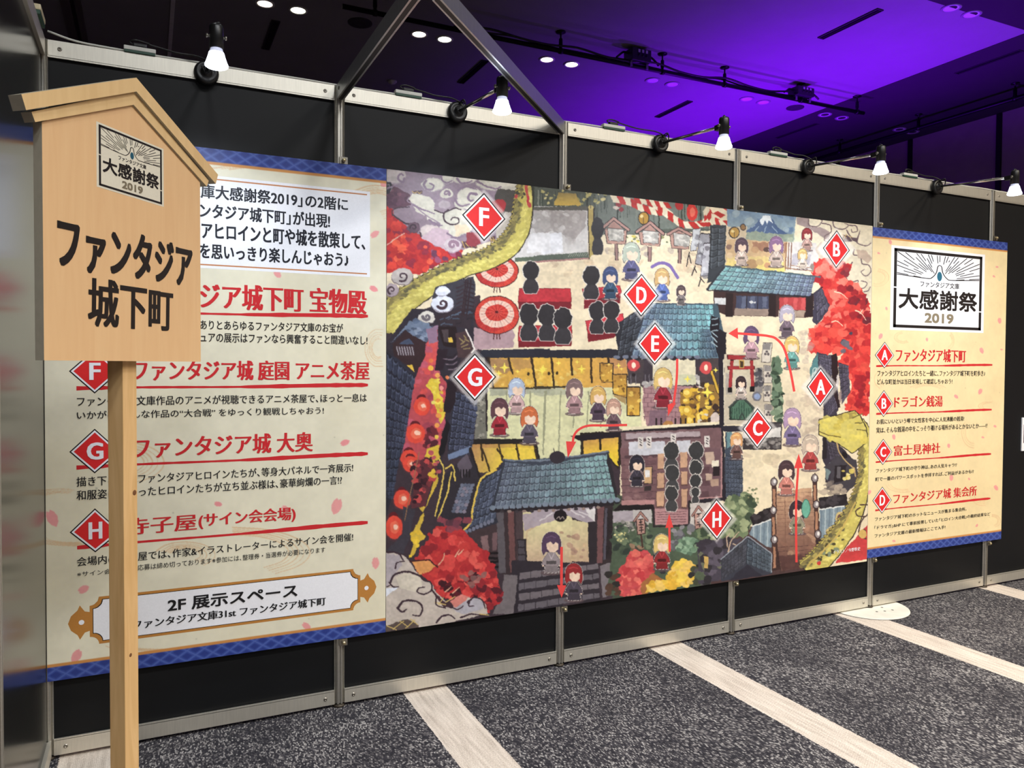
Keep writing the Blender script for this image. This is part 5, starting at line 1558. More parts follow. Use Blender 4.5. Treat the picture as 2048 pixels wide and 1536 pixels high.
P = T('8', 995, 160, 1080, 158, 1078, 325, 992, 328); sh.fill(P, INKD, .4); sh.fill(T('8', 1000, 165, 1074, 163, 1072, 318, 998, 320), (206, 166, 122), .3); sh.fill(T('8', 1008, 195, 1055, 192, 1054, 262, 1008, 265), (226, 222, 220), .3)
sh.fill(T('8', 995, 345, 1070, 340, 1065, 390, 1000, 395), (56, 48, 50), .5)
sh.fill(T('8', 1100, 560, 1425, 570, 1422, 715, 1105, 720), (176, 132, 134), .6)
for k in range(5):
    sh.line(T('8', 1120, 600 + k * 24, 1400, 590 + k * 24), 1.3, (112, 76, 84), .7)
sh.fill(T('8', 770, 520, 1090, 520, 1100, 575, 700, 585), (32, 26, 30), .5); sh.fill(T('8', 785, 480, 1100, 478, 1100, 522, 785, 530), (178, 130, 130), .6)
sh.fill(T('8', 1425, 485, 1640, 465, 1640, 505, 1430, 510), (36, 30, 34), .5)
sh.line(T('8', 1085, 575, 1095, 740, 1430, 720, 1430, 500), 3.5, (44, 36, 42), .5)
sh.line(T('9', 240, -20, 235, 500, 0, 520), 6, (40, 36, 44), .5); sh.line(T('9', 222, -20, 220, 480, -20, 498), 3, (176, 132, 132), .4)
# slate wall column right of the school room
sh.fill(T('6', 262, 1040, 420, 1100, 435, 1320, 440, 1560, 250, 1560), (64, 72, 86), .8)
sh.tiles(T('9', 262, 60, 432, 60, 440, 480, 262, 480), 9, 6, (66, 74, 90), (74, 82, 96), (34, 36, 46), (110, 120, 136), 15, .9)
sh.fill(T('6', 275, 1040, 330, 1040, 320, 1180, 270, 1220), (104, 140, 146), 1.2)

# --- entrance gate at the bottom
sh.fill(T('7', 640, 130, 790, 60, 850, 260, 780, 560, 720, 720, 560, 640, 480, 560, 560, 200), (48, 44, 52), .9)
sh.fill(T('7', 660, 120, 740, 30, 790, 140, 700, 240), (96, 86, 98), .8)
for k in range(4):
    sh.line(T('7', 690 + k * 24, 170, 690 + k * 24, 230), 2.6, (30, 26, 30), .4)
rg = random.Random(8)
for r in range(9):
    for cc in range(4):
        sh.ell(*T('7', 700 - r * 9 + cc * 30, 300 + r * 28)[0], 4.2, 3.6, rg.choice([(112, 118, 138), (92, 98, 118), (132, 124, 140)]), .6)
for P in ((560, 160, 620, 130, 640, 260), (610, 190, 570, 380, 500, 580), (545, 190, 510, 400, 470, 560), (500, 60, 540, 160, 530, 280)):
    sh.curve(T('7', *P), 2.2, (226, 196, 92), .8)
sh.fill(T('7', 330, 480, 400, 470, 470, 330, 500, 260, 470, 100, 520, 60, 490, 0, 450, -10, 440, 80, 480, 200, 420, 400, 380, 500, 310, 640, 260, 740, 280, 800, 250, 930, 290, 900, 330, 800, 390, 740, 340, 690, 380, 560), (212, 178, 66), 1.2)
sh.blobs(T('7', 260, 700, 350, 680, 330, 800, 280, 920, 250, 920), 12, 3, 6, [(238, 200, 60), (226, 186, 56)], 1, 1, 55)
sh.fill(T('7', 280, 100, 440, 60, 500, 180, 440, 300, 380, 480, 270, 500, 300, 240), (92, 46, 54), 1.8)
sh.blobs(T('7', 280, 100, 440, 60, 490, 180, 420, 320, 300, 460), 30, 4, 9, [(128, 56, 62), (70, 34, 44), (196, 74, 74), (54, 28, 38)], 1.5, 1, 56)
sh.blobs(T('7', 430, -10, 500, 100, 500, 260, 420, 300), 12, 3, 6, [(236, 196, 66), (222, 176, 58), (186, 86, 92)], 1, 1, 57)
sh.fill(T('7', 50, -20, 190, -20, 120, 300, 60, 560, 50, 560), (42, 42, 54), .9)
sh.tiles(T('7', 50, -20, 180, -20, 110, 420, 40, 420), 8, 3, (46, 50, 66), (56, 62, 82), (26, 26, 34), (90, 98, 122), 16, .9)
sh.fill(T('7', 200, 480, 300, 520, 250, 760, 200, 880, 50, 860, 190, 720), (62, 58, 68), 1.2)
sh.line(T('7', 335, 20, 210, 600), 1.6, (150, 110, 80), .4)
sh.fill(T('7', 770, 700, 1010, 600, 1030, 900, 960, 1040, 860, 960), (66, 52, 56), 1.0)
sh.fill(T('7', 860, 740, 920, 720, 930, 860, 880, 880), (128, 100, 102), 1.0); sh.fill(T('7', 960, 710, 1000, 700, 1000, 850, 960, 860), (110, 84, 88), 1.0)
for q in ((860, 885, 1020, 880), (870, 915, 1030, 930), (930, 960, 1020, 950), (960, 1000, 1040, 990)):
    sh.line(T('7', *q), 5, (26, 20, 24), .8)
# gate openings
sh.grad(T('8', -280, 560, 480, 700, 470, 1080, -300, 1000), (216, 206, 158), (196, 168, 136), T('8', 200, 660)[0], T('8', 250, 1050)[0], .8)
sh.fill(T('7', 1240, 560, 1536, 520, 1536, 1010, 1250, 1010), (206, 180, 142), .8)
sh.grad(T('7', 1260, 700, 1500, 560, 1640, 560, 1640, 1060, 1255, 1000), (222, 212, 162), (196, 166, 140), T('7', 1450, 620)[0], T('7', 1450, 1000)[0], .8)
sh.blobs(T('8', 200, 780, 460, 800, 450, 1050, 220, 1040), 14, 3, 8, [(176, 140, 120), (206, 176, 138), (160, 126, 112)], 1, .8, 58)
sh.fill(T('7', 1215, 550, 1490, 510, 1490, 600, 1340, 650, 1230, 690), (172, 158, 166), 1.2)
sh.fill(T('8', -100, 560, 530, 540, 530, 700, 420, 690, 250, 620, 60, 640, -60, 690), (168, 156, 166), 1.0)
for q in ((270, 570, 420, 640), (380, 590, 520, 650), (120, 600, 0, 680)):
    sh.line(T('8', *q), 3, (206, 198, 202), 1.0)
sh.fill(T('8', 440, 560, 530, 560, 530, 700, 470, 640), (218, 214, 214), 1.0)
# posts
sh.fill(T('7', 995, 520, 1215, 510, 1225, 1060, 1040, 1060), (58, 46, 50), .8)
for x, wd, c in ((1025, 60, (92, 86, 92)), (1115, 50, (108, 72, 72)), (1185, 60, (74, 60, 64))):
    sh.fill(T('7', x - wd / 2, 520, x + wd / 2, 518, x + wd / 2 + 20, 1050, x - wd / 2 + 20, 1050), c, .8)
sh.fill(T('7', 1170, 760, 1250, 760, 1255, 1040, 1185, 1060), (42, 36, 42), .8)
for k in range(4):
    sh.fill(T('7', 1178, 775 + k * 62, 1232, 772 + k * 62, 1240, 822 + k * 62, 1182, 826 + k * 62), (76, 70, 78), .8)
sh.fill(T('8', 460, 690, 545, 690, 545, 1100, 470, 1100), (46, 40, 46), .7)
sh.fill(T('8', 540, 540, 700, 530, 700, 1080, 600, 1110, 540, 1110), (54, 44, 48), .8)
sh.fill(T('8', 552, 548, 612, 545, 600, 1080, 548, 1095), (112, 76, 78), .8); sh.fill(T('8', 622, 560, 650, 560, 630, 1050, 608, 1050), (84, 80, 92), .8)
for k in range(4):
    sh.line(T('8', 650 + k * 14, 580, 640 + k * 14, 1040), 1.4, (28, 24, 28), .4)
# steps
sh.fill(T('7', 1185, 1000, 1560, 1010, 1560, 1400, 1140, 1400), (46, 40, 48), .6)
sh.fill(T('8', -270, 1060, 560, 1090, 580, 1470, -280, 1470), (48, 42, 50), .6)
for k in range(5):
    yl = 1060 + k * 90
    P = [T('7', 1190 - k * 3, yl - 12)[0], T('8', 555 + k * 5, 1092 + k * 92)[0], T('8', 560 + k * 5, 1140 + k * 92)[0], T('7', 1188 - k * 3, yl + 48)[0]]
    sh.fill(P, (102, 96, 104) if k % 2 else (112, 104, 110), .8)
    for j in range(7):
        f = j / 7 + (.07 if k % 2 else 0)
        sh.line([(P[0][0] + (P[1][0] - P[0][0]) * f, P[0][1] + (P[1][1] - P[0][1]) * f), (P[3][0] + (P[2][0] - P[3][0]) * f, P[3][1] + (P[2][1] - P[3][1]) * f)], 1.2, (52, 46, 54), .4)
sh.fill(T('7', 1060, 1060, 1180, 1070, 1140, 1400, 960, 1400, 1040, 1240), (116, 108, 112), 1.2)
sh.fill(T('8', 575, 1110, 690, 1080, 680, 1390, 600, 1420), (124, 116, 122), 1.0)
# gate roof
sh.fill(T('7', 840, 260, 1010, 170, 1065, 90, 1060, 260, 970, 500, 1010, 620, 900, 660, 700, 720, 770, 560), (46, 48, 60), .8)
sh.tiles(T('7', 850, 280, 1050, 140, 985, 590, 760, 660), 7, 5, (60, 66, 84), (76, 84, 104), (30, 32, 42), (128, 138, 162), 17, .9)
for k in range(8):
    sh.ell(*T('7', 735 + k * 32, 700 - k * 14)[0], 3.6, 4.6, (112, 116, 136), .5)
sh.curve(T('7', 990, 170, 860, 250, 820, 380, 790, 520, 770, 620, 700, 700), 3.0, (226, 192, 84), 1.0)
GR = [T('7', 1062, 95)[0], T('8', 642, 40)[0], T('8', 742, 478)[0], T('7', 962, 495)[0]]
sh.tiles(GR, 7, 22, (88, 94, 112), (132, 172, 172), (48, 50, 64), (150, 166, 178), 18, .6)
sh.line([T('7', 1055, 92)[0], T('8', 0, 130)[0], T('8', 650, 25)[0]], 6, (62, 68, 82), .8); sh.line([T('7', 1060, 86)[0], T('8', 0, 108)[0], T('8', 650, 14)[0]], 3, (112, 122, 138), .8)
sh.line([T('7', 1062, 95)[0], T('7', 962, 495)[0]], 5, (52, 56, 68), .6)
sh.fill(T('8', 650, 20, 700, 200, 750, 480, 745, 520, 690, 330, 640, 120), (44, 40, 46), .8)
for k in range(20):
    f = k / 19.0
    p = (np.array(GR[3]) * (1 - f) + np.array(GR[2]) * f)
    sh.ell(p[0], p[1] + 3, 6.4, 5.5, (36, 34, 42), .5); sh.ell(p[0], p[1], 6, 5, (118, 130, 146), .5)
sh.line([T('7', 990, 520)[0], T('8', 0, 560)[0], T('8', 700, 520)[0]], 6, (38, 32, 38), .8)
for k in range(14):
    f = k / 13.0
    p = np.array(T('7', 1040, 525)[0]) * (1 - f) + np.array(T('8', 560, 550)[0]) * f
    sh.ell(p[0], p[1] + 2 * math.sin(f * 3), 4, 3, (150, 128, 120) if k % 2 else (60, 54, 60), .5)
sh.ell(*T('8', 195, 632)[0], 13, 12, (28, 22, 28), .4); sh.curve(T('8', 160, 660, 185, 640, 195, 665, 215, 640, 232, 660), 1.6, (150, 136, 130), .3)
# little dark helmet peeping over the gate roof
sh.ell(*T('8', 165, 70)[0], 15.5, 12.5, (52, 46, 54), .4); sh.line(T('5', 150, 1380, 138, 1310), 3.5, (52, 46, 54), .3, wd2=1)
# red maple left of the gate
M4 = T('7', 470, 660, 590, 640, 720, 690, 780, 760, 880, 860, 960, 990, 1000, 1090, 1040, 1240, 930, 1390, 760, 1400, 560, 1260, 350, 1070, 300, 930, 400, 780)
sh.fill(M4, (190, 52, 54), 2.2)
sh.blobs(M4, 110, 5, 12, [(220, 74, 70), (206, 62, 60), (176, 44, 50), (140, 38, 46), (228, 90, 82)], 2.2, 1, 59)
sh.blobs(T('7', 480, 1060, 900, 1080, 1040, 1250, 920, 1390, 760, 1390, 560, 1240), 46, 5, 11, [(122, 32, 42), (92, 30, 40), (150, 40, 48), (66, 28, 36)], 2, 1, 60)
sh.blobs(T('7', 700, 1020, 900, 1040, 880, 1150, 720, 1160), 14, 4, 8, [(150, 96, 92), (120, 84, 84), (176, 110, 104)], 1.4, 1, 61, .35)
sh.blobs(T('7', 480, 580, 760, 600, 740, 700, 560, 680), 14, 5, 10, [(112, 58, 72), (140, 66, 78), (84, 50, 62)], 1.6, .9, 62)
for P in ((500, 980, 540, 930, 552, 880), (640, 910, 680, 850), (670, 890, 715, 850), (560, 1210, 610, 1160), (620, 1220, 680, 1170)):
    sh.curve(T('7', *P), 2.4, (222, 170, 140), .5, 1.0)
sh.fill(T('7', 270, 950, 430, 940, 470, 990, 400, 1050, 330, 1060), (226, 156, 92), 1.6)
sh.line(T('7', 250, 950, 420, 935, 490, 1000), 2.6, (70, 34, 36), .6)
# clouds in the lower left corner
sh.fill(T('7', 45, 860, 130, 870, 230, 920, 290, 1010, 360, 1100, 440, 1130, 470, 1200, 560, 1290, 620, 1340, 720, 1260, 860, 1260, 910, 1330, 920, 1400, 480, 1500, 45, 1545), (198, 186, 176), .9)
sh.fill(T('7', 45, 880, 170, 900, 190, 980, 130, 1060, 60, 1160, 45, 1160), (176, 166, 172), 1.2)
sh.fill(T('7', 45, 1180, 160, 1170, 90, 1220, 45, 1260), (228, 232, 244), .8)
sh.fill(T('7', 130, 1080, 240, 1040, 340, 1080, 360, 1160, 300, 1220, 180, 1180), (216, 206, 190), 1.2)
sh.fill(T('7', 450, 1200, 560, 1300, 680, 1240, 620, 1350, 540, 1340), (70, 48, 56), 1.0)
sh.fill(T('7', 600, 1290, 690, 1230, 760, 1250, 720, 1330, 650, 1350), (214, 130, 120), 1.2)
sh.fill(T('7', 740, 1290, 830, 1260, 890, 1310, 880, 1360, 700, 1400, 620, 1360), (176, 172, 182), 1.2)
sh.fill(T('7', 45, 1500, 230, 1440, 330, 1490, 320, 1520, 45, 1545), (92, 78, 74), 1.0)
for q in ((60, 1500, 140, 1535), (110, 1530, 200, 1460), (170, 1460, 240, 1510), (220, 1520, 300, 1450), (260, 1440, 320, 1490), (470, 1300, 560, 1320), (500, 1320, 540, 1260), (560, 1300, 640, 1250), (850, 1400, 930, 1410)):
    sh.line(T('7', *q), 1.8, (212, 184, 110), .3)
DL = (62, 44, 54)
for P, wd in (((50, 870, 150, 880, 200, 940), 3.0), ((130, 1010, 150, 960, 210, 950), 2.4), ((90, 1130, 130, 1060, 240, 1040, 330, 1070, 370, 1110, 430, 1130, 440, 1190, 380, 1230, 320, 1215, 330, 1180, 380, 1170), 3.2), ((80, 1130, 110, 1165, 160, 1165), 2.6), ((60, 1165, 90, 1150), 2.4),
              ((150, 1350, 200, 1290, 300, 1290, 360, 1340, 340, 1410, 280, 1410), 3.6), ((150, 1350, 190, 1380, 230, 1360), 3.4), ((480, 1470, 530, 1420, 600, 1410, 640, 1440), 3.0), ((690, 1430, 780, 1400, 900, 1420), 3.0), ((750, 1300, 800, 1260, 870, 1280, 900, 1350), 3.0), ((760, 1290, 760, 1330, 800, 1330), 2.6), ((600, 1330, 660, 1360, 710, 1330), 2.4), ((440, 1190, 480, 1250, 480, 1320, 560, 1350), 3.0)):
    sh.curve(T('7', *P), wd, DL, .6, wd * .6)

# --- garden right of the gate
sh.fill(T('8', 700, 585, 1060, 575, 1080, 745, 1435, 735, 1640, 740, 1640, 1350, 640, 1400, 690, 1000), (78, 92, 74), .9)
sh.fill(T('8', 700, 590, 900, 580, 910, 690, 700, 695), (170, 160, 168), .8); sh.fill(T('8', 890, 575, 1070, 570, 1070, 700, 900, 690), (190, 184, 182), .8)
sh.fill(T('8', 1440, 520, 1640, 500, 1640, 760, 1440, 730), (200, 192, 186), .8)
sh.blobs(T('8', 720, 690, 1060, 690, 1060, 780, 720, 780), 36, 2, 5, [(140, 136, 132), (100, 98, 98), (60, 60, 62), (176, 170, 160)], .7, 1, 63)
sh.blobs(T('8', 700, 760, 1080, 760, 1080, 1000, 700, 1000), 40, 3, 9, [(92, 108, 86), (66, 80, 66), (112, 126, 98), (50, 60, 54)], 1.4, 1, 64)
sh.blobs(T('8', 710, 780, 840, 780, 840, 880, 710, 900), 12, 1.6, 3, [(214, 206, 146), (190, 184, 126)], .5, 1, 65)
sh.blobs(T('8', 1270, 740, 1500, 740, 1440, 820, 1280, 830), 8, 5, 9, [(120, 118, 124), (146, 142, 146), (88, 86, 92)], .8, 1, 66)
sh.blobs(T('8', 1270, 830, 1340, 830, 1320, 960, 1260, 950), 10, 3, 6, [(128, 128, 132), (96, 96, 100)], .8, 1, 67)
BR = T('8', 720, 1200, 800, 1090, 870, 990, 950, 960, 1030, 990, 1090, 1060, 1090, 1180, 960, 1300, 980, 1390, 760, 1410, 740, 1300)
sh.blobs(T('8', 860, 900, 1010, 900, 1000, 980, 870, 970), 10, 3, 7, [(70, 66, 58), (150, 120, 96), (112, 84, 66)], 1.4, 1, 68)
sh.fill(BR, (204, 74, 76), 2.0); sh.blobs(BR, 46, 4, 9, [(222, 96, 92), (190, 58, 64), (232, 112, 100), (208, 78, 84)], 1.8, 1, 69)
sh.fill(T('8', 960, 1290, 1090, 1180, 1180, 1240, 1080, 1350, 980, 1390), (166, 106, 62), 1.6)
BY = T('8', 1000, 1360, 1100, 1260, 1220, 1240, 1220, 1180, 1300, 1060, 1400, 1080, 1490, 1100, 1520, 1180, 1440, 1290, 1240, 1340)
sh.fill(BY, (232, 190, 70), 1.8); sh.blobs(BY, 36, 4, 10, [(242, 206, 84), (226, 176, 58), (236, 196, 100)], 1.6, 1, 70)
BG = T('8', 1310, 920, 1370, 830, 1480, 840, 1570, 900, 1500, 990, 1400, 1000, 1340, 980)
sh.fill(BG, (128, 158, 132), 1.6); sh.blobs(BG, 24, 3, 7, [(148, 176, 148), (108, 138, 112), (90, 116, 96)], 1.4, 1, 71)
sh.blobs(T('8', 1500, 800, 1640, 780, 1640, 1000, 1500, 980), 26, 3, 8, [(84, 104, 80), (112, 136, 108), (50, 60, 54)], 1.4, 1, 72)
sh.blobs(T('8', 1440, 1080, 1640, 1040, 1640, 1300, 1460, 1290), 26, 4, 9, [(70, 74, 58), (104, 104, 72), (46, 44, 46), (84, 78, 84)], 1.4, 1, 73)
sh.blobs(T('8', 650, 1150, 760, 1150, 760, 1380, 650, 1390), 16, 4, 9, [(60, 66, 54), (46, 42, 42), (84, 60, 50)], 1.4, 1, 74)
sh.blobs(T('8', 1100, 1000, 1260, 980, 1240, 1180, 1110, 1160), 14, 4, 8, [(66, 74, 66), (52, 50, 54), (90, 96, 80)], 1.4, 1, 75)


def signlet(pk, wd, hgt, post):
    x, y = pk
    if post:
        sh.line(T('8', x + 5, y + 200, x + 20, y + 330), 3.4, (70, 46, 42), .4)
    sh.fill(T('8', x - wd * .75, y + 70, x + wd * .75, y + 62, x + wd * .8, y + hgt, x - wd * .55, y + hgt + 12), (56, 36, 38), .4)
    sh.fill(T('8', x - wd * .62, y + 66, x + wd * .64, y + 60, x + wd * .68, y + hgt - 6, x - wd * .46, y + hgt + 4), (184, 142, 130), .4)
    sh.line(T('8', x - wd, y + 84, x, y, x + wd * 1.1, y + 78), 5.0, (64, 42, 42), .4); sh.line(T('8', x - wd, y + 84, x, y, x + wd * 1.1, y + 78), 3.0, (170, 126, 116), .4)
    for k in range(5):
        sh.line(T('8', x - 14 + (k % 2) * 6, y + 70 + k * 26, x + 24 - (k % 2) * 8, y + 64 + k * 26), 2.0, (46, 34, 36), .6)
    sh.line(T('8', x + 3, y + 66, x + 10, y + 190), 1.8, (46, 34, 36), .6)


signlet((965, 600), 60, 205, True); signlet((1522, 545), 60, 205, False)
# green bush, low slate wall, bridge and moat (lower right)
GB = T('9', 250, 520, 300, 470, 400, 480, 470, 440, 560, 520, 550, 620, 540, 740, 480, 860, 330, 900, 210, 1010, 20, 1000, -20, 820, 20, 780, 200, 820, 330, 690, 250, 600)
sh.fill(GB, (104, 118, 88), 1.6)
sh.blobs(GB, 76, 4, 11, [(142, 154, 116), (118, 134, 100), (88, 104, 78), (158, 168, 128), (62, 76, 60)], 1.8, 1, 76)
sh.fill(T('9', -20, 950, 300, 900, 420, 900, 300, 1080, 210, 1330, -20, 1370), (72, 66, 78), 1.4)
sh.blobs(T('9', -20, 950, 280, 900, 260, 1060, 210, 1320, -20, 1360), 34, 4, 10, [(96, 88, 102), (58, 52, 62), (110, 112, 92), (50, 46, 52), (84, 96, 76)], 1.6, 1, 77)
for P in ((280, 990, 270, 880), (270, 900, 310, 850), (290, 1040, 320, 930, 400, 840), (340, 960, 380, 980)):
    sh.curve(T('9', *P), 2.4, (196, 170, 146), .5, 1.2)
sh.blobs(T('9', 480, 380, 600, 400, 600, 560, 500, 520), 20, 1.2, 2.6, [(110, 122, 90), (150, 150, 110)], .6, 1, 78)
sh.fill(T('9', 40, 1090, 90, 1100, 80, 1210, 40, 1210), (206, 170, 96), 1.0)
sh.fill(T('9', 510, 680, 720, 590, 735, 720, 540, 770), (36, 32, 36), 1.0); sh.fill(T('9', 1215, 490, 1500, 445, 1510, 580, 1230, 610), (38, 34, 40), 1.0)
sh.blobs(T('9', 520, 680, 720, 600, 730, 700, 540, 750), 14, 3, 6, [(64, 58, 62), (48, 44, 48)], .8, 1, 79); sh.blobs(T('9', 1230, 500, 1490, 460, 1500, 570, 1240, 600), 18, 3, 6, [(66, 60, 66), (50, 46, 52)], .8, 1, 80)
W1 = T('9', 500, 860, 540, 780, 730, 710, 745, 1000, 680, 990)
W2 = T('9', 1225, 615, 1510, 575, 1400, 780, 1290, 920, 1225, 920)
for W in (W1, W2):
    sh.fill(W, (128, 146, 158), .8)
    us = [p[0] for p in W]; vs = [p[1] for p in W]
    for k in range(7):
        x = min(us) + (max(us) - min(us)) * (k + .5) / 7
        w_, m_ = sh.mask([(x - 1.2, min(vs)), (x + 1.6, min(vs)), (x + .4, max(vs)), (x - 2.6, max(vs))], .8)
        _, mm_ = sh.mask(W, .5)
        if w_ is not None:
            sh.put(w_, m_ & sh.inside(sh.U[w_], sh.V[w_], W), (176, 190, 196) if k % 2 else (104, 122, 138), .8)
sh.curve(T('9', 540, 780, 640, 745, 730, 708), 2.0, (220, 222, 220), .8); sh.curve(T('9', 1230, 612, 1360, 590, 1505, 572), 2.0, (220, 222, 220), .8)
sh.fill(T('9', 735, 900, 800, 880, 830, 1220, 735, 1240), (62, 42, 40), 1.0)
BRG = T('9', 785, 425, 1140, 385, 1175, 700, 1190, 1100, 1120, 1200, 830, 1240, 780, 900)
sh.grad(BRG, (196, 156, 124), (112, 78, 70), T('9', 960, 420)[0], T('9', 980, 1150)[0], .7)
for r in range(19):
    y = 440 + r * 42
    sh.line(T('9', 790, y + 14, 1180, y - 12), 1.2, (134, 96, 82) if r < 13 else (84, 56, 54), .7, .8)
for x in (870, 960, 1060):
    sh.line(T('9', x, 440, x + 6, 1180), 1.3, (122, 86, 74), .5, .8)
sh.blobs(BRG, 30, 5, 13, [(206, 166, 134), (150, 108, 90), (176, 132, 108)], 1, .5, 81, .2)
sh.fill(T('9', 800, 1080, 1180, 1080, 1130, 1200, 840, 1240), (78, 50, 50), 2, .7)
for xs in ((757, 752, 760), (1175, 1190, 1205)):
    for k, (x, y) in enumerate(zip(xs, (330, 620, 920) if xs[0] < 900 else (290, 560, 865))):
        sh.fill(T('9', x - 22, y, x + 25, y, x + 28, y + 300, x - 20, y + 300), (70, 48, 46), .6)
        sh.fill(T('9', x - 12, y + 70, x + 14, y + 70, x + 18, y + 290, x - 8, y + 290), (176, 128, 100), .6)
        sh.ell(*T('9', x, y)[0], 7.4, 9, (62, 46, 48), .4); sh.fill(T('9', x - 8, y - 45, x + 8, y - 45, x + 5, y - 60), (62, 46, 48), .3); sh.ell(*T('9', x, y - 2)[0], 5.4, 7, (150, 140, 142), .3); sh.ell(*T('9', x + 6, y - 8)[0], 2.6, 4, (232, 228, 224), .3)
sh.fill(T('9', 1190, 920, 1280, 900, 1250, 1000, 1200, 1050), (52, 40, 44), 1.0)
R3 = T('9', 215, 1120, 480, 890, 500, 890, 730, 1060, 735, 1270, 215, 1345)
sh.fill(R3, (58, 60, 72), .7)
sh.tiles(T('9', 480, 900, 730, 1062, 735, 1262, 470, 1160), 6, 6, (72, 82, 94), (80, 92, 104), (36, 40, 50), (116, 128, 140), 19, .8)
sh.tiles(T('9', 225, 1125, 478, 905, 470, 1160, 225, 1330), 6, 7, (60, 60, 70), (70, 72, 82), (40, 40, 48), (92, 96, 108), 20, .8)
sh.fill(T('9', 300, 1330, 480, 1170, 640, 1290, 300, 1340), (48, 46, 58), 1.0)
sh.line(T('9', 215, 1120, 480, 890, 500, 890, 732, 1060, 732, 1250), 2.2, (150, 158, 168), .5)

# --- lower right corner: red field, serpent, small clouds
sh.fill(T('9', 1390, 1150, 1500, 1000, 1640, 850, 1720, 760, 1720, 1120, 1390, 1160), (200, 62, 64), .8)
for cx, cy, rx, ry in ((1400, 830, 110, 60), (1450, 690, 70, 60), (1320, 900, 50, 40)):
    sh.cloud(*T('9', cx, cy)[0], rx * .19, ry * .19, (204, 182, 122), (110, 76, 74), cx == 1450, 1, 2)
SRP = T('6', 1600, 960, 1680, 1080, 1700, 1300, 1690, 1480) + T('9', 1670, 350, 1610, 560, 1500, 780, 1370, 960, 1240, 1110, 1090, 1240)
for p, d, nn in serpent(SRP, [34, 30, 26, 22, 24, 32, 40, 44, 44, 44], 82):
    pass
sh.blobs(T('9', 1270, 960, 1400, 860, 1480, 900, 1380, 1060, 1230, 1150, 1150, 1150), 22, 2.5, 5, [(150, 160, 130), (90, 84, 56), (128, 140, 112), (74, 66, 46)], .8, 1, 83)
sh.curve(T('9', 1100, 1190, 1280, 1010, 1440, 830, 1590, 540), 3.0, (196, 170, 92), .5)
sh.ell(*T('9', 1218, 1160)[0], 4, 4, (206, 62, 58), .4)
for P in ((1640, 590, 1600, 620, 1610, 670, 1690, 680, 1730, 640), (1640, 560, 1730, 560), (1680, 690, 1640, 760, 1630, 880, 1700, 910), (1640, 840, 1690, 850, 1690, 820, 1660, 820)):
    sh.curve(T('9', *P), 2.0, (78, 58, 52), .4)
sh.ell(*T('9', 1665, 860)[0], 8, 9, (206, 170, 96), .6)
# plain wedge-shaped end of the serpent
HEAD = T('6', 1222, 920, 1420, 872, 1580, 826, 1640, 880, 1700, 1000, 1715, 1140, 1560, 1260, 1400, 1150, 1300, 1110, 1222, 1068)
sh.outline(HEAD, 3.4, (44, 38, 36), .6); sh.fill(HEAD, (208, 194, 104), .6)
sh.fill(T('6', 1380, 880, 1590, 830, 1610, 890, 1440, 930), (150, 132, 70), 1.2, .8)
sh.blobs(HEAD, 26, 4, 9, [(222, 206, 100), (192, 172, 74), (214, 196, 92)], 1.2, .7, 84)
sh.line(T('6', 1225, 1040, 1300, 1075, 1440, 1100), 2.0, (110, 92, 50), .5)
for q in ((1560, 900, 1660, 860), (1590, 960, 1690, 940), (1610, 1020, 1700, 1030)):
    sh.line(T('6', *q), 2.4, (120, 108, 62), .8)
sh.curve(T('6', 1400, 1150, 1430, 1260, 1520, 1370, 1580, 1420, 1590, 1500), 2.0, (190, 160, 110), .5)

# --- plain seated shadow figures and plain townsfolk
HALO = (228, 220, 212)


def shade(u, v, h, w_=None, halo=True, c=(50, 47, 51)):
    """seated dark back-view figure: u, v top of head"""
    w_ = w_ or h * .44
    rg_ = random.Random(int(u * 7 + v))
    tuft = []
    for k in range(15):
        a = math.pi * (1 + k / 14)
        r = 1 + rg_.uniform(-.03, .13)
        tuft.append((u + w_ * .54 * r * math.cos(a), v + h * .31 + h * .30 * r * math.sin(a)))
    tuft += [(u + w_ * .46, v + h * .46), (u + w_ * .22, v + h * .56), (u - w_ * .22, v + h * .56), (u - w_ * .46, v + h * .46)]
    body = [(u - w_ * .2, v + h * .5), (u + w_ * .2, v + h * .5), (u + w_ * .46, v + h * .66), (u + w_ * .54, v + h * .84), (u + w_ * .36, v + h * .98), (u - w_ * .4, v + h * .98), (u - w_ * .54, v + h * .84), (u - w_ * .46, v + h * .66)]
    if halo:
        sh.outline(tuft, 2.6, HALO, .3); sh.outline(body, 2.2, HALO, .3)
    sh.fill(body, tuple(k * 1.15 for k in c), .4); sh.fill(tuft, c, .3)


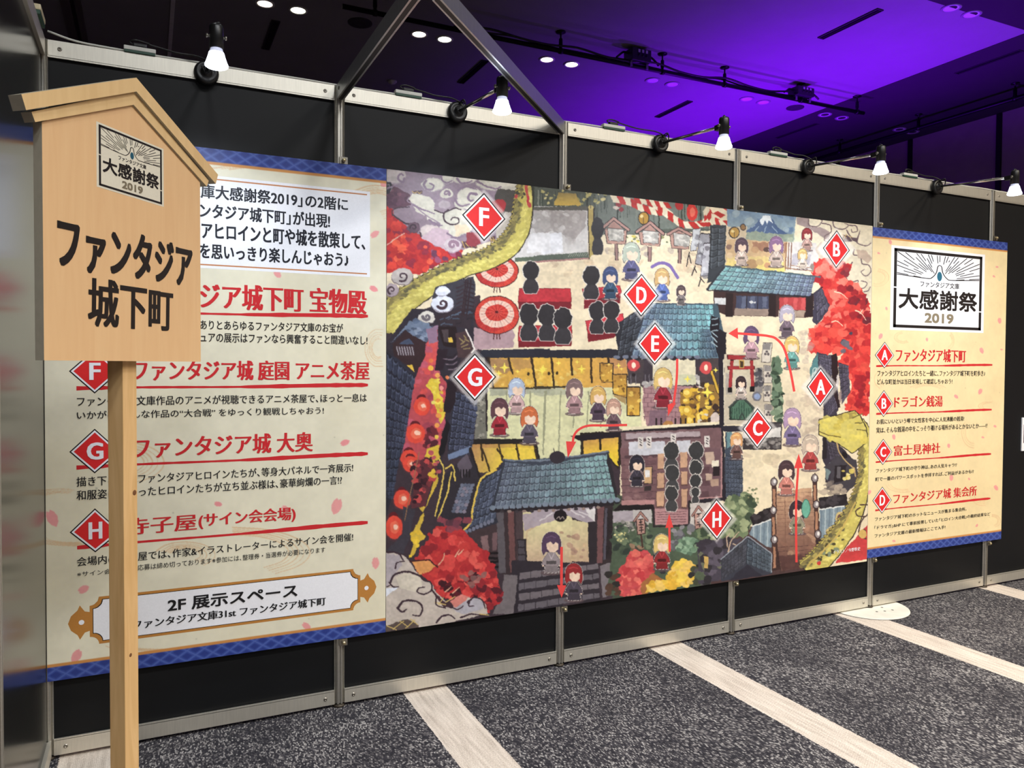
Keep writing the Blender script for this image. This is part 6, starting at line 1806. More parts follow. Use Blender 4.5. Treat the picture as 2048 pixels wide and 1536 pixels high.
def folk(u, v, h, robe, hair=(74, 58, 58), facing=1):
    """plain little townsperson with a blank face; u centre, v top of the head"""
    w_ = h * .40
    dk = (58, 44, 50); lt = tuple(min(255, k * 1.25 + 14) for k in robe)
    sh.ell(u, v + h * .97, w_ * .66, h * .06, (96, 78, 82), .3, .8)
    body = [(u - w_ * .16, v + h * .46), (u + w_ * .16, v + h * .46), (u + w_ * .5, v + h * .66), (u + w_ * .56, v + h * .78), (u + w_ * .36, v + h * .78), (u + w_ * .42, v + h * .96), (u - w_ * .42, v + h * .96), (u - w_ * .36, v + h * .78), (u - w_ * .56, v + h * .78), (u - w_ * .5, v + h * .66)]
    head = [(u + w_ * .56 * math.cos(a), v + h * .26 + h * .27 * math.sin(a)) for a in [math.pi * (1 + k / 10) for k in range(11)]] + [(u + w_ * .58, v + h * .42), (u + w_ * .48, v + h * .54), (u + w_ * .34, v + h * .46), (u - w_ * .34, v + h * .46), (u - w_ * .48, v + h * .54), (u - w_ * .58, v + h * .42)]
    sh.outline(body, 2.4, HALO, .2); sh.outline(head, 2.4, HALO, .2)
    sh.outline(body, 1.2, dk, .2); sh.fill(body, robe, .25)
    sh.fill([(u - w_ * .36, v + h * .80), (u + w_ * .36, v + h * .80), (u + w_ * .40, v + h * .95), (u - w_ * .40, v + h * .95)], tuple(k * .86 for k in robe), .25)
    sh.fill([(u - w_ * .3, v + h * .68), (u + w_ * .3, v + h * .68), (u + w_ * .3, v + h * .76), (u - w_ * .3, v + h * .76)], tuple(k * .55 for k in robe), .25)
    sh.line([(u - w_ * .16, v + h * .5), (u, v + h * .64), (u + w_ * .16, v + h * .5)], 1.3, lt, .1)
    for s_ in (-1, 1):
        sh.ell(u + s_ * w_ * .5, v + h * .8, 1.7, 1.7, (236, 206, 182), .1)
    sh.outline(head, 1.2, dk, .2); sh.fill(head, hair, .25)
    fc = u + facing * w_ * .06
    sh.fill([(fc - w_ * .36, v + h * .27), (fc - w_ * .1, v + h * .22), (fc + w_ * .05, v + h * .29), (fc + w_ * .2, v + h * .23), (fc + w_ * .36, v + h * .28), (fc + w_ * .34, v + h * .4), (fc + w_ * .14, v + h * .475), (fc - w_ * .14, v + h * .475), (fc - w_ * .34, v + h * .4)], (238, 208, 184), .2)
    sh.line([(u - w_ * .3, v + h * .13), (u, v + h * .09), (u + w_ * .26, v + h * .13)], 1.6, tuple(min(255, k * 1.3 + 10) for k in hair), .3, .8)


for tl, x, y, h in (('1', 1545, 985, 66), ('1', 1525, 1420, 76), ('1', 1712, 1430, 74), ('2', 235, 1310, 74), ('2', 525, 880, 68), ('2', 585, 1245, 66), ('2', 730, 1235, 66)):
    shade(*T(tl, x, y)[0], h)
shade(*T('2', 590, 385)[0], 76, 22, False)
folk(*T('2', 720, 890)[0], 66, (60, 84, 110), (66, 78, 118))
for tl, x, y, h in (('5', 1345, 1250, 62), ('5', 1600, 1250, 60), ('8', 1270, 145, 56), ('8', 1495, 100, 52), ('8', 1262, 345, 52), ('8', 1490, 235, 44), ('8', 1492, 360, 32)):
    shade(*T(tl, x, y)[0], h, None, True, (58, 58, 60))
for tl, x, y, h, robe, hair in (('2', 935, 640, 76, (92, 90, 128), (176, 184, 168)), ('2', 1250, 905, 66, (92, 112, 176), (198, 162, 110)), ('2', 1445, 1080, 40, (120, 110, 110), (84, 70, 72)),
                                ('3', 425, 440, 56, (214, 190, 176), (84, 62, 74)), ('3', 780, 425, 62, (206, 182, 170), (142, 106, 142)), ('3', 1095, 340, 46, (190, 150, 140), (138, 50, 54)), ('3', 1050, 550, 42, (214, 196, 180), (206, 172, 110)),
                                ('3', 890, 1130, 66, (112, 96, 108), (176, 168, 184)), ('3', 525, 1345, 66, (190, 150, 160), (98, 76, 108)),
                                ('4', 1400, 700, 72, (206, 170, 170), (176, 190, 214)), ('4', 1225, 905, 76, (168, 46, 60), (94, 62, 70)), ('4', 1530, 990, 76, (92, 84, 100), (206, 110, 66)),
                                ('5', 352, 605, 72, (176, 138, 142), (128, 104, 104)), ('5', 595, 680, 70, (84, 66, 84), (206, 166, 96)), ('5', 755, 810, 64, (104, 80, 88), (190, 150, 132)), ('5', 1260, 490, 82, (150, 44, 58), (214, 182, 112)),
                                ('6', 940, 65, 66, (104, 158, 152), (220, 186, 112)), ('6', 420, 475, 46, (206, 190, 180), (56, 42, 46)), ('6', 945, 800, 76, (124, 110, 150), (176, 146, 178)), ('6', 1130, 1075, 72, (176, 72, 70), (196, 178, 160)), ('6', 375, 1050, 54, (112, 82, 78), (222, 164, 108)),
                                ('9', 885, 110, 70, (206, 130, 118), (74, 54, 60)), ('9', 995, 520, 68, (150, 146, 122), (58, 46, 52)),
                                ('8', 110, 790, 84, (150, 138, 142), (84, 62, 90)), ('8', 325, 1090, 76, (74, 66, 80), (150, 42, 46)), ('8', 1170, 810, 72, (150, 46, 50), (220, 190, 116)), ('8', 930, 50, 64, (58, 54, 66), (42, 40, 52))):
    folk(*T(tl, x, y)[0], h, robe, hair)
sh.ell(*T('9', 1085, 600)[0], 9, 19, (66, 120, 104), .4); sh.ell(*T('9', 1085, 600)[0], 7.5, 17, (110, 178, 156), .5)
sh.curve(T('2', 1150, 890, 1230, 850, 1330, 880, 1410, 1000), 5, (120, 100, 160), .4)
for tl, q in (('1', (1065, 530, 240)), ('4', (970, 690, 250)), ('2', (1035, 1180, 210)), ('5', (1176, 243, 210)), ('3', (1396, 556, 190)), ('6', (1232, 584, 190)), ('6', (587, 1004, 190)), ('9', (170, 708, 200))):
    u, v = T(tl, q[0], q[1])[0]; r = q[2] * TILES[tl][2]
    P = [(u, v - r * 1.13), (u + r, v), (u, v + r * 1.13), (u - r, v)]
    for f, a in ((1.1, .25), (1.03, .45)):
        sh.fill([(u + (x - u) * f, v + (y - v) * f) for x, y in P], (240, 234, 228), .2, a)
sh.build('printed_sheet', mp_, PRINT, org)

# the printed route arrows, badges and credit


def arrow(paths, head, lab):
    out = []
    for P, wd in paths:
        C = [np.array(q) for q in (smooth_path(P, 8) if len(P) > 2 else P)]
        Lf, Rt = [], []
        for i in range(len(C)):
            d = C[min(i + 1, len(C) - 1)] - C[max(i - 1, 0)]; d = d / (np.hypot(*d) + 1e-9); nn = np.array([-d[1], d[0]]) * wd / 2
            Lf.append(tuple(C[i] + nn)); Rt.append(tuple(C[i] - nn))
        for i in range(len(C) - 1):
            out.append((pl.px([Lf[i], Lf[i + 1], Rt[i + 1], Rt[i]]), INK_ARROW, .0002))
    out.append((pl.px(head), INK_ARROW, .00025))
    o = pl.shape('route_arrow', out); o['label'] = lab


arrow([(T('6', 965, 630, 925, 420, 862, 190, 780, 90, 700, 62, 620, 52, 440, 38, 380, 34), 4.8)], T('6', 290, 35, 385, -25, 390, 92), 'red arrow curving from the street to the palace roof')
arrow([(T('9', 988, 1150, 984, 870, 985, 510, 1005, 185), 4.4)], T('9', 1010, 38, 963, 188, 1055, 185), 'red arrow running up the bridge')
arrow([(T('5', 1405, 398, 1400, 600, 1370, 850), 4.6)], T('5', 1310, 985, 1308, 868, 1350, 850, 1392, 852), 'red arrow coming down the palace stairs')
arrow([(T('5', 892, 1075, 680, 1080, 500, 1082, 400, 1120, 350, 1180, 335, 1250), 4.6)], T('5', 285, 1412, 266, 1242, 370, 1246), 'red arrow bending through the matted hall')
arrow([(T('8', 207, 930, 206, 1300), 5.2)], T('8', 207, 1418, 163, 1296, 252, 1300), 'red arrow going down the gate steps')
arrow([(T('8', 1245, 975, 1242, 740), 4.4)], T('8', 1240, 610, 1203, 748, 1280, 744), 'red arrow pointing up to the school room')
for L_, tl, q in (('F', '1', (1065, 285, 1285, 555, 1065, 780, 840, 510)), ('D', '2', (1040, 960, 1215, 1185, 1035, 1400, 855, 1170)), ('B', '3', (1400, 360, 1533, 567, 1393, 750, 1258, 543)), ('G', '4', (970, 445, 1190, 685, 970, 930, 748, 685)),
                  ('E', '5', (1178, 25, 1353, 245, 1173, 460, 998, 243)), ('A', '6', (1235, 385, 1375, 580, 1230, 785, 1090, 580)), ('C', '6', (588, 800, 740, 1000, 585, 1210, 435, 1015)), ('H', '9', (168, 500, 333, 695, 173, 920, 5, 715))):
    badge(pl, 'letter_badge', L_, *T(tl, *q))
text(pl, 'credit_text', 'イラスト／今野隼史', T('9', 1362, 1066)[0], T('9', 1640, 990)[0], INK_WHITE, BODY)


# ------------------------------------------------------------------ the two cream text posters
def cream_sheet(sh, x0, x1, z0, z1, base, tint, swirls, petals, tile_of):
    sh.C[:] = np.array(base) / 255 * (1 + .035 * value_noise(sh.X * 300, sh.Z * 300, 40, 21) + .03 * value_noise(sh.X * 300, sh.Z * 300, 12, 22) + .02 * value_noise(sh.X * 300, sh.Z * 300, 4, 23))[..., None]
    st = np.clip(value_noise(sh.X * 300, sh.Z * 300, 60, 24) * 2, 0, 1)[..., None]
    sh.C[:] = sh.C * (1 - st * .18) + np.array(tint) / 255 * st * .18
    for P, col, wd in swirls:
        sh.curve(P, wd, col, .15, wd * .5, .75, 10)
    rg = random.Random(x0 * 10)
    for k in range(26):
        u, v = rg.uniform(x0, x1), rg.uniform(z0, z1)
        m = (np.hypot(sh.X - u, sh.Z - v) < rg.uniform(.0015, .004))
        sh.C[m] *= .86
    for (u, v), r, an in petals:
        s = r
        d = (math.cos(an), math.sin(an)); n = (-d[1], d[0])
        P = [(u + d[0] * a * s + n[0] * b * s, v + d[1] * a * s + n[1] * b * s) for a, b in ((1.05, 0), (.6, .45), (0, .62), (-.6, .5), (-1.0, .22), (-.78, .02), (-1.0, -.2), (-.6, -.5), (0, -.62), (.6, -.45))]
        sh.fill(P, (236, 150, 152), .15, .85, .03)
    # blue lattice bands with an orange rule
    bw, gw = 0.047, 0.011
    for lo, hi, g0, g1 in ((z1 - bw, z1, z1 - bw - gw, z1 - bw), (z0, z0 + bw, z0 + bw, z0 + bw + gw)):
        m = (sh.Z >= lo) & (sh.Z <= hi)
        a = (sh.X + 1.5 * (sh.Z - lo)) / .058; b = (sh.X - 1.5 * (sh.Z - lo)) / .058
        fa = np.abs(a - np.floor(a) - .5); fb = np.abs(b - np.floor(b) - .5)
        ln = np.maximum(np.clip(1.5 - fa / .07, 0, 1), np.clip(1.5 - fb / .07, 0, 1))[..., None] * .62
        col = np.where(((fa > .2) & (fb > .2))[..., None], np.array((44, 60, 134)), np.array((56, 76, 152))) * (1 - ln) + np.array((94, 114, 184)) * ln
        sh.C[m] = (col / 255)[m]
        m = (sh.Z >= g0) & (sh.Z <= g1)
        sh.C[m] = np.array((206, 142, 78)) / 255


SW = (222, 188, 146)


def arcs(cx, cy, rx, ry, a0, a1, n=4, step=.86, col=SW, wd=2.6):
    out = []
    for k in range(n):
        f = step ** k
        out.append(([(cx + rx * f * math.cos(a0 + (a1 - a0) * i / 6), cy + ry * f * math.sin(a0 + (a1 - a0) * i / 6)) for i in range(7)], col, wd * (1 if k % 2 == 0 else .6)))
    return out


# --- left poster
lpst, sh, pl, org = make_poster('text_poster', 'large cream poster of red headings and black text behind the wooden sign', 0.004, 1.166, 0.272, 2.11, 560, 880)
petals = [(T('a', 1670, 850)[0], 10, -.6), (T('a', 790, 1210)[0], 10, .9), (T('a', 1660, 1345)[0], 9, .5), (T('c', 1660, 80)[0], 9, .4), (T('c', 1400, 1468)[0], 9, -.3),
          (T('d', 95, 525)[0], 18, 1.1), (T('d', 335, 1070)[0], 12, -.5), (T('d', 1370, 415)[0], 8, .2), (T('e', 1125, 510)[0], 17, 1.9), (T('e', 1425, 945)[0], 12, 1.6), (T('e', 1190, 20)[0], 10, -.4), (T('e', 215, 492)[0], 8, .3),
          (T('e', 735, 530)[0], 9, .7), (T('e', 895, 1430)[0], 10, .6), ((153, 1312), 15, 2.2), (T('a', 1760, 400)[0], 9, 0)]
sw = arcs(752, 405, 60, 34, -2.4, 1.3, 5) + arcs(758, 696, 28, 38, 1.3, 5.0, 5, .84, SW, 1.8) + arcs(240, 925, 88, 42, -1.2, 1.2, 5) + arcs(470, 1105, 150, 50, -1.6, 1.0, 5, .92) \
    + arcs(370, 1110, 60, 26, -2.8, .9, 5, .85) + arcs(120, 1000, 60, 22, 3.3, 5.2, 4) + arcs(150, 1075, 90, 16, 1.4, 3.1, 4) + arcs(330, 1290, 120, 12, 1.2, 3.0, 3) + arcs(560, 345, 160, 16, -2.6, -.6, 3)
cream_sheet(sh, 0.004, 1.166, 0.272, 2.11, (232, 226, 202), (216, 200, 158), sw, petals, None)
sh.build('printed_sheet', lpst, PRINT, org)
# white intro box with its copper rules
xr, zt = on_wall(*T('a', 1627, 468)[0]); _, zb = on_wall(*T('a', 1632, 1240)[0])
xl = 0.095
pl.shape('intro_box', [([(xl, zb), (xr, zb), (xr, zt), (xl, zt)], INK_WHITE, .0002)])
z1_ = on_wall(*T('a', 1605, 495)[0])[1]; z2_ = on_wall(*T('a', 1608, 1210)[0])[1]
for z in (z1_, z2_):
    pl.shape('rule_line', [([(xl + .03, z - .0025), (xr - .012, z - .0025), (xr - .012, z + .0025), (xl + .03, z + .0025)], INK_COPPER, .0003)])
NAVY = ink('ink_navy_black', (30, 32, 42))


def with_prefix(pl, name, prefix, body, p_bl, p_tr, m, bold=(0.0,), boldv=(0.0,)):
    """writing whose beginning hides behind the sign: the visible run is fitted, the rest continues it leftwards"""
    o = text(pl, name, body, p_bl, p_tr, m, bold, boldv)
    if prefix:
        c0, _ = glyphs(body); w0 = c0[:, 0].max() - c0[:, 0].min()
        c1, _ = glyphs(prefix + body); w1 = c1[:, 0].max() - c1[:, 0].min()
        (u0, v0), (u1, v1) = pl.to2d(*p_bl), pl.to2d(*p_tr)
        k = (u1 - u0) / w0
        c2, _ = glyphs(prefix); w2 = c2[:, 0].max() - c2[:, 0].min()
        us = u1 - w1 * k
        h = (v1 - v0)
        text(pl, name, prefix, (us, v0), (us + w2 * k, v1), m, bold, boldv, flat=True)
    return o


A_ = lambda *q: T(*q)[0]
with_prefix(pl, 'intro_text', '「ファンタジア文', '庫大感謝祭2019」の2階に', A_('a', 100, 522), A_('a', 1425, 527), NAVY, (-.024, -.008, .008, .024), (-.016, 0, .016))
with_prefix(pl, 'intro_text', '「ファ', 'ンタジア城下町」が出現!', A_('a', 92, 700), A_('a', 1262, 672), NAVY, (-.024, -.008, .008, .024), (-.016, 0, .016))
with_prefix(pl, 'intro_text', '', 'アヒロインと町や城を散策して、', A_('a', 108, 890), A_('a', 1580, 855), NAVY, (-.024, -.008, .008, .024), (-.016, 0, .016))
with_prefix(pl, 'intro_text', '', 'を思いっきり楽しんじゃおう♪', A_('a', 92, 1066), A_('a', 1430, 1022), NAVY, (-.024, -.008, .008, .024), (-.016, 0, .016))


def brush_rule(pl, p0, p1, w0, w1):
    """brush stroke: blunt start, dry thin middle, thick end"""
    rg = random.Random(int(p0[0]))
    (a, za), (b, zb) = pl.to2d(*p0), pl.to2d(*p1)
    n = 40; up, dn = [], []
    for i in range(n + 1):
        f = i / n
        wd = (w0 * 1.3 if f < .08 else w0 * .8 if f < .55 else w0 + (w1 - w0) * min(1, (f - .55) / .15)) * (.85 + .3 * rg.random())
        if i == n:
            wd *= .6
        x = a + (b - a) * f; z = za + (zb - za) * f + .0012 * math.sin(f * 9)
        up.append((x, z + wd * .5)); dn.append((x, z - wd * .5))
    pl.shape('brush_rule', [([up[i], up[i + 1], dn[i + 1], dn[i]], INK_RED, .0003) for i in range(n)])


# red headings with their badges
with_prefix(pl, 'heading_text', 'ファンタ', 'ジア城下町 宝物殿', A_('c', 95, 258), A_('c', 1590, 92), INK_RED, MIN)
brush_rule(pl, A_('b', 280, 240), A_('c', 1608, 328), .010, .016)
text(pl, 'heading_text', 'ファンタジア城 庭園 アニメ茶屋', A_('b', 720, 772), A_('c', 1617, 735), INK_RED, MIN)
brush_rule(pl, A_('b', 280, 832), A_('c', 1608, 950), .010, .016)
text(pl, 'heading_text', 'ファンタジア城 大奥', A_('b', 720, 1372), A_('c', 1105, 1372), INK_RED, MIN)
brush_rule(pl, A_('d', 280, 135), A_('e', 1366, 106), .010, .016)
text(pl, 'heading_text', '寺子屋', A_('d', 665, 655), A_('d', 1200, 488), INK_RED, MIN)
text(pl, 'heading_text', '(サイン会会場)', A_('d', 1222, 608), A_('e', 808, 512), INK_RED, MIN)
brush_rule(pl, A_('d', 285, 750), A_('e', 1365, 634), .010, .016)
for L_, tl, q in (('E', 'b', (420, -85, 618, 82, 420, 252, 222, 82)), ('F', 'b', (420, 530, 618, 700, 420, 872, 222, 700)), ('G', 'b', (420, 1142, 617, 1318, 420, 1485, 225, 1320)), ('H', 'd', (422, 448, 620, 627, 425, 786, 228, 633))):
    badge(pl, 'letter_badge', L_, *T(tl, *q))
for name, prefix, body, p0, p1, m in (
        ('body_text', '', 'ありとあらゆるファンタジア文庫のお宝が', A_('c', 92, 445), A_('c', 1382, 395), INK_BLACK),
        ('body_text', '', 'ュアの展示はファンなら興奮すること間違いなし!', A_('c', 95, 560), A_('c', 1602, 505), INK_BLACK),
        ('body_text', '', 'ファンタジア文庫作品のアニメが視聴できるアニメ茶屋で、ほっと一息は', A_('b', 285, 970), A_('c', 1596, 1025), INK_BLACK),
        ('body_text', '', 'いかが?いろんな作品の“大合戦” をゆっくり観戦しちゃおう!', A_('b', 285, 1070), A_('c', 1208, 1145), INK_BLACK),
        ('body_text', '', '描き下ろしたファンタジアヒロインたちが、等身大パネルで一斉展示!', A_('d', 282, 282), A_('e', 1252, 178), INK_BLACK),
        ('body_text', '', '和服姿に変わったヒロインたちが立ち並ぶ様は、豪華絢爛の一言!?', A_('d', 282, 386), A_('e', 1166, 272), INK_BLACK),
        ('body_text', '', '会場内の寺子屋では、作家&イラストレーターによるサイン会を開催!', A_('d', 285, 894), A_('e', 1252, 712), INK_BLACK),
        ('small_print', '', '※サイン会', A_('d', 286, 974), A_('d', 545, 910), INK_BLACK),
        ('small_print', '', '応募は締め切っております※参加には、整理券・当選券が必要になります', A_('d', 750, 926), A_('e', 1038, 820), INK_BLACK)):
    with_prefix(pl, name, prefix, body, p0, p1, m, (0,) if name == 'small_print' else (-.012, .012))
# location plaque with scrolled ends
x0p = on_wall(*A_('d', 382, 1330))[0]; x1p = on_wall(*A_('e', 1308, 1140))[0]
ztp = on_wall(*A_('e', 1255, 990))[1]; zbp = on_wall(*A_('e', 1262, 1306))[1]


def notched(x0, x1, z0, z1, r):
    P = []
    for cx, cz, a0 in ((x0, z0, 90), (x1, z0, 180), (x1, z1, 270), (x0, z1, 0)):
        arc = [(cx + r * math.cos(math.radians(a0 - 90 * k / 6)), cz + r * math.sin(math.radians(a0 - 90 * k / 6))) for k in range(7)]
        P += arc
    return P


def ear(x, zc, s, r):
    return [(x + s * u * r, zc + v * r) for u, v in ((0, .55), (.25, .62), (.5, 1.0), (.62, .72), (.95, .42), (1.1, 0), (.95, -.42), (.62, -.72), (.5, -1.0), (.25, -.62), (0, -.55))]


zc = (ztp + zbp) / 2; er_ = (ztp - zbp) * .36
outl = [(notched(x0p, x1p, zbp, ztp, .028), INK_GOLD, .0002), (notched(x0p + .009, x1p - .009, zbp + .009, ztp - .009, .029), INK_BLACK, .0003), (notched(x0p + .0112, x1p - .0112, zbp + .0112, ztp - .0112, .029), INK_WHITE, .0004),
        (ear(x0p, zc, -1, er_), INK_GOLD, .0002), (ear(x1p, zc, 1, er_), INK_GOLD, .0002)]
for s, xx in ((-1, x0p), (1, x1p)):
    outl.append(([(xx + s * er_ * .42 + .0085 * math.cos(t * math.pi / 8), zc + .0085 * math.sin(t * math.pi / 8)) for t in range(16)], INK_WHITE, .0003))
pl.shape('location_plaque', outl)
text(pl, 'plaque_text', '2F 展示スペース', A_('d', 985, 1243), A_('e', 822, 1108), INK_BLACK, (-.03, -.01, .01, .03), (-.02, .0, .02))
text(pl, 'plaque_text', 'ファンタジア文庫31st ファンタジア城下町', A_('d', 715, 1378), A_('e', 1040, 1203), INK_BLACK, MIN)

# --- right poster
rpst, sh, pl, org = make_poster('text_poster', 'narrow cream poster with festival emblem on top, at the right end of the partition', 3.889, 5.058, 0.288, 2.105, 400, 740)
pt = [((182, 100), 13, 1.3), ((130, 150), 8, .4), ((165, 400), 9, 1.2), ((138, 525), 16, 2.0), ((348, 540), 10, 1.4), ((676, 455), 16, 1.5), ((595, 590), 16, 1.2), ((588, 775), 16, 2.0), ((480, 798), 13, .8), ((665, 212), 8, .3), ((650, 255), 8, .6), ((198, 980), 14, 1.4), ((446, 1020), 12, 1.5), ((600, 982), 8, .2), ((655, 932), 9, .4),
      ((458, 1165), 16, 1.6), ((538, 1170), 8, .8), ((660, 1210), 15, 1.0), ((573, 1380), 9, 2.2), ((88, 1230), 12, 2.0), ((583, 125), 10, .6), ((685, 585), 7, .2), ((198, 1450), 9, .3)]
rs = TILES['r'][2]
petals = [(A_('r', *c), r * rs * .9, a) for c, r, a in pt]
sw = []
for cx, cy, rx, ry, a0, a1 in ((120, 260, 55, 40, -1.4, 2.0), (240, 530, 40, 26, 1.0, 4.6), (440, 545, 30, 40, -1.0, 1.4), (200, 720, 90, 60, 2.4, 4.6), (560, 960, 55, 70, 1.6, 3.9), (640, 840, 60, 20, 2.6, 4.8), (600, 1230, 60, 60, 1.4, 3.4), (640, 1360, 40, 30, -1.5, 1.2), (350, 770, 90, 30, -2.6, -.4), (240, 1190, 80, 40, 1.2, 3.0)):
    u, v = A_('r', cx, cy); sw += arcs(u, v, rx * rs, ry * rs, a0, a1, 3, .84, (228, 194, 150), 1.8)
cream_sheet(sh, 3.889, 5.058, 0.288, 2.105, (238, 218, 172), (222, 192, 140), sw, petals, None)
sh.build('printed_sheet', rpst, PRINT, org)


def emblem(pl, c_bl, c_tr, parent_name='festival_emblem', paper=INK_WHITE):
    """framed festival emblem: rays over a peak, year below; corners in plane 2-D"""
    (x0, z0), (x1, z1) = c_bl, c_tr
    W, H = x1 - x0, z1 - z0
    q = lambda a, b: (x0 + a * W, z0 + b * H)
    sh_ = [([q(0, 0), q(1, 0), q(1, 1), q(0, 1)], paper, .0003)]
    fx, fz = .028, .035
    for (a, b, c, d) in ((.03, .03, .97, .03 + fz), (.03, .97 - fz, .97, .97), (.03, .03, .03 + fx, .5), (.03, .515, .03 + fx, .97), (.97 - fx, .03, .97, .26), (.97 - fx, .275, .97, .97)):
        sh_.append(([q(a, b), q(c, b), q(c, d), q(a, d)], INK_SIGN, .0005))
    # mountain outline
    prof = [(.06, .665), (.36, .64), (.42, .655), (.465, .72), (.482, .80), (.518, .80), (.535, .72), (.58, .655), (.64, .64), (.94, .665)]
    prof = [tuple(v) for v in smooth_path(prof, 5)]
    for a, b in zip(prof, prof[1:]):
        d = np.array(b) - np.array(a); n = np.array([-d[1], d[0]]) / (np.hypot(*d) + 1e-9) * .0055
        sh_.append(([q(*(a + n)), q(*(b + n)), q(*(b - n)), q(*(a - n))], INK_SIGN, .0005))
    rg = random.Random(3)
    cx, cz = .5, .62
    for k in range(31):
        an = math.radians(8 + 164 * k / 30)
        dx, dz = math.cos(an), math.sin(an)
        tmax = min((.44 / abs(dx)) if abs(dx) > 1e-3 else 9, .31 / dz if dz > .01 else 9)
        r0 = max(.10 if abs(dx) < .7 else .17, .19 if dz > .9 else .1) + rg.uniform(0, .04)
        segs = [(r0, tmax * .62), (tmax * .74, tmax)] if k % 3 == 0 else ([(r0, tmax)] if k % 3 == 1 else [(r0 + .05, tmax * .85)])
        for a, b in segs:
            if b <= a:
                continue
            wd = .0045
            sh_.append(([q(cx + dx * a - dz * wd, cz + dz * a + dx * wd), q(cx + dx * b - dz * wd, cz + dz * b + dx * wd), q(cx + dx * b + dz * wd, cz + dz * b - dx * wd), q(cx + dx * a + dz * wd, cz + dz * a - dx * wd)], INK_SIGN, .0005))
    sh_.append(([q(.5 + .027 * math.cos(t * math.pi / 10), .675 + .058 * math.sin(t * math.pi / 10)) for t in range(20)], INK_LINEBLUE, .0006))
    o = pl.shape(parent_name, sh_)
    text(pl, 'emblem_text', 'f', q(.49, .642), q(.511, .71), paper, (0,), parent=o, flat=True)
    text(pl, 'emblem_text', 'ファンタジア文庫', q(.30, .535), q(.715, .605), INK_SIGN, (-.02, .02), (-.02, .02), parent=o, flat=True)
    text(pl, 'emblem_text', '大感謝祭', q(.085, .265), q(.915, .50), INK_SIGN, (-.028, -.009, .009, .028), (-.028, -.009, .009, .028), parent=o, flat=True)
    t_ = text(pl, 'emblem_text', '2019', q(.355, .105), q(.655, .215), INK_TAUPE, (-.07, -.035, 0, .035, .07), (-.05, 0, .05), parent=o, flat=True)
    t_['label'] = 'taupe year numerals'
    return o


bl = on_wall(*A_('r', 180, 497)); tr = on_wall(*A_('r', 610, 150))
emblem(pl, (bl[0], on_wall(*A_('r', 390, 503))[1]), (tr[0], on_wall(*A_('r', 390, 134))[1]))
for hd, p0, p1 in (('ファンタジア城下町', (207, 640), (523, 586)), ('ドラゴン銭湯', (200, 848), (418, 793)), ('富士見神社', (198, 1066), (407, 1006)), ('ファンタジア城 集会所', (195, 1283), (572, 1200))):
    text(pl, 'heading_text', hd, A_('r', *p0), A_('r', *p1), INK_RED, MIN)
for p0, p1 in (((118, 660), (643, 655)), ((118, 876), (640, 857)), ((116, 1094), (637, 1057)), ((114, 1312), (634, 1258))):
    brush_rule(pl, A_('r', *p0), A_('r', *p1), .008, .013)
for L_, q in (('A', (157, 550, 199, 612, 155, 670, 112, 610)), ('B', (153, 768, 195, 830, 151, 890, 109, 830)), ('C', (150, 988, 191, 1047, 148, 1107, 106, 1050)), ('D', (146, 1204, 188, 1265, 144, 1327, 101, 1268))):
    badge(pl, 'letter_badge', L_, *T('r', *q))
for body, p0, p1 in (('ファンタジアヒロインたちと一緒に、ファンタジア城下町を町歩き♪', (123, 706), (610, 680)), ('どんな町並かは当日来場して確認しちゃおう!', (123, 743), (462, 717)),
                     ('お肌にいいという噂で女性客を中心に人気沸騰の銭湯!', (120, 923), (515, 886)), ('実は、そんな銭湯の中をこっそり覗ける場所があるとかないとか——!?', (118, 963), (620, 916)),
                     ('ファンタジア城下町の守り神は、あの人気キャラ!?', (116, 1143), (482, 1096)), ('町で一番のパワースポットを参拝すれば、ご利益があるかも!?', (114, 1181), (558, 1126)),
                     ('ファンタジア城下町のホットなニュースが集まる集会所。', (112, 1361), (525, 1296)), ('「ドラマガ」&HP にて事前投票していた「ヒロイン大合戦」の最終結果など', (110, 1399), (633, 1319)), ('ファンタジア文庫の最新情報はここで入手!', (110, 1436), (430, 1378))):
    text(pl, 'body_text', body, A_('r', *p0), A_('r', *p1), INK_BLACK, (-.012, .012))

# small clips that hold the posters to the posts
clip_lab = {1: 'clip holding the text poster to the second post', 2: 'clip at the map poster on the third post', 3: 'clip at the map poster on the post with the red and white garland',
            4: 'clip between the map and the narrow poster on the post with the base plate', 5: 'clip on the last post above the narrow poster'}
for i in range(1, 6):
    for top in (True, False):
        z = 2.108 if top else 0.272 + (0.016 if i >= 4 else 0)
        t = thing('poster_clip', ('upper ' if top else 'lower ') + clip_lab[i], 'clip', (POSTX[i] + .012, -0.0205, z), group='metal clips holding the posters')
        s = 1 if top else -1
        bm = bmesh.new(); box(bm, -.016, .016, -.006, 0.0, min(0, s * .026) + s * .002, max(0, s * .026) + s * .002)
        link_mesh('bracket', bm, SCREW, t)
        bm = bmesh.new(); lathe(bm, [(0, -.02), (.006, -.02), (.0075, -.016), (.0075, -.009), (.003, -.009), (.003, -.006)], (0, 0, s * .015), axis='y', seg=14)
        link_mesh('thumb_screw', bm, BRASS, t)
# white notice on the wall at the right edge
t = thing('wall_notice', 'small white notice with dark picture on the black wall at the right edge', 'notice', (5.425, -0.006, .82))
bm = bmesh.new(); box(bm, -.155, .155, -.003, .003, 0, .21); link_mesh('sheet', bm, INK_WHITE, t)
bm = bmesh.new(); box(bm, -.14, .14, -.0036, -.003, .05, .165); link_mesh('picture', bm, ink('ink_picture', (74, 52, 70)), t)

# ------------------------------------------------------------------ the wooden sign on its post
WOOD = None


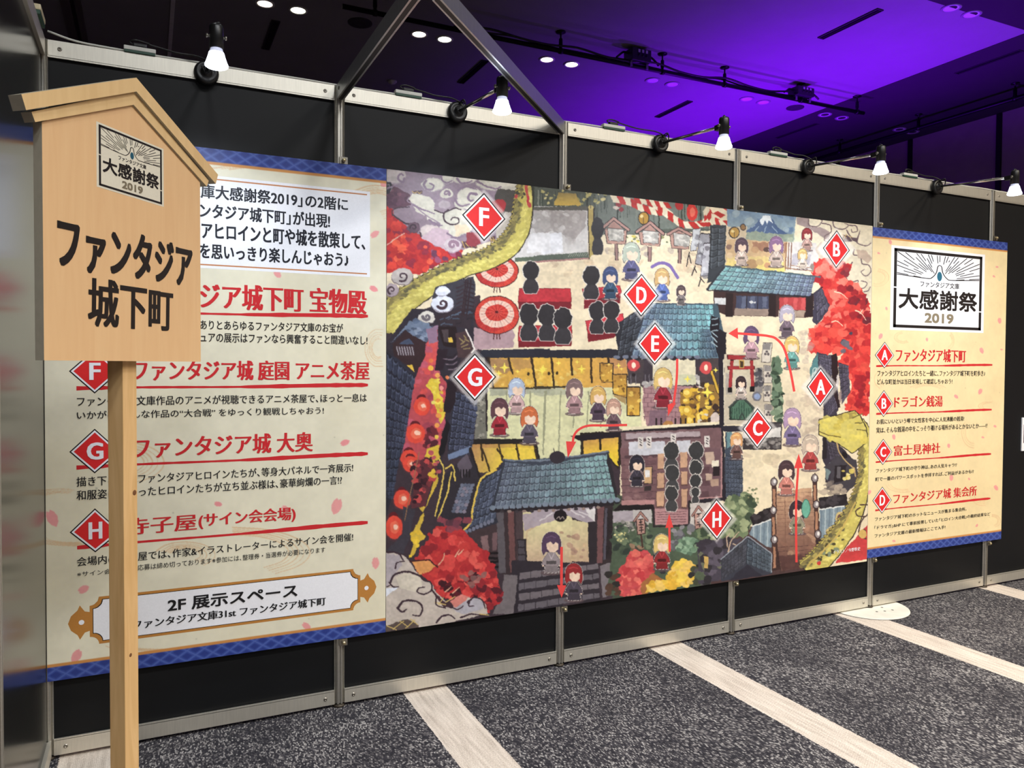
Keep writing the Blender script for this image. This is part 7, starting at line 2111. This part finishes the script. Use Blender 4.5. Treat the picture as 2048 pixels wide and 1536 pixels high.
def wood_material(name, c0, c1, rough=.5, grain=1.0):
    m = bpy.data.materials.new(name); m.use_nodes = True
    nt = m.node_tree; N = nt.nodes; L = nt.links; b = N['Principled BSDF']
    tc = N.new('ShaderNodeTexCoord'); mp = N.new('ShaderNodeMapping'); mp.inputs['Scale'].default_value = (9, 9, .9)
    L.new(tc.outputs['Object'], mp.inputs['Vector'])
    wv = N.new('ShaderNodeTexNoise'); wv.inputs['Scale'].default_value = 3.2; wv.inputs['Detail'].default_value = 6; wv.inputs['Distortion'].default_value = 1.2
    L.new(mp.outputs[0], wv.inputs['Vector'])
    cr = N.new('ShaderNodeValToRGB'); cr.color_ramp.elements[0].position = .32; cr.color_ramp.elements[1].position = .68
    cr.color_ramp.elements[0].color = (*lin(c0), 1); cr.color_ramp.elements[1].color = (*lin(c1), 1)
    L.new(wv.outputs['Fac'], cr.inputs[0]); L.new(cr.outputs[0], b.inputs['Base Color'])
    b.inputs['Roughness'].default_value = rough; b.inputs['Specular IOR Level'].default_value = .35
    return m


BOARDW = wood_material('pale_sign_board', (238, 192, 140), (243, 200, 148), .42)
TRIMW = wood_material('sign_roof_board', (230, 192, 136), (238, 202, 146), .45)
SIGNEDGE = mat('grey_board_edge', (176, 168, 148), .7, 0, .05, 60)


def sign_sides(bm):
    """the cut edges show the grey core of the board"""
    bm.normal_update()
    for f in bm.faces:
        f.material_index = 0 if abs(f.normal.y) > .5 else 1


POSTW = wood_material('pine_post', (220, 174, 114), (240, 198, 140), .55)
SIGN_A = math.radians(52.0)
SO = np.array([0.118, -1.121, 0.0])
sa = np.array([math.cos(SIGN_A), math.sin(SIGN_A), 0]); sn = np.array([math.sin(SIGN_A), -math.cos(SIGN_A), 0])   # along the board, out of its face
sign = thing('signboard', 'wooden notice board with small roof on a pine post before the left poster', 'signboard', tuple(SO + sa * .266), SIGN_A)


def on_board(u, v):
    p = hit(u, v, sn, sn @ (SO + 0 * sn))
    return float((p - SO) @ sa) - .266, float(p[2])


sl = lambda s, z, h: (s - .266, -h, z)          # local: x along the board, -y towards the visitor
bm = bmesh.new(); prism(bm, [(0, 1.346), (.533, 1.346), (.533, 1.84), (.266, 1.99), (0, 1.84)], lambda u, v, h: sl(u, v, h), -.022, 0.0)
sign_sides(bm)
link_mesh('board', bm, [BOARDW, SIGNEDGE], sign)


def roof_layer(name, e0, e1, zo, zi, h0, h1, cut):
    """gable trim: peak zo / zi, eave end points e0 (outer) and e1 (inner) measured from the board centre"""
    bm = bmesh.new()
    c = .266
    outer_l, inner_l = (c - e0[0], e0[1]), (c - e1[0], e1[1])
    outer_r, inner_r = (c + e0[0], e0[1]), (c + e1[0], e1[1])
    prism(bm, [outer_l, inner_l, (c, zi), (c, zo)], lambda u, v, h: sl(u, v, h), h0, h1)
    prism(bm, [(c, zo), (c, zi), inner_r, outer_r], lambda u, v, h: sl(u, v, h), h0, h1)
    bmesh.ops.remove_doubles(bm, verts=bm.verts[:], dist=1e-5)
    sign_sides(bm)
    return link_mesh(name, bm, [TRIMW, SIGNEDGE], sign)


roof_layer('inner_roof_board', (.298, 1.850), (.289, 1.832), 1.995, 1.962, -.02, .006, 0)
roof_layer('outer_roof_board', (.330, 1.874), (.319, 1.846), 2.026, 1.993, -.018, .014, 0)
bm = bmesh.new(); box(bm, -.0085, .0395, .0225, .066, 0.0, 1.80, bevel=.0015)
post = link_mesh('post', bm, [POSTW], sign)
bm = bmesh.new()
lathe(bm, [(0, 0.0), (.006, 0.0), (.007, .0004)], (.0295, .0222, 1.02), axis='y', seg=14)
lathe(bm, [(0, 0.0), (.004, 0.0), (.005, .0004)], (.012, .0222, .62), axis='y', seg=14)
link_mesh('knot', bm, mat('pine_knot', (120, 76, 42), .6), post)
spl = Plane(sign, (0, 0, 0), on_board, lambda x, z, h: (x, -h, z))
INK_SIGNPAPER = ink('ink_sign_paper', (236, 228, 206))
p0 = on_board(194, 374); p1 = on_board(326, 300)
emblem(spl, (.151 - .266, 1.741), (.381 - .266, 1.888), 'emblem_plate', INK_SIGNPAPER)
text(spl, 'sign_text', 'ファンタジア', (.040 - .266, 1.545), (.494 - .266, 1.655), INK_SIGN, (-.03, -.015, 0, .015, .03), (-.024, 0, .024), .04, flat=True)
text(spl, 'sign_text', '城下町', (.124 - .266, 1.425), (.413 - .266, 1.533), INK_SIGN, (-.026, -.013, 0, .013, .026), (-.014, .014), .03, flat=True)
